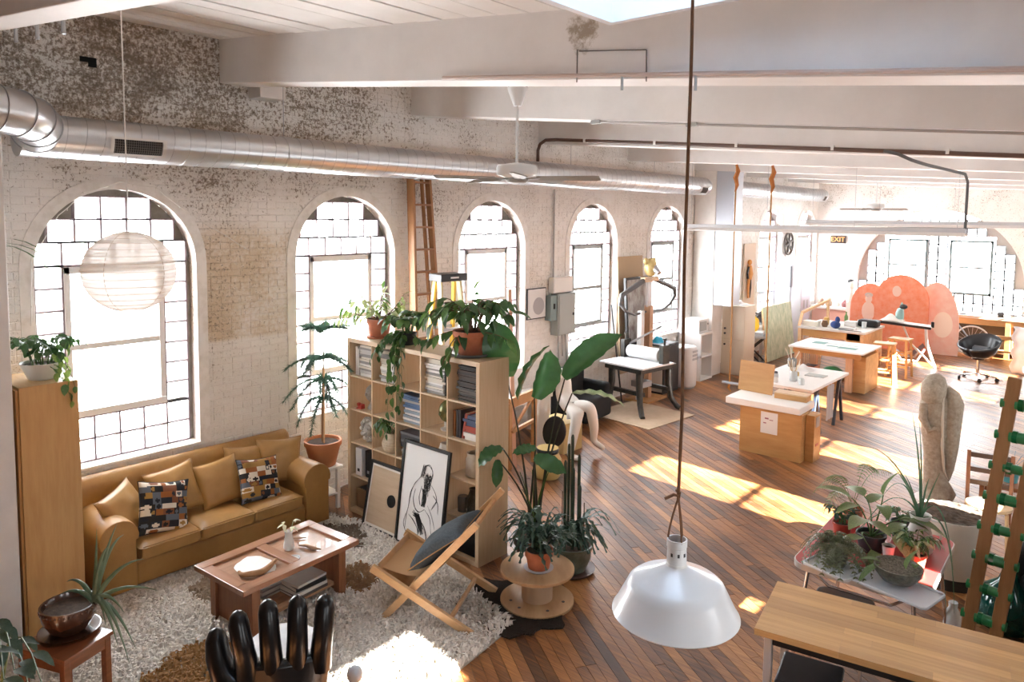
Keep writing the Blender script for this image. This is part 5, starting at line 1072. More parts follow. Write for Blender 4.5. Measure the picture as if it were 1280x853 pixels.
grille(2.31, 2.75, -.30, du_); grille(12.35, 12.65, -.5, du_); grille(18.9, 19.15, -.5, du_)
for y in (3.95, 8.6, 10.95): MB().tube([(0,y,DR),(0,y,.95)], .004, 5).build('hanger_rod', STEEL, du_)
# --- ceiling fan
FX, FYY, FZ = 3.05, 4.45, 3.49
FX, FYY, FZ = (3.12, 4.358, 3.48)
fa = thing('ceiling_fan', 'white ceiling fan on a long rod below the second beam', 'fan', (FX, FYY, FZ)); FW = M('fan_white', (.70,.72,.72), .4); FB_ = M('fan_blade', (.20,.17,.14), .6)
MB().lathe([(.05,-.055),(.10,-.05),(.155,-.03),(.16,.025),(.15,.045),(.06,.06),(.02,.065)], 32).build('motor_housing', FW, fa, smooth=35); MB().lathe([(.011,.06),(.011,.62)], 12).build('rod', FW, fa, smooth=60)
MB().lathe([(.018,.50),(.03,.50),(.075,.62),(.078,.64),(.06,.645)], 24).build('canopy', FW, fa, smooth=40); MB().lathe([(.06,.645),(.08,.65),(.08,.70),(.06,.70)], 8).build('mount_block', M('mount_dark', (.06,.05,.05), .6), fa)
MB().lathe([(.07,-.09),(.09,-.075),(.09,-.055)], 24).build('flywheel', M('fan_hub', (.30,.29,.27), .5, .4), fa, smooth=40)
for k in range(5):
    a = k*2*pi/5+.42; MB().at((0,0,-.065), (0,0,a)).add([(.08,-.02,0),(.19,-.03,.01),(.19,.03,.0),(.08,.02,0),(.08,-.02,.008),(.19,-.03,.018),(.19,.03,.008),(.08,.02,.008)], [(0,3,2,1),(4,5,6,7),(0,1,5,4),(1,2,6,5),(2,3,7,6),(3,0,4,7)]).build('blade_arm', M('blade_arm', (.30,.28,.26), .5, .4), fa)
    MB().at((0,0,-.06), (0,0,a)).add([(.17,-.045,.012),(.62,-.062,.012),(.655,-.04,.01),(.655,.04,-.012),(.62,.062,-.016),(.17,.045,-.012)] + [(.17,-.045,.018),(.62,-.062,.018),(.655,-.04,.016),(.655,.04,-.006),(.62,.062,-.010),(.17,.045,-.006)], [(5,4,3,2,1,0),(6,7,8,9,10,11)] + [(i,(i+1) % 6,6+(i+1) % 6,6+i) for i in range(6)]).build('blade', FB_, fa)
dup(fa, (2.655, 15.89, 3.382), .5, 'farther ceiling fan hanging before the end wall')
# --- ladders behind the shelf
LW = wood('ladder_wood', (.42,.21,.085), (.30,.13,.05), 'z', k=10)
la = thing('wooden_ladder', 'tall brown wooden stepladder leaning folded on the brick wall', 'ladder', (.40, 6.0, 0))
def LL(y, z, dx=0): return (-.02-.065*z*1.0+dx, y, z)
for s in (-1, 1):
    w0 = lambda z: s*(.245-.032*z); MB().bar(LL(w0(0)-.0, 0), LL(w0(3.72)+.0, 3.72), .035, .085, (1,0,0)).build('front_rail', LW, la, bevel=.003); MB().bar(LL(w0(0)*.8, .15, -.09), LL(w0(3.6)*.8, 3.6, -.09), .03, .04, (1,0,0)).build('rear_rail', LW, la, bevel=.003)
for k in range(13):
    z = .28+k*.27; wz = .245-.032*z; MB().bar(LL(-wz, z, -.0), LL(wz, z, -.0), .085, .022, (0,0,1)).build('step', wood('ladder_step', (.40,.20,.09), (.28,.12,.05), 'y'), la)
YL = M('yellow_fibreglass', (.78,.52,.06), .4, c2=(.70,.45,.05), ns=4); YP = M('pale_fibreglass', (.80,.70,.42), .45)
la = thing('yellow_stepladder', 'yellow fibreglass stepladder with a black top cap', 'ladder', (.66, 5.98, 0), -.1)
for s in (-1, 1):
    MB().bar((.30,s*.26,0), (.03,s*.14,2.38), .03, .075, (1,0,0)).build('front_rail', YP, la, bevel=.004); MB().bar((-.32,s*.26,0), (-.06,s*.14,2.36), .03, .06, (1,0,0)).build('rear_rail', YL, la, bevel=.004)
for k in range(7): z = .30+k*.30; q = z/2.38; MB().cbox((.30-.27*q, 0, z), .08, 2*(.26-.12*q), .025).build('step', STEEL, la)
for k in range(3): z = .6+k*.6; q = z/2.38; MB().cbox((-.32+.26*q, 0, z), .02, 2*(.26-.12*q), .03).build('brace', STEEL, la)
cp = MB().box(-.12, .13, -.19, .19, 2.36, 2.45).build('top_cap', M('black_plastic', (.015,.015,.016), .4), la, bevel=.012); MB().box(.131, .134, -.06, .06, 2.395, 2.415).build('label_strip', WHITE, cp)
# --- string of fairy lights draped round the first arch
fl_ = thing('fairy_lights', 'thin white string of lights draped over the first arch', 'string lights', (.06, 2.6, 0)); pts = [(0,-.72,2.2),(0,-.70,2.75),(.02,-.50,3.10),(.0,-.30,3.30),(0,0,3.40),(0,.30,3.36),(0,.62,3.12),(0,.95,2.92),(0,1.25,2.74)]
sm = []
for i in range(len(pts)-1):
    for k in range(6): sm.append(Vector(pts[i]).lerp(Vector(pts[i+1]), k/6)+Vector((0, 0, -.012*sin(pi*k/6))))
MB().tube(sm, .0035, 5).build('cord', M('light_cord', (.74,.72,.68), .6), fl_)
for i in range(2, len(sm), 4): MB().ball(tuple(sm[i]+Vector((.006,0,-.01))), .006, .006, .010, 6, 4).build('bulb', M('tiny_bulb', (.82,.8,.74), .2), fl_)
# --- brick wall bits
o = struct(MB().box(-.05, .22, 3.86, 4.14, 4.27, 4.42).build('beam_bracket', BEAM, bevel=.006), 'white block under the end of the second beam on the wall', 'bracket')
for k, (x, y, z) in enumerate(((1.45,1.48,4.33),(1.85,1.48,4.29),(2.35,1.46,4.24))): tag(MB().lathe([(.012,-.12),(.012,.10),(.022,.10),(.022,.13)], 8, (x,y,z-.02)).build('bolt', STEEL), ['first hanger bolt from the left under the nearest beam','middle hanger bolt under the nearest beam','third hanger bolt under the nearest beam beside the boards'][k], 'bolt', 'bolts under the nearest beam')

# ================================================================ right foreground
BUT = wood('butcher_block', (.62,.37,.155), (.50,.28,.105), 'x', s=1.6, k=26, rough=.4, coat=.2)
a_ = atan2(.23, 1.29)
bt = thing('butcher_block_table', 'long butcher block worktable in the lower right foreground', 'table', (6.20, 4.515, 0), a_)
rb_ = random.Random(2)
for i in range(9):
    y0_ = -.325+i*.0722; x = -1.0
    while x < 1.0:
        l_ = min(rb_.choice((.45,.6,.8)), 1.0-x); l_ = 1.0-x if 1.0-x-l_ < .2 else l_; o = MB().box(x, x+l_-.0006, y0_, y0_+.0716, .722, .76).build('stave', BUT, bt); x += l_
mt_ = BUT.node_tree; oi = mt_.nodes.new('ShaderNodeObjectInfo'); hs = mt_.nodes.new('ShaderNodeHueSaturation'); mr_ = mt_.nodes.new('ShaderNodeMapRange'); mr_.inputs[3].default_value = .82; mr_.inputs[4].default_value = 1.18
mt_.links.new(oi.outputs['Random'], mr_.inputs[0]); mt_.links.new(mr_.outputs[0], hs.inputs['Value']); cl_ = mt_.nodes['Principled BSDF'].inputs['Base Color'].links[0].from_socket; mt_.links.new(cl_, hs.inputs['Color']); mt_.links.new(hs.outputs[0], mt_.nodes['Principled BSDF'].inputs['Base Color'])
for x in (-.93, .93):
    for y in (-.26, .26): MB().box(x-.022, x+.022, y-.022, y+.022, 0, .722).build('leg', STEEL if False else M('pale_steel', (.66,.66,.67), .3, .5), bt, bevel=.003)
for y in (-.26, .26): MB().box(-.91, .91, y-.012, y+.012, .66, .72).build('apron', BLACK, bt)
def stool_black(loc, rz, label, grp=None):
    t_ = thing('black_stool', label, 'stool', loc, rz, grp); MB().box(-.17, .17, -.17, .17, .46, .50).build('seat', M('black_seat', (.012,.013,.016), .4), t_, bevel=.012)
    for x in (-.15, .15):
        for y in (-.15, .15): MB().box(x-.013, x+.013, y-.013, y+.013, 0, .46).build('leg', STEEL, t_)
    for y in (-.15, .15): MB().box(-.14, .14, y-.008, y+.008, .16, .18).build('stretcher', STEEL, t_)
    return t_
stool_black((5.53, 4.22, 0), .2, 'black square stool tucked under the left end of the butcher block')
t_ = stool_black((5.95, 4.05, 0), .35, 'black square stool under the near edge of the butcher block')
# --- red topped table with chrome legs and its plants
RED = M('red_laminate', (.42,.035,.03), .3, c2=(.36,.03,.028), ns=6); tz = .72
rt_ = thing('red_table', 'red topped table with pale metal rim and chrome legs full of plants', 'table', (5.49, 5.68, 0), radians(2))
def rrect(sx, sy, r_, n=6): return [(cx+r_*cos(q), cy+r_*sin(q)) for cx, cy, a0 in ((sx/2-r_,sy/2-r_,0),(-sx/2+r_,sy/2-r_,pi/2),(-sx/2+r_,-sy/2+r_,pi),(sx/2-r_,-sy/2+r_,1.5*pi)) for q in [a0+pi/2*k/n for k in range(n+1)]]
MB().prism(rrect(.84,1.14,.10), tz-.02, tz).build('top', RED, rt_); MB().prism(rrect(.856,1.156,.105), tz-.045, tz-.004).build('rim', M('pale_metal_rim', (.62,.60,.58), .3, .6), rt_)
for sx_ in (-1, 1):
    for sy_ in (-1, 1): MB().tube([(sx_*.33,sy_*.47,tz-.04),(sx_*.36,sy_*.50,.40),(sx_*.40,sy_*.54,0)], .014, 10).build('leg', CHROME, rt_, smooth=60)
for sy_ in (-1, 1): MB().tube([(-.33,sy_*.45,tz-.06),(-.2,sy_*.45,tz-.16),(.2,sy_*.45,tz-.16),(.33,sy_*.45,tz-.06)], .011, 8).build('leg_brace', CHROME, rt_, smooth=60)
t_ = thing('black_chair', 'black vinyl chair with chrome frame pushed under the red table', 'chair', (5.40, 5.22, 0), .1); MB().prism(rrect(.38,.38,.06), .42, .47).build('seat', M('black_vinyl', (.012,.012,.012), .3), t_, bevel=.012); 
for x in (-.16, .16): MB().tube([(x,-.16,0),(x,-.16,.42),(x,.16,.42),(x,.16,0)], .011, 8).build('leg', CHROME, t_)
def tray(name, label, loc, sx, sy, rz, m_):
    t2 = thing(name, label, 'tray', loc, rz); MB().prism(rrect(sx,sy,.03,4), 0, .006).build('tray_floor', m_, t2); pts = [(p[0], p[1], .012) for p in rrect(sx-.01,sy-.01,.03,5)]; MB().tube(pts, .008, 6, closed=True).build('tray_rim', m_, t2); return t2
WT = M('white_tray', (.70,.72,.74), .35)
tray('tray', 'small white tray under the fern at the left of the red table', (5.353, 5.184, 0.722), .34, .27, -.25, WT); tray('tray', 'large pale grey tray overhanging the front of the red table', (5.745, 5.171, 0.722), .50, .30, -.2, M('grey_tray', (.60,.63,.67), .3))
RP = M('red_pot', (.40,.06,.04), .4); CP = M('white_pot', (.72,.71,.68), .4); MET = M('hammered_metal', (.12,.12,.10), .3, .8, c2=(.25,.25,.2), ns=30)
def plant_at(name, label, loc, mat_, r0_, r1_, h): 
    t2 = thing(name, label, 'potted plant', loc); pot(t2, mat_, r0_, r1_, h, .012); return t2
rs = random.Random(51)
t_ = plant_at('drooping_fern', 'olive feathery plant drooping over the small white tray', (5.354, 5.212, 0.735), MET, .06, .08, .10)
m = MB()
for k in range(90):
    a = rs.uniform(0, 6.28); s_ = rs.uniform(.10,.27); c = bez((0,0,.1), (s_*.5*cos(a), s_*.5*sin(a), .10+rs.uniform(.08,.2)), (s_*cos(a), s_*sin(a), .10-rs.uniform(-.06,.10)), 12); m.tube(c, .0015, 4)
    for i in range(2, 13):
        d = (c[i]-c[i-1]).normalized(); sd = d.cross(Vector((0,0,1))).normalized()
        for s2 in (-1, 1): m.add([c[i], c[i]+sd*s2*.012+d*.004, c[i]+sd*s2*.022+d*.016-Vector((0,0,.004)), c[i]+d*.012], [(0,1,2,3)])
m.build('fronds', leafm('olive_frond', (.06,.075,.035), (.15,.17,.09), 20), t_)
t_ = plant_at('spotted_plant', 'spotted dumb cane with big speckled leaves in the middle of the red table', (5.46, 5.644, 0.722), M('dark_pot', (.03,.03,.035), .4), .08, .10, .13); SPOT = leafm('speckled_leaf', (.04,.11,.03), (.22,.31,.13), 34)
cu1 = [bez((0,0,.1),(-.05,0,.3),(-.14,-.02,.36)), bez((0,0,.1),(.05,.02,.3),(.06,.03,.42)), bez((0,0,.1),(.02,-.08,.25),(.0,-.15,.28)), bez((0,0,.1),(.12,-.03,.2),(.18,-.10,.20)), bez((0,0,.1),(-.1,-.1,.2),(.06,-.22,.10)), bez((0,0,.1),(-.02,.1,.3),(-.10,.16,.33)), bez((0,0,.1),(.1,.1,.25),(.22,.12,.26))]
stems(t_, cu1, .007); sl_ = LM(SPOT, l=1, w=.5, droop=.35, fold=.12)
for i, c in enumerate(cu1): set_leaf(link('leaf', sl_, t_), c[-1], (c[-1]-c[-3]).normalized()+Vector((0,-.1,-.25)), s=.25); set_leaf(link('leaf', sl_, t_), c[-3], Vector((rs.uniform(-1,1), rs.uniform(-1,.4), .1)), s=.20)
t_ = plant_at('red_pot_plant', 'small leafy plant in a red pot at the back left of the red table', (5.234, 5.726, 0.722), RP, .055, .07, .12); cu1 = bush_curves(14, .16, .13, (0,0,.11), rs); stems(t_, cu1, .0025); leaves_on(t_, cu1, [LM(GL, **OVAL), LM(GB2, **OVAL)], .055, 6, .2, rs)
t_ = plant_at('fern', 'arching feather fern at the far left of the red table', (5.215, 6.043, 0.722), TERRA, .06, .08, .13)
FERN = leafm('fern_frond', (.08,.13,.04), (.20,.24,.10), 12)
for ex, ey, mz, tzz in ((-.30,-.02,.50,.18), (-.16,-.18,.42,.12), (.10,.18,.62,.40), (-.24,.12,.45,.28), (.24,.10,.56,.44)):
    c = bez((0,0,.12), (ex*.4, ey*.4, mz), (ex, ey, tzz), 18); m = MB(); m.tube(c, .002, 4)
    for i in range(5, 19):
        d = (c[i]-c[i-1]).normalized(); sd = d.cross(Vector((0,0,1))).normalized(); l_ = .085*sin(pi*(i-4)/15.5)+.01
        for s2 in (-1, 1): m.add([c[i]-d*.004, c[i]+sd*s2*l_*.5+d*.01-Vector((0,0,l_*.12)), c[i]+sd*s2*l_+d*.012-Vector((0,0,l_*.45)), c[i]+d*.005], [(0,1,2,3)])
    m.build('frond', FERN, t_)
t_ = plant_at('succulent_bowl', 'dark round metal bowl with soil and one striped leaf on the grey tray', (5.74, 5.229, 0.736), MET, .02, .02, .02)
MB().lathe([(.05,.0),(.10,.02),(.145,.075),(.15,.115),(.14,.115),(.13,.08),(.09,.05)], 30).build('bowl', MET, t_, smooth=50); MB().lathe([(.001,.10),(.138,.105)], 24, cap0=False, cap1=False).build('gravel', M('gravel_soil', (.03,.025,.02), .95, c2=(.22,.19,.14), ns=70), t_)
ll = LM(SPOT, l=1, w=.3, droop=.2, fold=.3)
for p, d, s_ in (((.05,-.02,.11), (.25,-.1,1), .20), ((.09,.03,.11), (.1,-.5,.5), .15), ((-.10,-.06,.11), (-.5,-.6,-.4), .20), ((-.1,-.02,.11), (-.4,-.5,.3), .16)): set_leaf(link('leaf', ll, t_), p, d, s=s_)
t_ = thing('cup', 'small white cup by the soil bowl on the red table', 'cup', (5.597, 5.567, 0.722)); MB().lathe([(.03,0),(.042,.10),(.045,.105),(.038,.104),(.028,.02)], 20).build('body', CP, t_, smooth=50); MB().lathe([(.001,.085),(.037,.086)], 16, cap0=False, cap1=False).build('soil', SOIL, t_)
t_ = plant_at('jade_cluster', 'bushy pale succulent cluster at the right of the red table', (5.761, 5.587, 0.722), TERRA, .06, .075, .10); cu1 = bush_curves(20, .17, .13, (0,0,.1), rs); stems(t_, cu1, .003); leaves_on(t_, cu1, [LM(GV, **LANCE), LM(GM, **LANCE), LM(GL, **LANCE)], .075, 9, .15, rs)
t_ = thing('white_pitcher', 'tall white pitcher of long grassy leaves on the red table', 'vase', (5.728, 5.854, 0.722)); MB().lathe([(.07,0),(.09,.02),(.10,.09),(.065,.20),(.058,.24),(.075,.28),(.065,.28),(.05,.24),(.085,.09)], 24).build('body', CP, t_, smooth=60); MB().tube([(.06,.02,.25),(.13,.04,.24),(.13,.04,.12),(.09,.03,.09)], .009, 8).build('handle', CP, t_, smooth=60)
GRS = leafm('grass_blade', (.04,.11,.06), (.12,.22,.13), 10)
def blade(c, w_):
    m = MB(); vs = []; n = len(c)
    for i, p in enumerate(c):
        k_ = w_*(1-(i/(n-1))**1.5*.9); vs += [p+Vector((-k_,-k_*.4,0)), p+Vector((0,0,-k_*.5)), p+Vector((k_,k_*.4,0))]
    return m.add(vs, [(i*3+j, i*3+j+1, i*3+j+4, i*3+j+3) for i in range(n-1) for j in range(2)])
for tip, mid in (((-.10,.06,1.0),(-.02,0,.7)), ((-.05,.05,.95),(.0,.02,.6)), ((.04,.03,.55),(.02,.0,.5)), ((-.22,-.12,.40),(-.1,-.06,.66)), ((-.34,-.22,.12),(-.15,-.1,.60)), ((.24,-.10,-.02),(.14,-.04,.62)), ((-.55,.1,.62),(-.22,.05,.84)), ((.10,.05,.60),(.05,.02,.45)), ((-.14,.10,.52),(-.06,.05,.45)), ((-.3,.2,.58),(-.1,.05,.5)), ((-.42,-.3,.02),(-.2,-.15,.44)), ((.02,-.1,.45),(.0,-.04,.4)), ((-.04,.1,.5),(-.02,.05,.4)), ((.27,-.16,-.3),(.22,-.1,.5))):
    blade(bez((rs.uniform(-.02,.02),rs.uniform(-.02,.02),.24), mid, tip, 12), .008).build('leaf', GRS, t_)
t_ = plant_at('trailing_pot', 'dark pot with a small leafy trailer behind the white pitcher', (5.578, 6.041, 0.722), M('dark_green_pot', (.02,.03,.025), .4), .07, .09, .12); cu1 = bush_curves(9, .14, .12, (0,0,.11), rs); stems(t_, cu1, .0025); leaves_on(t_, cu1, [LM(GL, **OVAL)], .07, 5, .2, rs)
# --- big cream planter
t_ = thing('cream_planter', 'large round cream planter filled with dark soil beside the red table', 'planter', (5.71, 7.18, 0)); MB().lathe([(.235,0),(.235,.10)], 40).build('dark_base', M('planter_base', (.035,.03,.028), .6), t_, smooth=40); MB().lathe([(.245,.10),(.285,.56),(.288,.60),(.272,.60),(.26,.5)], 44, cap1=False).build('body', M('cream_glaze', (.82,.76,.67), .35, c2=(.77,.71,.62), ns=2), t_, smooth=50)
MB().grid(lambda u, v: (.276*u*cos(v*2*pi), .276*u*sin(v*2*pi), .615-.01*u+.02*mnoise.noise(Vector((u*6*cos(v*6.28), u*6*sin(v*6.28), 0)))), 8, 32).build('soil', M('bark_soil', (.045,.028,.018), .95, c2=(.11,.075,.05), ns=18, bump=.6), t_)
# --- carved stone statue
t_ = thing('stone_statue', 'standing carved stone figure with bowed head and a folded wing', 'statue', (5.25, 8.98, 0), atan2(-8.98, 1.64)+pi/2)
SST = M('sandstone', (.44,.38,.30), .85, c2=(.30,.25,.19), ns=26, bump=.5, bs=60)
o = MB().lathe([(.20,0),(.22,.02),(.22,.08),(.18,.09)], 20).build('plinth', WHITE, t_, smooth=40)
def ov(cx, cy, rx, ry, z, n=18, tw=0): return [(cx+rx*cos(2*pi*k/n+tw)*(1+.05*cos(6*pi*k/n)), cy+ry*sin(2*pi*k/n+tw), z) for k in range(n)]
def loft(secs):
    m = MB(); n = len(secs[0]); vs = [p for s_ in secs for p in s_]; return m.add(vs, [(i*n+j, i*n+(j+1) % n, (i+1)*n+(j+1) % n, (i+1)*n+j) for i in range(len(secs)-1) for j in range(n)] + [tuple(range(n-1,-1,-1)), tuple(range((len(secs)-1)*n, len(secs)*n))])
loft([ov(0,0,.15,.13,.08), ov(.02,0,.16,.13,.16), ov(-.02,0,.12,.11,.30), ov(-.035,0,.115,.11,.60), ov(-.04,0,.13,.12,.72), ov(-.045,0,.125,.12,.76), ov(-.045,-.01,.14,.13,.80), ov(-.05,0,.14,.13,.98), ov(-.06,0,.15,.14,1.14), ov(-.06,0,.12,.12,1.22), ov(-.06,-.02,.06,.07,1.26)]).build('robed_body', SST, t_, smooth=60)
loft([ov(-.075,-.05,.05,.05,1.13), ov(-.085,-.06,.11,.12,1.18), ov(-.085,-.05,.125,.14,1.27), ov(-.08,-.035,.12,.135,1.36), ov(-.07,-.02,.09,.10,1.43), ov(-.06,-.01,.03,.03,1.46)]).build('hooded_head', SST, t_, smooth=60)
wg = loft([ov(.10,.02,.02,.04,.30), ov(.10,.02,.05,.08,.42), ov(.095,.02,.085,.10,.65), ov(.10,.02,.10,.11,.95), ov(.11,.02,.10,.11,1.15), ov(.095,.02,.07,.09,1.27), ov(.05,.02,.03,.05,1.33)]); wg.build('wing', SST, t_, smooth=60)
MB().tube([(.015,-.10,1.24),(.02,-.115,1.0),(.03,-.11,.7),(.06,-.08,.42),(.10,-.03,.32)], [.012,.016,.016,.012,.006], 8).build('wing_edge', M('pale_stone', (.60,.55,.46), .85, bump=.3), t_, smooth=60)
MB().tube([(-.16,-.09,1.14),(-.165,-.12,.98),(-.10,-.14,.86),(-.04,-.13,.90)], [.045,.045,.038,.03], 10).build('folded_arm', SST, t_, smooth=60)
# --- ladder rack with green rollers
lr = thing('ladder_rack', 'narrow leaning timber rack holding green rollers at the right edge', 'rack', (6.0, 6.22, 0)); RKW = wood('rack_timber', (.36,.19,.08), (.26,.13,.05), 'z', k=8)
ra = [Vector((0,0,0)), Vector((.205,.0,2.02))]; rb2 = [Vector((.175,-.02,0)), Vector((.39,-.02,2.02))]
MB().bar(ra[0], ra[1], .085, .045, (0,1,0)).build('rail', RKW, lr, bevel=.003); MB().bar(rb2[0], rb2[1], .085, .045, (0,1,0)).build('rail', RKW, lr, bevel=.003)
GRN = M('green_plastic', (.01,.17,.05), .3, coat=.3); GRD = clearm('green_glass', (.01,.14,.05), .25, .1, (.1,.6,.25))
for k in range(8):
    f = .10+k*.115; p = ra[0].lerp(ra[1], f); q = rb2[0].lerp(rb2[1], f); d = (q-p).normalized(); rl = MB().tube([p-d*.058, p-d*.03], .034, 14).tube([p+d*.03, q-d*.03], .034 if k % 2 else .040, 14).tube([q+d*.03, q+d*.05], .034, 14).build('roller', GRN, lr, smooth=40); MB().tube([p+d*.05, p+d*.08], .044, 14).build('collar', GRD, rl)
# behind it
t_ = thing('wooden_chair', 'dark framed wooden chair with a round pale seat behind the rack', 'chair', (5.86, 8.02, 0), .15); CHW = wood('chair_wood', (.30,.12,.05), (.2,.07,.03), 'z'); DKW = M('dark_wood', (.06,.025,.015), .5)
MB().lathe([(.17,.44),(.19,.445),(.19,.47),(.175,.478)], 30).build('seat', wood('pale_seat', (.70,.52,.32), (.6,.42,.24), 'x'), t_, smooth=40)
for x, y, h_ in ((-.17,.15,.90), (.17,.15,.90)): MB().bar((x,y,0), (x*1.05,y+.08,h_), .032).build('back_post', CHW, t_, bevel=.003)
for x in (-.14, .14): MB().tube([(x,-.12,.44),(x*1.15,-.16,0)], .016, 8).build('leg', wood('pale_leg', (.62,.42,.24), (.5,.32,.17), 'z'), t_)
for z in (.60, .72, .86): MB().bar((-.17,.15+.08*z/.9,z), (.17,.15+.08*z/.9,z), .02, .045, (0,0,1)).build('back_slat', DKW, t_)
for z in (.14, .24): MB().bar((-.15,-.14,z), (-.17,.17,z), .018).build('stretcher', CHW, t_); MB().bar((.15,-.14,z), (.17,.17,z), .018).build('stretcher', CHW, t_)
t_ = thing('low_bench', 'low dark bench behind the wooden chair', 'bench', (6.06, 8.9, 0)); MB().box(-.4, .5, -.2, .2, .42, .46).build('top', BROWNW, t_)
for x in (-.36, .46):
    for y in (-.16, .16): MB().box(x-.02, x+.02, y-.02, y+.02, 0, .42).build('leg', BROWNW, t_)
t_ = thing('teal_bucket', 'small teal bucket holding twigs near the wooden chair', 'bucket', (5.92, 8.9, .461)); MB().lathe([(.06,0),(.085,.16),(.09,.165),(.08,.165),(.055,.02)], 20).build('bucket', M('teal_metal', (.09,.36,.42), .4), t_, smooth=50)
m = MB()
for k in range(9): a = k*.7; m.tube([(0,0,.03),(.03*cos(a),.03*sin(a),.16),(.11*cos(a),.11*sin(a),.26+.02*(k % 3))], .002, 4)
m.build('twigs', M('blue_twig', (.10,.2,.26), .6), t_)
t_ = thing('striped_cone', 'red and white banded cone behind the rack', 'cone', (6.24, 8.85, .461)); 
for k, c in enumerate((RED, CP, RED, CP, RED)): MB().lathe([(.09-.012*k,.09*k),(.078-.012*k,.09*(k+1))], 20).build('band', c, t_, smooth=40)
t_ = thing('glass_demijohn', 'big dark green glass bottle on the floor behind the rack', 'bottle', (6.20, 6.62, 0)); MB().lathe([(.14,0),(.19,.03),(.21,.16),(.19,.28),(.07,.38),(.045,.46),(.05,.48),(.035,.48)], 28).build('glass', clearm('bottle_green', (.004,.055,.045), .15, .06, (.1,.5,.4)), t_, smooth=60)
t_ = thing('clear_jug', 'small clear jug on the floor left of the rack', 'jug', (5.90, 6.26, 0)); MB().lathe([(.05,0),(.06,.02),(.06,.15),(.03,.20),(.032,.24),(.022,.24)], 18).build('glass', clearm('clear_glass', (.75,.8,.82), .45, .06), t_, smooth=60)
t_ = thing('black_armchair', 'black upholstered chair seen at the right edge behind the rack', 'chair', (6.62, 6.7, 0), -.5); BV = M('black_fabric', (.008,.008,.009), .8)
MB().box(-.28, .28, -.26, .26, .22, .46).build('seat', BV, t_, bevel=.05, seg=4); MB().box(-.28, .28, .2, .34, .22, 1.0).build('backrest', BV, t_, bevel=.05, seg=4)
for x in (-.33, .33): MB().box(x-.06, x+.06, -.26, .32, .2, .64).build('armrest', BV, t_, bevel=.04, seg=3)
for x in (-.24, .24):
    for y in (-.2, .26): MB().cbox((x,y,.11), .04, .04, .22).build('leg', BLACK, t_)
t_ = thing('low_stool', 'low round wooden stool whose edge shows at the bottom near the cable spool', 'stool', (0,0,0)); CW_ = wood('blond_wood', (.60,.40,.22), (.5,.31,.15), 'x')
p = (4.143, 3.292, 0.22); t_.location = (p[0], p[1], 0); MB().lathe([(.09,.195),(.105,.2),(.105,.22),(.095,.226)], 28).build('seat', CW_, t_, smooth=40)
for k in range(3): MB().tube([(.06*cos(k*2.1),.06*sin(k*2.1),.195),(.09*cos(k*2.1),.09*sin(k*2.1),0)], .014, 8).build('leg', CW_, t_)
# ================================================================ workshop in the middle and far distance
# --- plywood crate, white slab, table on sawhorses
t_ = thing('plywood_crate', 'plywood crate with a white paper label standing on the floor', 'crate', (3.24, 9.50, 0)); PLYZ = wood('ply_face', (.58,.33,.13), (.44,.22,.075), 'x', s=1.8, k=6)
MB().box(-.42, .40, -.14, -.115, 0, .62).build('front_panel', PLYZ, t_); MB().box(-.42, .40, .115, .14, 0, .62).build('back_panel', PLYZ, t_); MB().box(-.42, -.395, -.115, .115, 0, .62).build('end_panel', PLY, t_); MB().box(.375, .40, -.115, .115, 0, .62).build('end_panel', PLY, t_); MB().box(-.395, .375, -.115, .115, 0, .02).build('bottom', PLY, t_)
lb_ = MB().box(-.135, .09, -.1415, -.1402, .30, .585).build('paper_label', M('paper', (.78,.76,.74), .8), t_); MB().box(-.08, -.03, -.1422, -.1416, .49, .51).box(-.02, .03, -.1422, -.1416, .48, .49).box(-.1, -.06, -.1422, -.1416, .43, .445).build('print_mark', M('label_ink', (.35,.15,.2), .8), lb_)
t_ = thing('plywood_box', 'narrow plywood box standing at the right end of the crate', 'box', (3.70, 9.60, 0)); MB().box(-.055, .055, -.11, .13, 0, .61).build('body', PLY, t_, bevel=.003); MB().box(.056, .062, -.06, .06, .45, .58).build('metal_plate', STEEL, t_); MB().box(.056, .061, -.05, .05, .2, .23).build('red_mark', RED, t_)
o = MB().box(-.50, .50, -.28, .28, 0, .09).build('foam_slab', M('white_foam', (.82,.81,.79), .7), bevel=.01); o.location = (3.12, 9.60, .622); o.rotation_euler = (0, 0, .02); tag(o, 'white slab lying across the top of the plywood crate', 'slab')
o = MB().box(-.25, .25, -.012, .012, 0, .42).build('plywood_board', PLYZ); o.location = (2.83, 9.80, .713); o.rotation_euler = (-.12, 0, -.08); tag(o, 'square plywood board propped upright on the white slab', 'board'); MB().lathe([(.012,-.016),(.012,.0)], 10).build('knob', STEEL, o).rotation_euler = (pi/2, 0, 0); o.children[0].location = (.05, 0, .24)
t_ = thing('shallow_box', 'shallow wooden box with a white lid beside the upright board', 'box', (3.36, 9.78, .713), .05); MB().box(-.21, .21, -.10, .10, 0, .07).build('body', PLY, t_); MB().box(-.215, .215, -.105, .105, .07, .085).build('lid', wood('pale_lid', (.72,.55,.38), (.6,.42,.26)), t_)
wt = thing('sawhorse_table', 'white table top on dark folding trestles covered with art supplies', 'table', (2.98, 11.1, 0)); MB().box(-.50, .46, -.80, .82, .71, .75).build('top', WHITE, wt, bevel=.004)
TRD = M('blue_black_steel', (.03,.045,.07), .4)
for y in (-.45, .55):
    for s in (-1, 1): MB().bar((-.38,y,.70), (-.38,y+s*.2,0), .04).build('leg', TRD, wt); MB().bar((.40,y,.70), (.40,y+s*.2,0), .04).build('leg', TRD, wt)
    MB().box(-.42, .43, y-.03, y+.03, .66, .71).build('trestle_bar', TRD, wt)
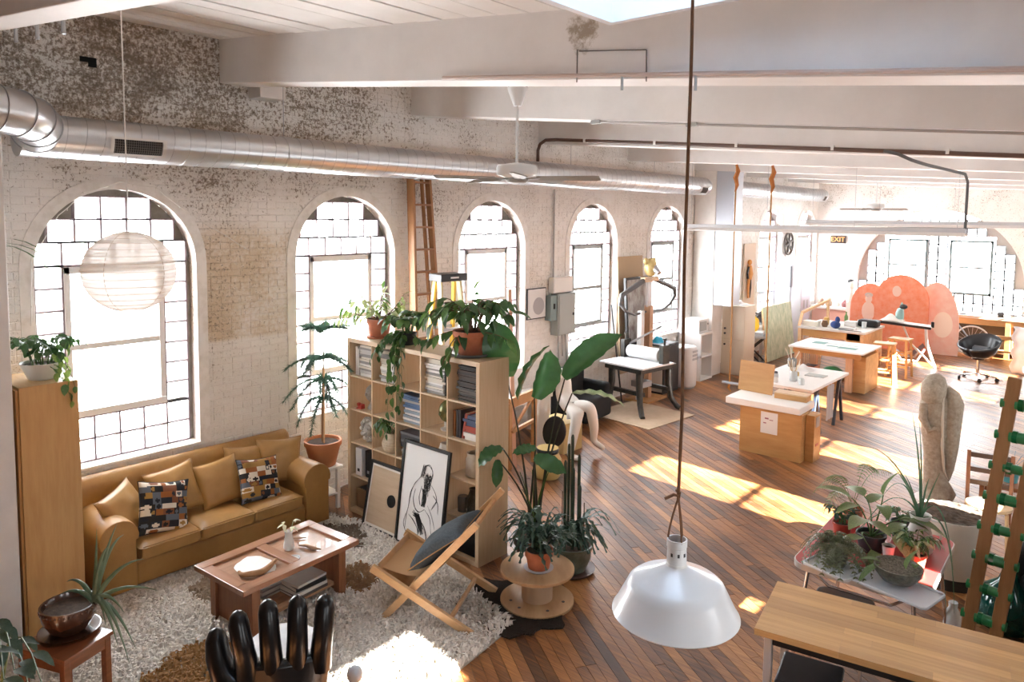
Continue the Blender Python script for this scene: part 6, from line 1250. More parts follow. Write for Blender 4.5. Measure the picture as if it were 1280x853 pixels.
o = MB().grid(lambda u, v: (.0+.01*sin(v*14), -.13+.26*v, .66-.5*u), 4, 14).build('grey_cloth', M('grey_cloth', (.42,.43,.46), .9)); so_ = o.modifiers.new('solid', 'SOLIDIFY'); so_.thickness = .006; o.location = (3.475, 10.95, .06); tag(o, 'grey cloth hanging off the edge of the white trestle table', 'cloth')
def jar(label, loc, r_, h, mat_, brush=0, cat='jar'):
    t2 = thing('jar', label, cat, loc); MB().lathe([(r_*.9,0),(r_,.006),(r_,h*.85),(r_*.85,h),(r_*.78,h),(r_*.9,h*.8),(r_*.9,.02)], 16).build('body', mat_, t2, smooth=50)
    for k in range(brush): a = k*2.4; MB().tube([(0,0,.02),(r_*.7*cos(a),r_*.7*sin(a),h),(r_*1.6*cos(a),r_*1.6*sin(a),h+.12+.03*(k % 3))], .006, 6).build('brush', wood('brush_handle', (.55,.36,.18), (.4,.25,.12), 'z') if k % 2 else M('pale_handle', (.72,.66,.55), .5), t2)
    return t2
GLS = clearm('jar_glass', (.75,.78,.78), .4, .1)
jar('grey tin can of brushes at the back of the white trestle table', (2.62, 11.75, .75), .07, .14, M('grey_tin', (.25,.24,.23), .5), 5)
jar('glass jar full of paint brushes in the middle of the trestle table', (3.02, 10.72, .75), .055, .15, GLS, 9)
jar('small clear jar left of the brushes on the trestle table', (2.80, 10.62, .75), .035, .09, GLS); jar('dark ink bottle at the left on the trestle table', (2.72, 10.82, .75), .03, .08, M('ink_bottle', (.04,.04,.05), .3)); jar('white paint pot near the front of the trestle table', (2.86, 10.45, .75), .04, .07, CP); jar('clear tumbler right of the brushes on the trestle table', (3.2, 10.55, .75), .04, .09, GLS); jar('squat ochre pot on the trestle table', (2.92, 11.1, .75), .045, .06, M('ochre', (.5,.33,.12), .5))
o = MB().grid(lambda u, v: (-.16+.32*u, -.12+.24*v, .07*sin(pi*u)*sin(pi*v)*(1+.5*sin(9*u)*cos(8*v))+.002), 12, 12).build('rag', M('white_rag', (.72,.71,.70), .9)); o.location = (2.85, 11.6, .752); tag(o, 'crumpled white rag on the back of the trestle table', 'rag')
o = MB().box(-.14, .14, -.10, .10, 0, .012).build('paint_palette', M('palette', (.55,.50,.44), .5, c2=(.3,.36,.36), ns=15)); o.location = (3.15, 11.3, .751); tag(o, 'paint smeared palette on the trestle table', 'palette')
# --- table with green tape, thick legs
gt = thing('work_table', 'white work table with green taped print on thick timber legs', 'table', (2.48, 14.30, 0)); MB().box(-.66, .66, -.58, .58, .72, .75).build('top', WHITE, gt); MB().box(-.6, .6, -.50, -.46, .62, .72).build('apron', PLY, gt); MB().box(-.6, .6, .46, .50, .62, .72).build('apron', PLY, gt)
POST = wood('pinkish_timber', (.62,.38,.24), (.52,.29,.16), 'z')
for x in (-.52, .40):
    for y in (-.42, .42): MB().box(x-.06, x+.06, y-.06, y+.06, 0, .72).build('leg', POST, gt)
MB().box(.46, .66, -.40, .40, 0, .66).build('side_cupboard', PLY, gt); MB().box(-.52, .4, -.05, .05, .1, .16).build('stretcher', POST, gt)
GT = M('green_tape', (.10,.27,.24), .5); o = MB().box(-.5, .52, -.36, .38, 0, .003).build('print_sheet', M('print_paper', (.74,.76,.74), .7)); o.location = (2.48, 14.30, .7505); tag(o, 'large paper sheet with green blocks on the white work table', 'print')
for a in ((-.42,-.18,-.05,.20), (.12,.45,-.30,-.10), (-.1,.1,-.2,-.1)): MB().box(a[0], a[1], a[2], a[3], .003, .005).build('green_block', GT, o)
MB().box(-.2, .4, .1, .12, .003, .005).build('green_line', GT, o)
o = MB().ball((0,0,0), .20, .20, .15, 20, 12).build('green_bowl', M('green_enamel', (.03,.20,.08), .4), smooth=60); o.location = (2.55, 14.0, .26); tag(o, 'green domed bowl under the white work table', 'bowl'); MB().lathe([(.16,-.26),(.16,-.10)], 20).build('stand', PLY, o)
o = MB().box(-.12, .12, -.15, .15, 0, .34).build('orange_bin', M('orange_plastic', (.60,.16,.04), .4), bevel=.01); o.location = (2.10, 14.15, 0); tag(o, 'orange bin under the left of the white work table', 'bin'); MB().box(-.10, .10, -.13, .13, .335, .343).build('opening', BLACK, o)
# --- long desk behind with slatted side and clutter
dk = thing('slatted_desk', 'long wooden desk with slatted end and cluttered pale top', 'desk', (1.98, 16.3, 0)); MB().box(-.68, .66, -.70, .72, .81, .85).build('top', M('desk_grey', (.62,.60,.57), .5), dk); MB().box(-.6, .62, -.66, -.62, .66, .81).build('front_apron', PLY, dk)
for x in (-.64, .60):
    for y in (-.64, .64): MB().box(x-.035, x+.035, y-.035, y+.035, 0, .81).build('leg', PINE, dk)
for k in range(10): MB().box(-.58+k*.045*.9, -.56+k*.045*.9, -.66, -.645, .08, .66).build('slat', PINE, dk)
MB().bar((-.66,-.66,.85), (-.66,-.50,1.12), .05).bar((-.66,-.52,1.12), (-.50,.64,1.30), .05).bar((-.5,.64,.85), (-.5,.64,1.3), .05).build('side_rail', PINE, dk); MB().box(.30, .64, -.66, .6, .3, .8).build('drawer_unit', PLY, dk)
cl = random.Random(61); cls = [(.02,.06,.22),(.55,.52,.48),(.30,.20,.12),(.6,.3,.1),(.15,.25,.12),(.7,.68,.64),(.35,.05,.05)]
lbs = ['stack of papers at the left end of the slatted desk','brown pot near the papers on the slatted desk','ochre pot in the clutter of the slatted desk','blue cloth bundle at the front of the slatted desk','green bottle at the back of the slatted desk','white box in the middle of the slatted desk','small red tin on the slatted desk','black case at the right end of the slatted desk','clear beaker in front of the black case','grey tray in the centre of the slatted desk','white mug at the back of the slatted desk','long dark ruler on the slatted desk edge']
def on_desk(i, x, y, mb, mat_, nm, cat, **k): o = mb.build(nm, mat_, **k); o.location = (1.98+x, 16.3+y, .851); tag(o, lbs[i], cat); return o
m = MB()
for q in range(7): m.at((cl.uniform(-.01,.01), cl.uniform(-.01,.01), q*.016), (0,0,cl.uniform(-.1,.1))).box(-.15,.15,-.11,.11,0,.014)
on_desk(0, -.48, -.45, m, PAPER, 'paper_stack', 'papers')
on_desk(1, -.22, -.40, MB().lathe([(.05,0),(.07,.06),(.045,.13),(.05,.14),(.04,.14)], 16), M('brown_pot', (.22,.12,.06), .5), 'pot', 'pot', smooth=50); on_desk(2, -.30, -.05, MB().lathe([(.05,0),(.06,.12),(.05,.16),(.04,.16)], 16), M('ochre_pot', (.55,.32,.08), .5), 'pot', 'pot', smooth=50)
on_desk(3, .02, -.48, MB().ball((0,0,.08), .10, .09, .08, 14, 8).ball((.03,.03,.18), .05, .05, .07, 10, 7), M('blue_cloth', (.03,.06,.2), .8), 'cloth_bundle', 'cloth', smooth=60); on_desk(4, -.02, .35, MB().lathe([(.035,0),(.04,.16),(.015,.22),(.018,.27),(.012,.27)], 14), M('green_bottle', (.12,.22,.06), .3), 'bottle', 'bottle', smooth=50)
on_desk(5, .15, .15, MB().box(-.12,.12,-.1,.1,0,.10), CP, 'box', 'box', bevel=.006); on_desk(6, -.12, .1, MB().lathe([(.04,0),(.04,.09),(.035,.095)], 14), RED, 'tin', 'tin', smooth=50)
on_desk(7, .46, .30, MB().box(-.20,.20,-.14,.14,0,.15), M('black_case', (.012,.012,.014), .5), 'case', 'case', bevel=.05, seg=4); on_desk(8, .44, .02, MB().lathe([(.045,0),(.05,.12),(.055,.125),(.046,.125),(.04,.01)], 16), GLS, 'beaker', 'beaker', smooth=50)
on_desk(9, .20, -.35, MB().box(-.17,.17,-.10,.10,0,.02), M('tray_grey', (.40,.40,.40), .4), 'tray', 'tray', bevel=.005); on_desk(10, .22, .48, MB().lathe([(.04,0),(.045,.10),(.038,.10),(.035,.02)], 16), CP, 'mug', 'mug', smooth=50); on_desk(11, .35, -.62, MB().box(-.22,.22,-.02,.02,0,.01), BLACK, 'ruler', 'ruler')
# --- bar stools
SW_ = wood('stool_wood', (.62,.37,.15), (.50,.27,.10), 'z', k=8)
t_ = thing('bar_stool', 'nearer of the two tall square wooden stools by the work table', 'stool', (3.12, 15.18, 0), .1, 'tall wooden stools'); MB().box(-.19, .19, -.16, .16, .735, .77).build('seat', SW_, t_, bevel=.006)
for x in (-1, 1):
    for y in (-1, 1): MB().bar((x*.15,y*.12,.735), (x*.19,y*.16,0), .035).build('leg', SW_, t_)
for z in (.22, .46):
    for y in (-1, 1): MB().bar((-.18+.03*z,y*(.16-.05*z),z), (.18-.03*z,y*(.16-.05*z),z), .022, .03).build('rung', SW_, t_)
    for x in (-1, 1): MB().bar((x*(.19-.05*z),-.15+.03*z,z+.06), (x*(.19-.05*z),.15-.03*z,z+.06), .022, .03).build('rung', SW_, t_)
dup(t_, (3.20, 15.98, 0), -.1, 'farther of the two tall square wooden stools by the work table')
# --- drawing board stand with white leg, lounge chair
t_ = thing('drafting_stand', 'tilted drawing board with dark edge on a white leg before the pink screen', 'drawing board', (3.05, 17.2, 0)); MB().bar((-.50,0,.93), (.45,.08,.88), .40, .03).build('board', M('board_white', (.72,.70,.68), .6), t_); MB().bar((-.5,-.21,.925), (.46,-.12,.87), .03, .05).build('edge_rail', BLACK, t_); MB().tube([(.34,.0,.86),(.36,.05,.5),(.50,.2,0)], .03, 10).build('leg', WHITE, t_); MB().tube([(-.1,.0,.88),(.05,.05,.5),(.45,.25,.03)], .02, 8).build('leg', WHITE, t_); MB().lathe([(.03,.88),(.03,.99),(.02,1.0)], 12, (.46,.0,0)).build('clamp_knob', BLACK, t_)
o = MB().grid(lambda u, v: (-.22+.44*u, -.16+.32*v, .05+.09*sin(pi*u)*sin(pi*v)*(1+.6*sin(7*u+2)*cos(6*v))), 12, 10).build('white_bundle', M('bundle_white', (.80,.78,.74), .9), smooth=60); o.location = (2.75, 17.15, .92); tag(o, 'heap of white cloth on the tilted drawing board', 'cloth')
t_ = thing('cat_figurine', 'small teal and black animal figurine on the drawing board', 'figurine', (2.88, 17.2, 1.0)); FG = M('teal_clay', (.30,.50,.48), .5); MB().tube([(0,0,0),(0,0,.12),(.02,-.01,.22)], [.08,.085,.06], 12).build('body', FG, t_, smooth=60); MB().ball((.07,-.02,.27), .08, .06, .055, 12, 8).build('head', M('black_clay', (.02,.02,.022), .5), t_, smooth=60)
for s in (-1, 1): MB().lathe([(.018,0),(.001,.06)], 8, (.03, s*.03, .31)).build('ear', FG, t_)
t_ = thing('white_recliner', 'low white framed chair with black seat behind the stools', 'chair', (2.85, 18.0, 0), .3); MB().tube([(-.35,-.25,.35),(-.1,-.25,.03),(.2,-.25,.03),(.34,-.25,.30)], .02, 8).build('side_frame', WHITE, t_); MB().tube([(-.35,.25,.35),(-.1,.25,.03),(.2,.25,.03),(.34,.25,.30)], .02, 8).build('side_frame', WHITE, t_); MB().grid(lambda u, v: (-.33+.68*u, -.24+.48*v, .36-.24*sin(pi*u)), 8, 3).build('seat', BLACK, t_)
# --- pink scalloped screen
t_ = thing('scalloped_screen', 'coral pink folding screen with three rounded tops and painted figures', 'screen', (2.4, 19.2, 0)); CORAL = M('coral_paint', (.80,.22,.10), .7, c2=(.82,.32,.20), ns=9); PALEC = M('pale_coral', (.85,.50,.40), .7, c2=(.88,.62,.52), ns=6)
def lobe(p0, p1, h, r_, mat_, th=.04, nm='panel'):
    p0 = Vector((p0[0]-2.4, p0[1]-19.2, 0)); p1 = Vector((p1[0]-2.4, p1[1]-19.2, 0)); w_ = (p1-p0).length; d = (p1-p0).normalized(); n = Vector((d.y,-d.x,0)); out_ = [(0,0)] + [(w_/2-w_/2*cos(pi*k/16), h-r_+r_*sin(pi*k/16)) for k in range(17)] + [(w_,0)]
    m = MB(); k = len(out_); vs = [p0+d*u+Vector((0,0,z)) for u, z in out_] + [p0+d*u+Vector((0,0,z))-n*th for u, z in out_]
    m.add(vs, [tuple(range(k)), tuple(range(2*k-1,k-1,-1))]+[((i+1) % k, i, k+i, k+(i+1) % k) for i in range(k)]); o = m.build(nm, mat_, t_); return p0, d, n, o
E1 = lobe((1.26,19.30), (2.22,19.12), 1.56, .62, CORAL); E2 = lobe((1.86,19.13), (3.06,18.98), 1.82, .62, CORAL); E3 = lobe((2.70,19.16), (3.64,19.26), 1.68, 1.05, PALEC)
def paint_fig(E, u, z, parts, mat_):
    p0, d, n, o = E
    for du_2, dz_, rx, rz in parts:
        m = MB(); c = p0+d*(u+du_2)+Vector((0,0,z+dz_))+n*.004; k = 20; m.add([c+d*rx*cos(2*pi*i/k)+Vector((0,0,rz*sin(2*pi*i/k))) for i in range(k)]+[c+d*rx*cos(2*pi*i/k)+Vector((0,0,rz*sin(2*pi*i/k)))-n*.006 for i in range(k)], [tuple(range(k-1,-1,-1)), tuple(range(k,2*k))]+[(i,(i+1) % k,k+(i+1) % k,k+i) for i in range(k)]); m.build('painted_figure', mat_, o)
SKN = M('pale_flesh', (.84,.56,.44), .7); paint_fig(E1, .45, .85, [(0,.33,.085,.11),(0,.02,.16,.24)], SKN); paint_fig(E1, .45, .85, [(.0,.42,.10,.06)], M('grey_hair', (.62,.50,.42), .8)); paint_fig(E2, .50, 1.30, [(0,.12,.10,.13)], SKN); paint_fig(E3, .62, .7, [(0,0,.2,.3)], M('cream_paint', (.90,.76,.64), .7))
# --- swivel shell chair
t_ = thing('swivel_chair', 'black bucket swivel chair on a chrome star base', 'chair', (4.42, 16.75, 0), -.35); BS = M('black_shell', (.012,.013,.016), .3)
def shell(u, v):
    a = 2*pi*u; f = (1-cos(a))/2; r_ = .13+.24*v**.7; h = .44+v**1.8*(.17+.27*f**1.2); return (r_*sin(a)*1.02, -r_*cos(a)*-1*(.95)*-1 if False else r_*cos(a)*-.95, h)
sh_ = MB().grid(shell, 36, 8); o = sh_.build('bucket_seat', BS, t_, smooth=70); so_ = o.modifiers.new('solid', 'SOLIDIFY'); so_.thickness = .03
MB().lathe([(.001,.46),(.20,.47),(.24,.50),(.2,.515),(.001,.51)], 28, cap0=False, cap1=False).build('seat_pad', M('black_leather', (.02,.021,.024), .35), t_, smooth=60); MB().at((0,.10,.58), (0,pi/2,0)).lathe([(.05,-.16),(.075,-.14),(.075,.14),(.05,.16)], 18).build('lumbar_roll', M('grey_roll', (.10,.11,.13), .5), t_, smooth=50); MB().lathe([(.10,.40),(.12,.45)], 20).build('mount_plate', BLACK, t_); MB().lathe([(.028,.08),(.028,.42)], 14).build('gas_stem', CHROME, t_, smooth=60)
for k in range(5):
    a = k*2*pi/5+.3; MB().bar((.03*cos(a),.03*sin(a),.12), (.33*cos(a),.33*sin(a),.08), .035, .025).build('base_arm', CHROME, t_); MB().at((.33*cos(a),.33*sin(a),.035), (pi/2,0,a+1)).lathe([(.033,-.02),(.036,0),(.033,.02)], 14).build('caster', BLACK, t_)
# --- far workbench, wheel, trestle, white drape
wb = thing('workbench', 'long wooden workbench under the far arched window', 'workbench', (4.1, 19.95, 0)); MB().box(-.85, 1.2, -.28, .30, .86, .92).build('top', wood('bench_top', (.60,.48,.36), (.5,.38,.27)), wb); MB().box(-.8, 1.15, -.25, -.21, .72, .86).build('apron', PLY, wb)
for x in (-.78, .42, 1.1):
    for y in (-.22, .24): MB().box(x-.05, x+.05, y-.05, y+.05, 0, .86).build('leg', PLY, wb)
MB().box(-.75, 1.1, -.1, .25, .1, .13).build('shelf', PLY, wb); MB().box(-.8, 1.1, .27, .29, .05, .84).build('back_board', M('dark_board', (.06,.05,.045), .8), wb)
t_ = thing('bicycle_wheel', 'bicycle wheel leaning against the far workbench', 'wheel', (3.88, 19.45, .36)); MB().at((0,0,0), (pi/2-.12,0,.1)).tube([(.34*cos(q), .34*sin(q), 0) for q in [2*pi*k/36 for k in range(36)]], .018, 8, closed=True).build('tyre', M('tyre', (.62,.60,.57), .6), t_); m = MB().at((0,0,0), (pi/2-.12,0,.1))
for k in range(20): a = k*2*pi/20; m.tube([(.03*cos(a+.5),.03*sin(a+.5),0),(.33*cos(a),.33*sin(a),0)], .003, 4)
m.build('spokes', STEEL, t_); MB().at((0,0,0), (pi/2-.12,0,.1)).lathe([(.03,-.05),(.03,.05)], 12).build('hub', BLACK, t_); MB().bar((-.35,-.05,.45), (.0,-.05,.0), .025).bar((-.35,-.05,-.02), (.0,-.05,0), .025).build('fork', M('blue_frame', (.30,.42,.55), .4), t_)
t_ = thing('wooden_trestle', 'small orange wooden trestle right of the bicycle wheel', 'trestle', (4.52, 19.2, 0)); MB().box(-.28, .28, -.04, .04, .50, .58).build('bar', PLY, t_)
for x in (-.25, .25): MB().bar((x,0,.5), (x,-.16,0), .05).build('leg', PLY, t_); MB().bar((x,0,.5), (x,.16,0), .05).build('leg', PLY, t_)
MB().box(-.25, .25, -.1, -.06, .22, .26).build('brace', PLY, t_)
t_ = thing('bench_vise', 'grey metal vise on the right of the far workbench', 'vise', (4.62, 19.85, .92)); MB().box(-.07, .07, -.1, .1, 0, .05).box(-.06, .06, -.16, -.02, .05, .15).box(-.06, .06, .02, .10, .05, .15).build('jaws', STEEL, t_, bevel=.006); MB().tube([(0,-.24,.08),(0,-.16,.08)], .015, 8).tube([(-.09,-.23,.08),(.09,-.23,.08)], .007, 6).build('handle', BLACK, t_)
t_ = thing('iron_stand', 'dark iron cross shaped stand on the far workbench', 'stand', (4.98, 19.9, .92)); MB().box(-.02, .02, -.02, .02, 0, .48).box(-.18, .18, -.015, .015, .34, .38).box(-.14, .14, -.015, .015, .18, .21).box(-.10, .10, -.08, .08, 0, .02).build('cross', M('dark_iron', (.03,.05,.05), .5), t_)
for i, (x, lb) in enumerate(((3.55,'dark flat tool lying on the left of the far workbench'), (4.35,'black block standing on the far workbench'))): tag(MB().box(x-.12+.06*i, x+.12-.06*i, 19.82, 19.92, .921, .94+.09*i).build('tool', BLACK, bevel=.004), lb, 'tool')
o = MB().grid(lambda u, v: (-.45+.9*u+.03*sin(v*20), .05*sin(u*16)+.05*cos(u*9+v*2), .95-.95*v*(1-.0*u)-.25*u*u), 24, 14).build('white_drape', M('white_sheet', (.82,.82,.83), .9), smooth=70); so_ = o.modifiers.new('solid', 'SOLIDIFY'); so_.thickness = .01; p = (5.124, 17.875, 0.0); o.location = (p[0]+.15, p[1], .02); tag(o, 'white sheet draped over something at the right edge', 'sheet')
o = MB().box(-.4, .4, .08, .5, 0, .78).build('covered_block', M('dark_block', (.1,.1,.1), .8)); o.location = (p[0]+.25, p[1]+.06, .0); tag(o, 'dark block behind the white sheet at the right edge', 'block')
# --- lockers, painting, saw, wheel, puppet, tan panel
t_ = thing('metal_locker', 'tall lavender grey metal locker near the far corner', 'locker', (.50, 17.6, 0)); LAV = M('lavender_steel', (.55,.56,.66), .4, .2); MB().box(-.25, .25, -.30, .30, .06, 2.08).build('body', LAV, t_, bevel=.006); MB().box(-.24, .24, -.28, .28, 0, .06).build('plinth', BLACK, t_); MB().box(-.245, -.01, -.312, -.301, .1, 2.05).build('door', M('pale_steel_door', (.66,.67,.70), .4, .2), t_); MB().box(.01, .245, -.312, -.301, .1, 2.05).build('door', M('pale_steel_door2', (.62,.63,.68), .4, .2), t_); MB().box(-.015, .015, -.33, -.312, 1.5, 2.0).build('handle_slot', M('slot', (.15,.15,.17), .6), t_)
for y in (-.1, .12): MB().box(.251, .256, y-.05, y+.05, 1.0, 1.2).build('label_plate', STEEL, t_)
t_ = thing('green_canvas', 'pale green abstract canvas leaning by the lockers', 'painting', (.74, 16.25, 0), rot=(0, -.12, .0)); MB().box(-.04, 0, -.80, .80, .01, 1.20).build('stretcher', PINE, t_); MB().box(.0, .006, -.80, .80, .01, 1.20).build('canvas', M('green_abstract', (.62,.66,.50), .8, c2=(.30,.42,.26), ns=11, st=(1,1,.5), lo=.4, hi=.75), t_)
t_ = thing('miter_saw', 'yellow power saw on a folding black stand by the window wall', 'saw', (.45, 15.2, 0), .3)
for s in (-1, 1): MB().bar((-.3*s,-.25,0), (.3*s,-.25,.58), .03).bar((-.3*s,.25,0), (.3*s,.25,.58), .03).build('stand_leg', BLACK, t_)
MB().box(-.34, .34, -.28, .28, .58, .62).build('stand_top', STEEL, t_); MB().box(-.28, .28, -.18, .18, .62, .70).build('saw_base', M('grey_cast', (.45,.46,.47), .4), t_, bevel=.01); YS_ = M('tool_yellow', (.80,.50,.03), .4); MB().ball((0,.0,.90), .17, .10, .15, 16, 10).build('motor', YS_, t_, smooth=60); MB().at((.05,-.08,.82), (pi/2,0,0)).lathe([(.13,-.015),(.13,.015)], 28).build('blade_guard', YS_, t_); MB().tube([(.08,0,.95),(.18,-.05,1.08),(.05,-.04,1.10)], .02, 8).build('handle', BLACK, t_)
t_ = thing('black_tarp', 'black draped heap on the window ledge table behind the saw', 'tarp', (.30, 16.0, .78)); MB().grid(lambda u, v: (-.25+.5*u, -.4+.8*v, .02+.22*sin(pi*u)*sin(pi*v)*(1+.3*sin(7*v+u*5))), 12, 14).build('cloth', BLACK, t_, smooth=60)
t_ = thing('ledge_table', 'white table along the window wall under the black heap', 'table', (.30, 16.0, 0)); MB().box(-.28, .28, -.50, .42, .74, .78).build('top', WHITE, t_)
for x in (-.24, .24):
    for y in (-.45, .38): MB().cbox((x,y,.37), .05, .05, .74).build('leg', WHITE, t_)
t_ = thing('iron_pulley', 'dark spoked iron wheel hanging on the wall above the locker', 'wheel', (.06, 18.24, 2.50)); MB().at((0,0,0), (0,pi/2,0)).tube([(.27*cos(q), .27*sin(q), 0) for q in [2*pi*k/32 for k in range(32)]], .028, 8, closed=True).build('rim', M('old_iron', (.10,.085,.07), .6), t_); m = MB()  # spoked hand wheel fixed to the window wall
for k in range(3): a = k*pi/3+.3; m.bar((0,-.25*cos(a),-.25*sin(a)), (0,.25*cos(a),.25*sin(a)), .04)
m.build('spokes', bpy.data.materials['old_iron'], t_); MB().at((0,0,0), (0,pi/2,0)).lathe([(.06,-.03),(.06,.03)], 14).build('hub', bpy.data.materials['old_iron'], t_)
o = MB().box(.0, .03, -.30, .30, 0, 1.5).build('tan_panel', M('tan_board', (.62,.50,.40), .8)); o.location = (.02, 15.98, 1.05); tag(o, 'tan panel on the wall behind the hanging puppet', 'panel')
t_ = thing('puppet', 'thin orange and black jointed puppet hanging on the tan panel', 'puppet', (.09, 15.88, 1.75)); OR = M('puppet_orange', (.60,.26,.07), .6); MB().ball((0,0,.38), .05, .05, .065, 10, 8).build('head', OR, t_, smooth=60); MB().tube([(0,0,.31),(0,.02,.12),(0,-.02,0)], [.05,.075,.06], 10).build('torso', OR, t_, smooth=60)
for s in (-1, 1): MB().tube([(0,s*.05,.28),(0,s*.12,.14),(0,s*.07,.02)], .022, 7).build('arm', BLACK, t_); MB().tube([(0,s*.03,0),(0,s*.06,-.2),(0,s*.03,-.42)], [.035,.03,.022], 7).build('leg', OR if s < 0 else BLACK, t_)
# --- counter along the far wall with small sculptures
t_ = thing('far_counter', 'low pink painted counter under the exit sign', 'counter', (1.05, 19.95, 0)); MB().box(-.9, .25, -.3, .35, .78, .84).build('top', WHITE, t_); MB().box(-.86, .2, -.26, .3, 0, .78).build('carcass', M('faded_pink', (.70,.42,.34), .7), t_); MB().box(-.86, .2, -.275, -.261, .42, .44).build('drawer_gap', M('pink_gap', (.3,.15,.1), .8), t_)
for i, (x, h, c, lb) in enumerate(((.35,.16,(.35,.22,.16),'brown clay lump at the left of the far counter'), (.55,.20,(.42,.32,.24),'tan clay head on the far counter'), (.75,.12,(.70,.66,.6),'white bowl on the far counter'), (.95,.17,(.30,.12,.12),'dark red pot on the far counter'), (1.12,.12,(.12,.11,.10),'dark lump at the right of the far counter'))):
    t_ = thing('clay_piece', lb, 'sculpture', (x, 19.9, .84)); MB().lathe([(.07,0),(.09,h*.4),(.06,h*.8),(.02,h)], 14).build('body', M('clay_%d' % i, c, .8, bump=.3), t_, smooth=60); MB().ball((.03,-.03,h*.9), .05, .05, .05, 8, 6).build('top_knob', bpy.data.materials['clay_%d' % i], t_, smooth=60)
t_ = thing('plaster_bust', 'white plaster bust with a black cap on a tall pedestal', 'bust', (1.15, 19.75, 0)); MB().box(-.10, .10, -.10, .10, .0, 1.0).build('pedestal', WHITE, t_); MB().tube([(0,0,1.0),(0,0,1.12),(0,-.02,1.25),(0,-.02,1.38)], [.12,.15,.06,.05], 12).ball((0,-.02,1.45), .085, .10, .12, 14, 10).build('bust', CP, t_, smooth=60); MB().ball((-.03,-.01,1.53), .09, .09, .06, 12, 8).build('cap', BLACK, t_, smooth=60)
# --- exit sign
t_ = thing('exit_sign', 'small dark exit sign with orange letters on the far wall', 'sign', (.56, 20.40, 2.57)); MB().box(-.19, .19, -.03, .02, -.10, .10).build('case', M('sign_dark', (.02,.008,.006), .6), t_)
fc = bpy.data.curves.new('letters', 'FONT'); fc.body = 'EXIT'; fc.size = .175; fc.align_x = 'CENTER'; fc.align_y = 'CENTER'; fc.extrude = .003; fc.offset = .0; fo = bpy.data.objects.new('letters', fc); COL.objects.link(fo); fo.parent = t_; fo.location = (0, -.034, 0); fo.rotation_euler = (pi/2, 0, 0)
me_ = M('sign_letters', (.70,.26,.07), .5); me_.node_tree.nodes['Principled BSDF'].inputs['Emission Color'].default_value = (1,.45,.12,1); me_.node_tree.nodes['Principled BSDF'].inputs['Emission Strength'].default_value = .35; fc.materials.append(me_)
bpy.context.view_layer.update(); lm_ = bpy.data.meshes.new_from_object(fo.evaluated_get(bpy.context.evaluated_depsgraph_get())); bpy.data.objects.remove(fo); lm_.materials.clear(); lm_.materials.append(me_); fo = link('letters', lm_, t_, loc=(0, -.034, 0), rot=(pi/2, 0, 0))
# --- swing
t_ = thing('rope_swing', 'trapeze bar hanging from two tan ropes in the middle of the loft', 'swing', (2.2, 10.98, 0)); TR = M('tan_rope', (.46,.24,.07), .85, c2=(.32,.16,.05), ns=60)
for x, zt in ((-.28, 3.955), (.29, 3.92)):
    MB().tube([(x,0,.5),(x+.004,0,1.5),(x-.004,0,2.6),(x,0,zt)], .012, 7).build('rope', TR, t_); MB().tube([(x,0,zt),(x+.03,.0,zt-.1),(x-.02,.02,zt-.2),(x+.02,0,zt-.32),(x-.01,0,zt-.42)], [.02,.035,.04,.03,.01], 8).build('rope_coil', M('rust_rope', (.36,.13,.03), .85), t_)
MB().tube([(-.40,0,.5),(.40,0,.5)], .024, 12).build('bar', M('grey_blue_bar', (.36,.42,.50), .4), t_); MB().tube([(-.28,0,.5),(-.30,.01,.42),(-.25,.0,.36)], [.02,.02,.008], 6).build('rope_tail', TR, t_)
# --- window wall: panel, boxes, picture, conduits
t_ = thing('electric_panel', 'grey steel electrical panel on the wall between two windows', 'electrical panel', (.01, 9.0, 1.63)); PG = M('panel_grey', (.33,.36,.35), .45); MB().box(0, .14, -.225, .225, -.32, .32).build('case', PG, t_, bevel=.005); MB().box(.141, .152, -.20, .205, -.30, .30).build('door', M('panel_door', (.38,.41,.40), .45), t_, bevel=.003); MB().box(.153, .16, .13, .18, -.03, .01).build('latch', BLACK, t_)
t_ = thing('switch_box', 'small teal grey switch box left of the electrical panel', 'switch box', (.01, 8.70, 1.75)); MB().box(0, .12, -.07, .07, -.2, .18).build('case', M('teal_grey', (.22,.30,.30), .5), t_, bevel=.004); MB().cbox((.13,0,.02), .02, .02, .08).build('lever', BLACK, t_)
o = MB().box(0, .10, -.24, .24, -.10, .14).build('junction_box', M('white_box', (.72,.70,.68), .5), bevel=.004); o.location = (.012, 8.95, 2.06); tag(o, 'white wiring box above the electrical panel', 'junction box'); MB().box(.1, .106, -.22, .22, -.08, .12).build('cover', WHITE, o)
t_ = thing('framed_print', 'white framed print of a round drawing left of the switch box', 'picture', (.02, 8.42, 1.83)); MB().box(0, .02, -.24, .20, -.23, .23).build('frame', BLACK, t_); MB().box(.02, .024, -.225, .185, -.215, .215).build('paper', M('print_white', (.76,.75,.74), .7), t_); MB().at((.0245,0.02,-.04), (0,pi/2,0)).lathe([(.11,0),(.13,0),(.13,.002),(.11,.002)], 24).build('ring_drawing', M('print_grey', (.45,.45,.47), .8), t_)
cg = M('conduit_grey', (.40,.38,.36), .5, .4); bc = M('conduit_brown', (.10,.055,.04), .5)
o = MB().tube([(.04,8.79,3.53),(.04,8.79,2.1)], .014, 8).build('conduit', cg); tag(o, 'grey vertical conduit rising from the electrical panel', 'conduit')
o = MB().tube([(.04,8.93,1.3),(.04,8.95,.9)], .012, 7).tube([(.04,9.03,1.3),(.04,9.05,.95)], .012, 7).tube([(.04,9.12,1.3),(.04,9.16,.85)], .012, 7).build('conduit', cg); tag(o, 'bundle of grey conduits below the electrical panel', 'conduit')
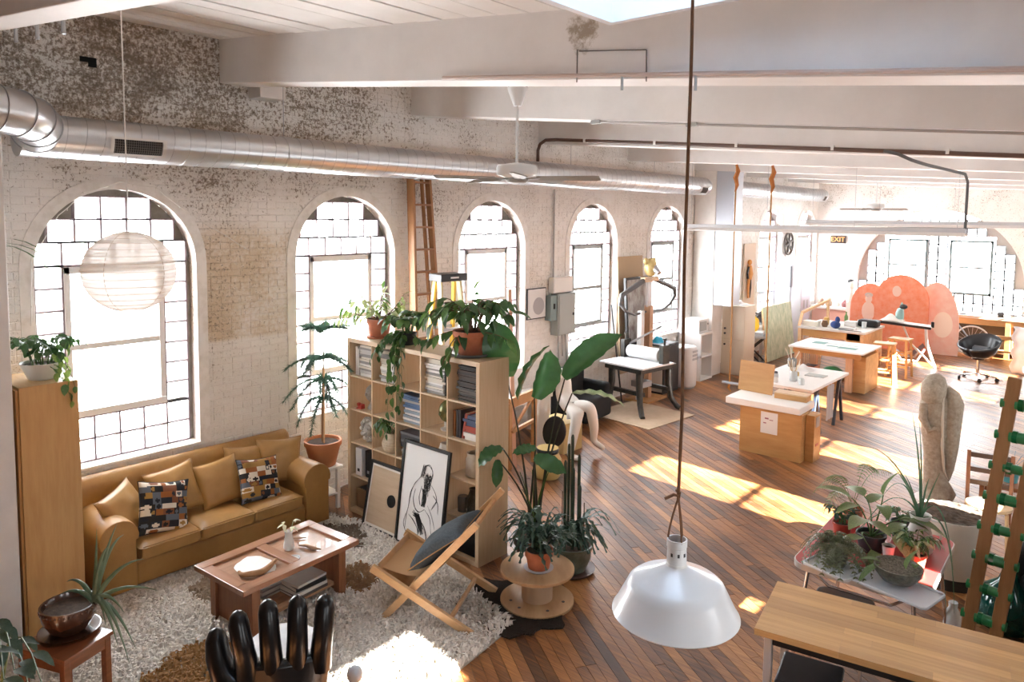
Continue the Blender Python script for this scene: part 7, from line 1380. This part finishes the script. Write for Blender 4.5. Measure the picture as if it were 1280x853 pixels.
o = MB().tube([(.06,8.36,3.85),(.06,8.36,4.08),(.10,8.36,4.17),(.2,8.36,4.22),(.4,8.36,4.215),(3,8.36,3.99),(5.93,8.36,3.735),(7.4,8.36,3.60)], .024, 10).build('conduit', bc, smooth=60); tag(o, 'dark brown pipe bending off the brick wall along the fourth beam', 'pipe')
for k in range(6): MB().cbox((.9+k*1.1, 8.36, 4.215-(.5+k*1.1)*.0835), .03, .06, .05).build('pipe_clip', WHITE, o)
o = MB().tube([(x, 6.0, 4.335-.0975*x-.014) for x in (2.75, 5, 7.4)], .011, 8).build('conduit', cg, smooth=60); tag(o, 'thin grey conduit with junction boxes under the third beam', 'conduit')
for x in (2.72, 3.75): MB().cbox((x, 6.0, 4.335-.0975*x-.018), .10, .05, .035).build('conduit_box', GREYM, o)
o = MB().tube([(3.15,3.54,4.075),(5,3.54,3.885),(7.4,3.54,3.635)], .012, 8).build('conduit', M('conduit_pink', (.52,.42,.37), .5)); tag(o, 'slim pinkish conduit along the lower edge of the fan beam', 'conduit')
for x in (4.6, 5.05): MB().tube([(x,3.54,4.075-(x-3.15)*.1035+.0),(x,3.54,3.99-(x-3.15)*.1035)], .008, 6).build('hook', GREYM, o)
o = MB().tube([(4.72,8.33,3.84),(4.86,8.34,3.80),(4.95,8.5,3.745),(5.0,8.9,3.72),(5.04,10.8,3.71),(5.04,11.0,3.62),(5.04,11.0,3.01)], .018, 8).build('cable', M('cable_dark', (.10,.10,.10), .6), smooth=60); tag(o, 'dark cable dropping to the end of the long fluorescent fixture', 'cable')
for y, x0_, x1_, lb in ((11.0, 1.06, 5.05, 'long white fluorescent fixture hanging across the middle of the loft'), (14.2, 1.9, 5.6, 'farther fluorescent fixture hanging beyond the long one')):
    z = 2.97 if y < 12 else 3.05; t_ = thing('fluorescent_light', lb, 'lamp', ((x0_+x1_)/2, y, z)); hl = (x1_-x0_)/2; MB().box(-hl, hl, -.07, .07, -.02, .05).build('housing', M('fixture_grey', (.52,.53,.55), .5), t_, bevel=.006)
    MB().add([(-hl,-.13,-.05),(hl,-.13,-.05),(hl,-.07,-.01),(-hl,-.07,-.01),(-hl,-.13,-.045),(hl,-.13,-.045),(hl,-.07,-.005),(-hl,-.07,-.005)], [(0,3,2,1),(4,5,6,7),(0,1,5,4),(3,7,6,2)]).add([(-hl,.13,-.05),(hl,.13,-.05),(hl,.07,-.01),(-hl,.07,-.01),(-hl,.13,-.045),(hl,.13,-.045),(hl,.07,-.005),(-hl,.07,-.005)], [(0,1,2,3),(7,6,5,4),(4,5,1,0),(2,6,7,3)]).build('reflector', WHITE, t_)
    for s in (-.04, .04): MB().tube([(-hl+.05,s,-.04),(hl-.05,s,-.04)], .016, 10).build('tube', M('unlit_tube', (.85,.85,.86), .3), t_)
    for k in range(4): x = -hl+.1+k*(2*hl-.2)/3; MB().tube([(x,0,.05),(x,0,(4.05 if y < 12 else 4.0)-(x+(x0_+x1_)/2)*.06-z+.03)], .003, 5).build('hanger', STEEL, t_)
# --- press on a board
o = MB().box(-.60, .60, -.60, .60, 0, .012).build('floor_board_mat', M('mat_tan', (.62,.48,.34), .8, c2=(.54,.41,.28), ns=5)); o.name = 'hardboard_sheet'; o.location = (.92, 9.96, .001); o.rotation_euler = (0, 0, -.1); tag(o, 'tan hardboard sheet on the floor under the printing press', 'sheet')
pr_ = thing('printing_press', 'etching press with a pale bed and roller on a black iron table', 'printing press', (.70, 10.25, .013), -.12); IR = M('cast_iron', (.02,.022,.022), .45, c2=(.05,.045,.035), ns=10)
for x, y in ((-.30,-.42), (.36,-.42), (-.30,.42), (.36,.42)): MB().tube([(x*.85,y*.9,.72),(x*.85,y*.9,.45),(x*.95,y*.95,.18),(x*1.2,y*1.1,.03),(x*1.3,y*1.15,.012)], [.06,.055,.045,.042,.04], 8).build('leg', IR, pr_, smooth=60)
MB().box(-.34, .40, -.46, .46, .68, .74).build('table_frame', IR, pr_); MB().box(-.30, .36, -.36, -.30, .30, .36).box(-.30, .36, .30, .36, .30, .36).build('cross_tie', IR, pr_); MB().box(-.42, .46, -.50, .30, .76, .785).build('press_bed', M('bed_white', (.74,.74,.75), .4), pr_); MB().at((0,.12,.90), (0,pi/2,0)).lathe([(.10,-.30),(.105,-.28),(.105,.30),(.10,.32)], 24).build('roller', M('roller_grey', (.62,.63,.64), .4), pr_, smooth=40)
for x in (-.38, .40): MB().box(x-.04, x+.04, .03, .21, .74, 1.08).build('side_frame', IR, pr_, bevel=.01); MB().lathe([(.02,1.08),(.02,1.16),(.035,1.16),(.035,1.19)], 12, (x,.12,0)).build('pressure_screw', IR, pr_)
MB().bar((-.42,.12,.95), (.10,.45,1.32), .03).build('crank_bar', STEEL, pr_); MB().at((.05,.0,.42)).box(-.12, .12, -.12, .12, -.05, .05).build('gear_box', STEEL, pr_, bevel=.01)
# --- sculpture on post with hoop; boards and framed painting behind
t_ = thing('hoop_sculpture', 'animal head sculpture on a post with a big bent tube hoop', 'sculpture', (.45, 10.93, 0)); PO = wood('post_wood', (.55,.33,.20), (.42,.23,.12), 'z'); MB().box(-.055, .055, -.055, .055, 0, 1.62).build('post', PO, t_); MB().box(-.04, .04, -.30, -.20, 0, 1.55).build('white_post', WHITE, t_); MB().box(-.22, .22, -.35, .30, 0, .03).build('base', PLY, t_)
MB().box(-.05, .05, -.22, .22, 2.03, 2.11).build('yoke', wood('yoke_wood', (.62,.42,.25), (.5,.3,.16), 'y'), t_); MB().box(-.02, .02, -.08, .08, 1.6, 2.05).build('clear_post', clearm('acrylic', (.8,.8,.8), .5), t_)
HT = M('hoop_tube', (.10,.10,.105), .4)
for s in (-1, 1): MB().tube([(0,s*.14,2.07),(0,s*.45,1.98),(0,s*.86,1.86),(0,s*.90,1.72),(0,s*.72,1.58),(0,s*.45,1.50),(0,s*.10,1.52)], [.045,.045,.04,.03,.025,.022,.02], 9).build('hoop_arm', HT, t_, smooth=60)
MB().ball((.02,0,2.27), .11, .13, .16, 14, 10).build('head', M('gold_scrap', (.55,.42,.16), .5, .3, c2=(.75,.62,.3), ns=14, bump=.6), t_, smooth=60); MB().tube([(.08,0,2.27),(.20,-.02,2.18)], [.07,.045], 10).build('muzzle', M('silver_scrap', (.55,.56,.60), .35, .6), t_, smooth=60)
for s in (-1, 1): MB().ball((.0,s*.13,2.38), .04, .05, .06, 8, 6).build('ear', bpy.data.materials['gold_scrap'], t_, smooth=60)
o = MB().box(0, .02, -.40, .40, 0, 2.0).build('cardboard_sheet', M('cardboard', (.52,.38,.25), .85)); o.location = (.16, 10.90, .45); o.rotation_euler = (0, -.05, 0); tag(o, 'tall cardboard sheet leaning between the fourth and fifth windows', 'board')
t_ = thing('framed_painting', 'dark framed painting of a crowd in front of the cardboard sheet', 'painting', (.30, 10.85, .95), rot=(0, -.06, 0)); MB().box(-.02, .02, -.36, .36, 0, 1.15).build('frame', BLACK, t_); MB().box(.021, .026, -.32, .32, .04, 1.11).build('canvas', M('painted_crowd', (.50,.52,.50), .8, c2=(.22,.17,.16), ns=9, st=(1,1,.6), lo=.42, hi=.7), t_)
o = MB().tube([(.30,10.38,.0),(.10,10.30,1.65)], .014, 8).build('dark_pole', BLACK); tag(o, 'dark pole leaning left of the framed painting', 'pole')
# --- cabinet row before the column
t_ = thing('black_cabinet', 'black low cabinet with a cyan bundle on top', 'cabinet', (.32, 11.62, 0)); MB().box(-.26, .20, -.28, .28, 0, .88).build('body', M('cabinet_black', (.015,.016,.018), .5), t_, bevel=.005); MB().box(.201, .212, -.26, .26, .05, .84).build('door', M('cabinet_door', (.03,.032,.035), .4), t_); MB().box(-.255, .19, -.292, -.281, .04, .85).build('side_board', M('white_grey_side', (.55,.53,.50), .5), t_)
o = MB().grid(lambda u, v: (-.11+.22*u, -.16+.32*v, .10*sin(pi*u)*sin(pi*v)*(1+.4*sin(9*u)*cos(11*v))+.002), 12, 12).build('cyan_bundle', M('cyan_plastic', (.02,.38,.60), .4), smooth=60); o.location = (.26, 11.60, .881); tag(o, 'bright cyan plastic bundle on the black cabinet', 'bag')
t_ = thing('air_purifier', 'rounded white appliance on the floor beside the black cabinet', 'appliance', (.50, 12.15, 0)); MB().prism([(p[0], p[1]) for p in rrect(.42,.36,.13)], .02, .78).build('body', M('appliance_white', (.78,.77,.76), .35), t_, bevel=.05, seg=4); m = MB()
for k in range(4):
    for q in range(3): m.at((.211, -.07+.05*k, .55+.07*q)).box(0, .004, -.018, .018, -.02, .02)
m.build('vent_grid', M('vent_grey', (.45,.45,.46), .5), t_); MB().prism(rrect(.36,.3,.1), 0, .02).build('foot', GREYM, t_)
t_ = thing('white_cupboard', 'small white open cupboard in front of the square column', 'cupboard', (.28, 13.02, 0))
for a in ((-.24,.24,-.26,.24,0,.03), (-.24,.24,-.26,.24,.88,.91), (-.24,.24,-.26,.24,.45,.48), (-.24,.24,-.26,-.23,.03,.88), (-.24,.24,.21,.24,.03,.88), (-.24,-.21,-.23,.21,.03,.88)): MB().box(*a).build('panel', WHITE, t_)
t_ = thing('toaster_oven', 'white box appliance with a grey door on the white cupboard', 'appliance', (.28, 13.0, .911)); MB().box(-.17, .17, -.2, .2, 0, .26).build('body', WHITE, t_, bevel=.008); MB().box(.171, .178, -.16, .10, .04, .22).build('door', M('oven_door', (.42,.45,.45), .3), t_); MB().cbox((.18,.15,.16), .015, .03, .03).build('dial', GREYM, t_)
t_ = thing('beige_cabinet', 'tall beige cabinet with round pulls beside the square column', 'cabinet', (.68, 14.05, 0)); MB().box(-.24, .24, -.25, .25, 0, 1.38).build('body', M('beige_paint', (.66,.58,.46), .5), t_, bevel=.004); MB().box(-.23, .23, -.262, -.251, .72, 1.35).build('door', M('beige_door', (.70,.62,.50), .5), t_); MB().box(-.23, .23, -.262, -.251, .04, .69).build('door', bpy.data.materials['beige_door'], t_)
for z in (.82, .92, .60): MB().at((-.16,-.263,z), (pi/2,0,0)).lathe([(.022,0),(.02,.02)], 12).build('pull', BLACK, t_)
o = MB().grid(lambda u, v: (-.2+.4*u, -.2+.4*v, .06*sin(pi*u)*sin(pi*v)*(1+.8*sin(12*u)*cos(13*v))+.002), 14, 14).build('plastic_film', clearm('film', (.75,.75,.76), .3, .2)); o.location = (.66, 14.05, 1.382); tag(o, 'crumpled clear plastic film on top of the beige cabinet', 'plastic')
# --- white mannequin, easel, black chair group behind the bookshelf
MQ = M('mannequin_white', (.80,.78,.74), .5)
t_ = thing('mannequin', 'seated white mannequin with bent legs behind the big leaves', 'mannequin', (1.2, 7.85, 0))
jp = [(1.04, 7.745, 0.586), (0.992, 7.786, 0.745), (0.984, 7.864, 0.928), (0.909, 7.852, 1.05), (1.492, 7.749, 0.667), (1.508, 7.826, 0.367), (1.466, 7.875, 0.165), (1.638, 7.885, 0.092), (1.403, 7.593, 0.554), (1.373, 7.537, 0.265), (1.358, 7.496, -0.015), (1.514, 7.493, -0.072)]
jv = [(p[0]-1.2, p[1]-7.85, max(p[2], .035)) for p in jp]
skin_obj('body', jv, [(0,1),(1,2),(2,3),(0,4),(4,5),(5,6),(6,7),(0,8),(8,9),(9,10),(10,11)], [.15,.13,.12,.05,.085,.065,.045,.035,.085,.065,.045,.035], MQ, t_)
MB().box(-.22, .22, -.2, .2, 0, .40).build('seat_block', M('yellow_wood_block', (.60,.45,.20), .6), t_).location = (jv[0][0]-.05, jv[0][1]+.02, 0)
o = MB().ball((0,0,0), .02, .15, .21, 24, 14).build('black_disc', BLACK, smooth=60); p = (1.369, 7.152, 0.433); o.location = p; o.rotation_euler = (0, .1, -.75); tag(o, 'black oval disc standing in front of the mannequin', 'disc'); MB().lathe([(.06,-p[2]),(.012,-p[2]+.02),(.012,-.18)], 12).build('stand', BLACK, o)
t_ = thing('white_carving', 'white twisted plaster form left of the mannequin', 'sculpture', (.85, 7.60, 0)); MB().tube([(-.05,-.05,0),(-.02,-.03,.45),(.0,.0,.9)], [.12,.10,.08], 10).build('pedestal', WHITE, t_, smooth=60)
p = Vector((0.904, 7.736, 1.002))-Vector((.85,7.6,0)); q = Vector((0.753, 7.569, 0.655))-Vector((.85,7.6,0)); MB().tube([q-Vector((0,0,.15)), q, q.lerp(p,.5)+Vector((0,0,.02)), p, p+Vector((.1,.1,.03))], [.06,.10,.13,.11,.05], 12).build('form', MQ, t_, smooth=60)
t_ = thing('wooden_easel', 'orange brown wooden easel frame behind the bookshelf', 'easel', (.85, 6.9, 0)); EW = wood('easel_wood', (.58,.32,.15), (.46,.23,.09), 'z')
p = [Vector(v)-Vector((.85,6.9,0)) for v in ((0.75, 6.98, 2.193), (0.95, 6.813, 1.135))]; MB().bar(p[0], (p[1].x+.1, p[1].y-.05, .0), .045).build('mast', M('peach_wood', (.72,.42,.30), .6), t_)
p = [Vector(v)-Vector((.85,6.9,0)) for v in ((1.056, 6.652, 0.829), (1.09, 7.087, 0.886), (1.098, 6.654, 0.487), (1.11, 7.07, 0.553))]; MB().bar(p[0], p[1], .05, .12).build('tray_rail', EW, t_); MB().bar(p[2], p[3], .04).build('lower_rail', EW, t_); MB().bar(p[0], (p[0].x,p[0].y,0), .05).build('leg', EW, t_); MB().bar(p[1], (p[1].x,p[1].y,0), .05).build('leg', EW, t_); MB().bar(p[2], p[1], .03).build('brace', EW, t_)
t_ = thing('yellow_crock', 'pale yellow jar standing behind the bird of paradise stems', 'jar', (1.551, 6.787, -0.0)); YC = M('yellow_glaze', (.66,.50,.20), .4); MB().lathe([(.14,0),(.16,.03),(.17,.22),(.12,.32),(.13,.36),(.11,.36)], 22).build('body', YC, t_, smooth=50); MB().lathe([(.131,.30),(.14,.33),(.131,.355)], 22, cap0=False, cap1=False).build('dark_band', BLACK, t_)
t_ = thing('black_lounge', 'black draped lounge chair left of the printing press', 'chair', (.42, 9.0, 0), .1); MB().box(-.32, .36, -.38, .38, .08, .42).build('seat', BV, t_, bevel=.06, seg=4); MB().box(-.34, -.12, -.38, .38, .3, .82).build('backrest', BV, t_, bevel=.07, seg=4); MB().box(-.3, .3, .30, .44, .1, .58).build('armrest', BV, t_, bevel=.05, seg=3)
o = MB().ball((0,0,0), .16, .22, .10, 16, 10).build('dark_green_bag', M('dark_glassy', (.05,.08,.07), .2), smooth=60); o.location = (.28, 9.25, .90); tag(o, 'glossy dark green bag on top of the black lounge chair', 'bag')
MB().box(-.1, .1, -.12, .12, -.09, -.06).build('flap', BLACK, o)
t_ = thing('white_shelf', 'white painted low shelf under the third window', 'shelf', (.30, 7.7, 0)); MB().box(-.22, .22, -.5, .5, .55, .60).build('top', WHITE, t_)
for y in (-.46, .46): MB().box(-.2, .2, y-.02, y+.02, 0, .55).build('side', WHITE, t_)
# --- access panel lines on the fan beam, far fan blade
o = MB().box(-.003, .003, -.004, .0, 0, .19).build('panel_seam', M('crack', (.16,.14,.13), .9)); o.location = (4.274, 3.56, 4.113); o.location.z -= .19; struct(o, 'thin seam on the face of the fan beam by the stain', 'seam')
p0, p1, p2 = (4.29, 3.555, 4.101), (4.743, 3.555, 4.047), (4.747, 3.555, 3.875)
o = MB().bar(p0, p1, .005).bar(p1, p2, .005).build('panel_seam', bpy.data.materials['crack']); struct(o, 'thin rectangular seam of a patch on the fan beam', 'seam')
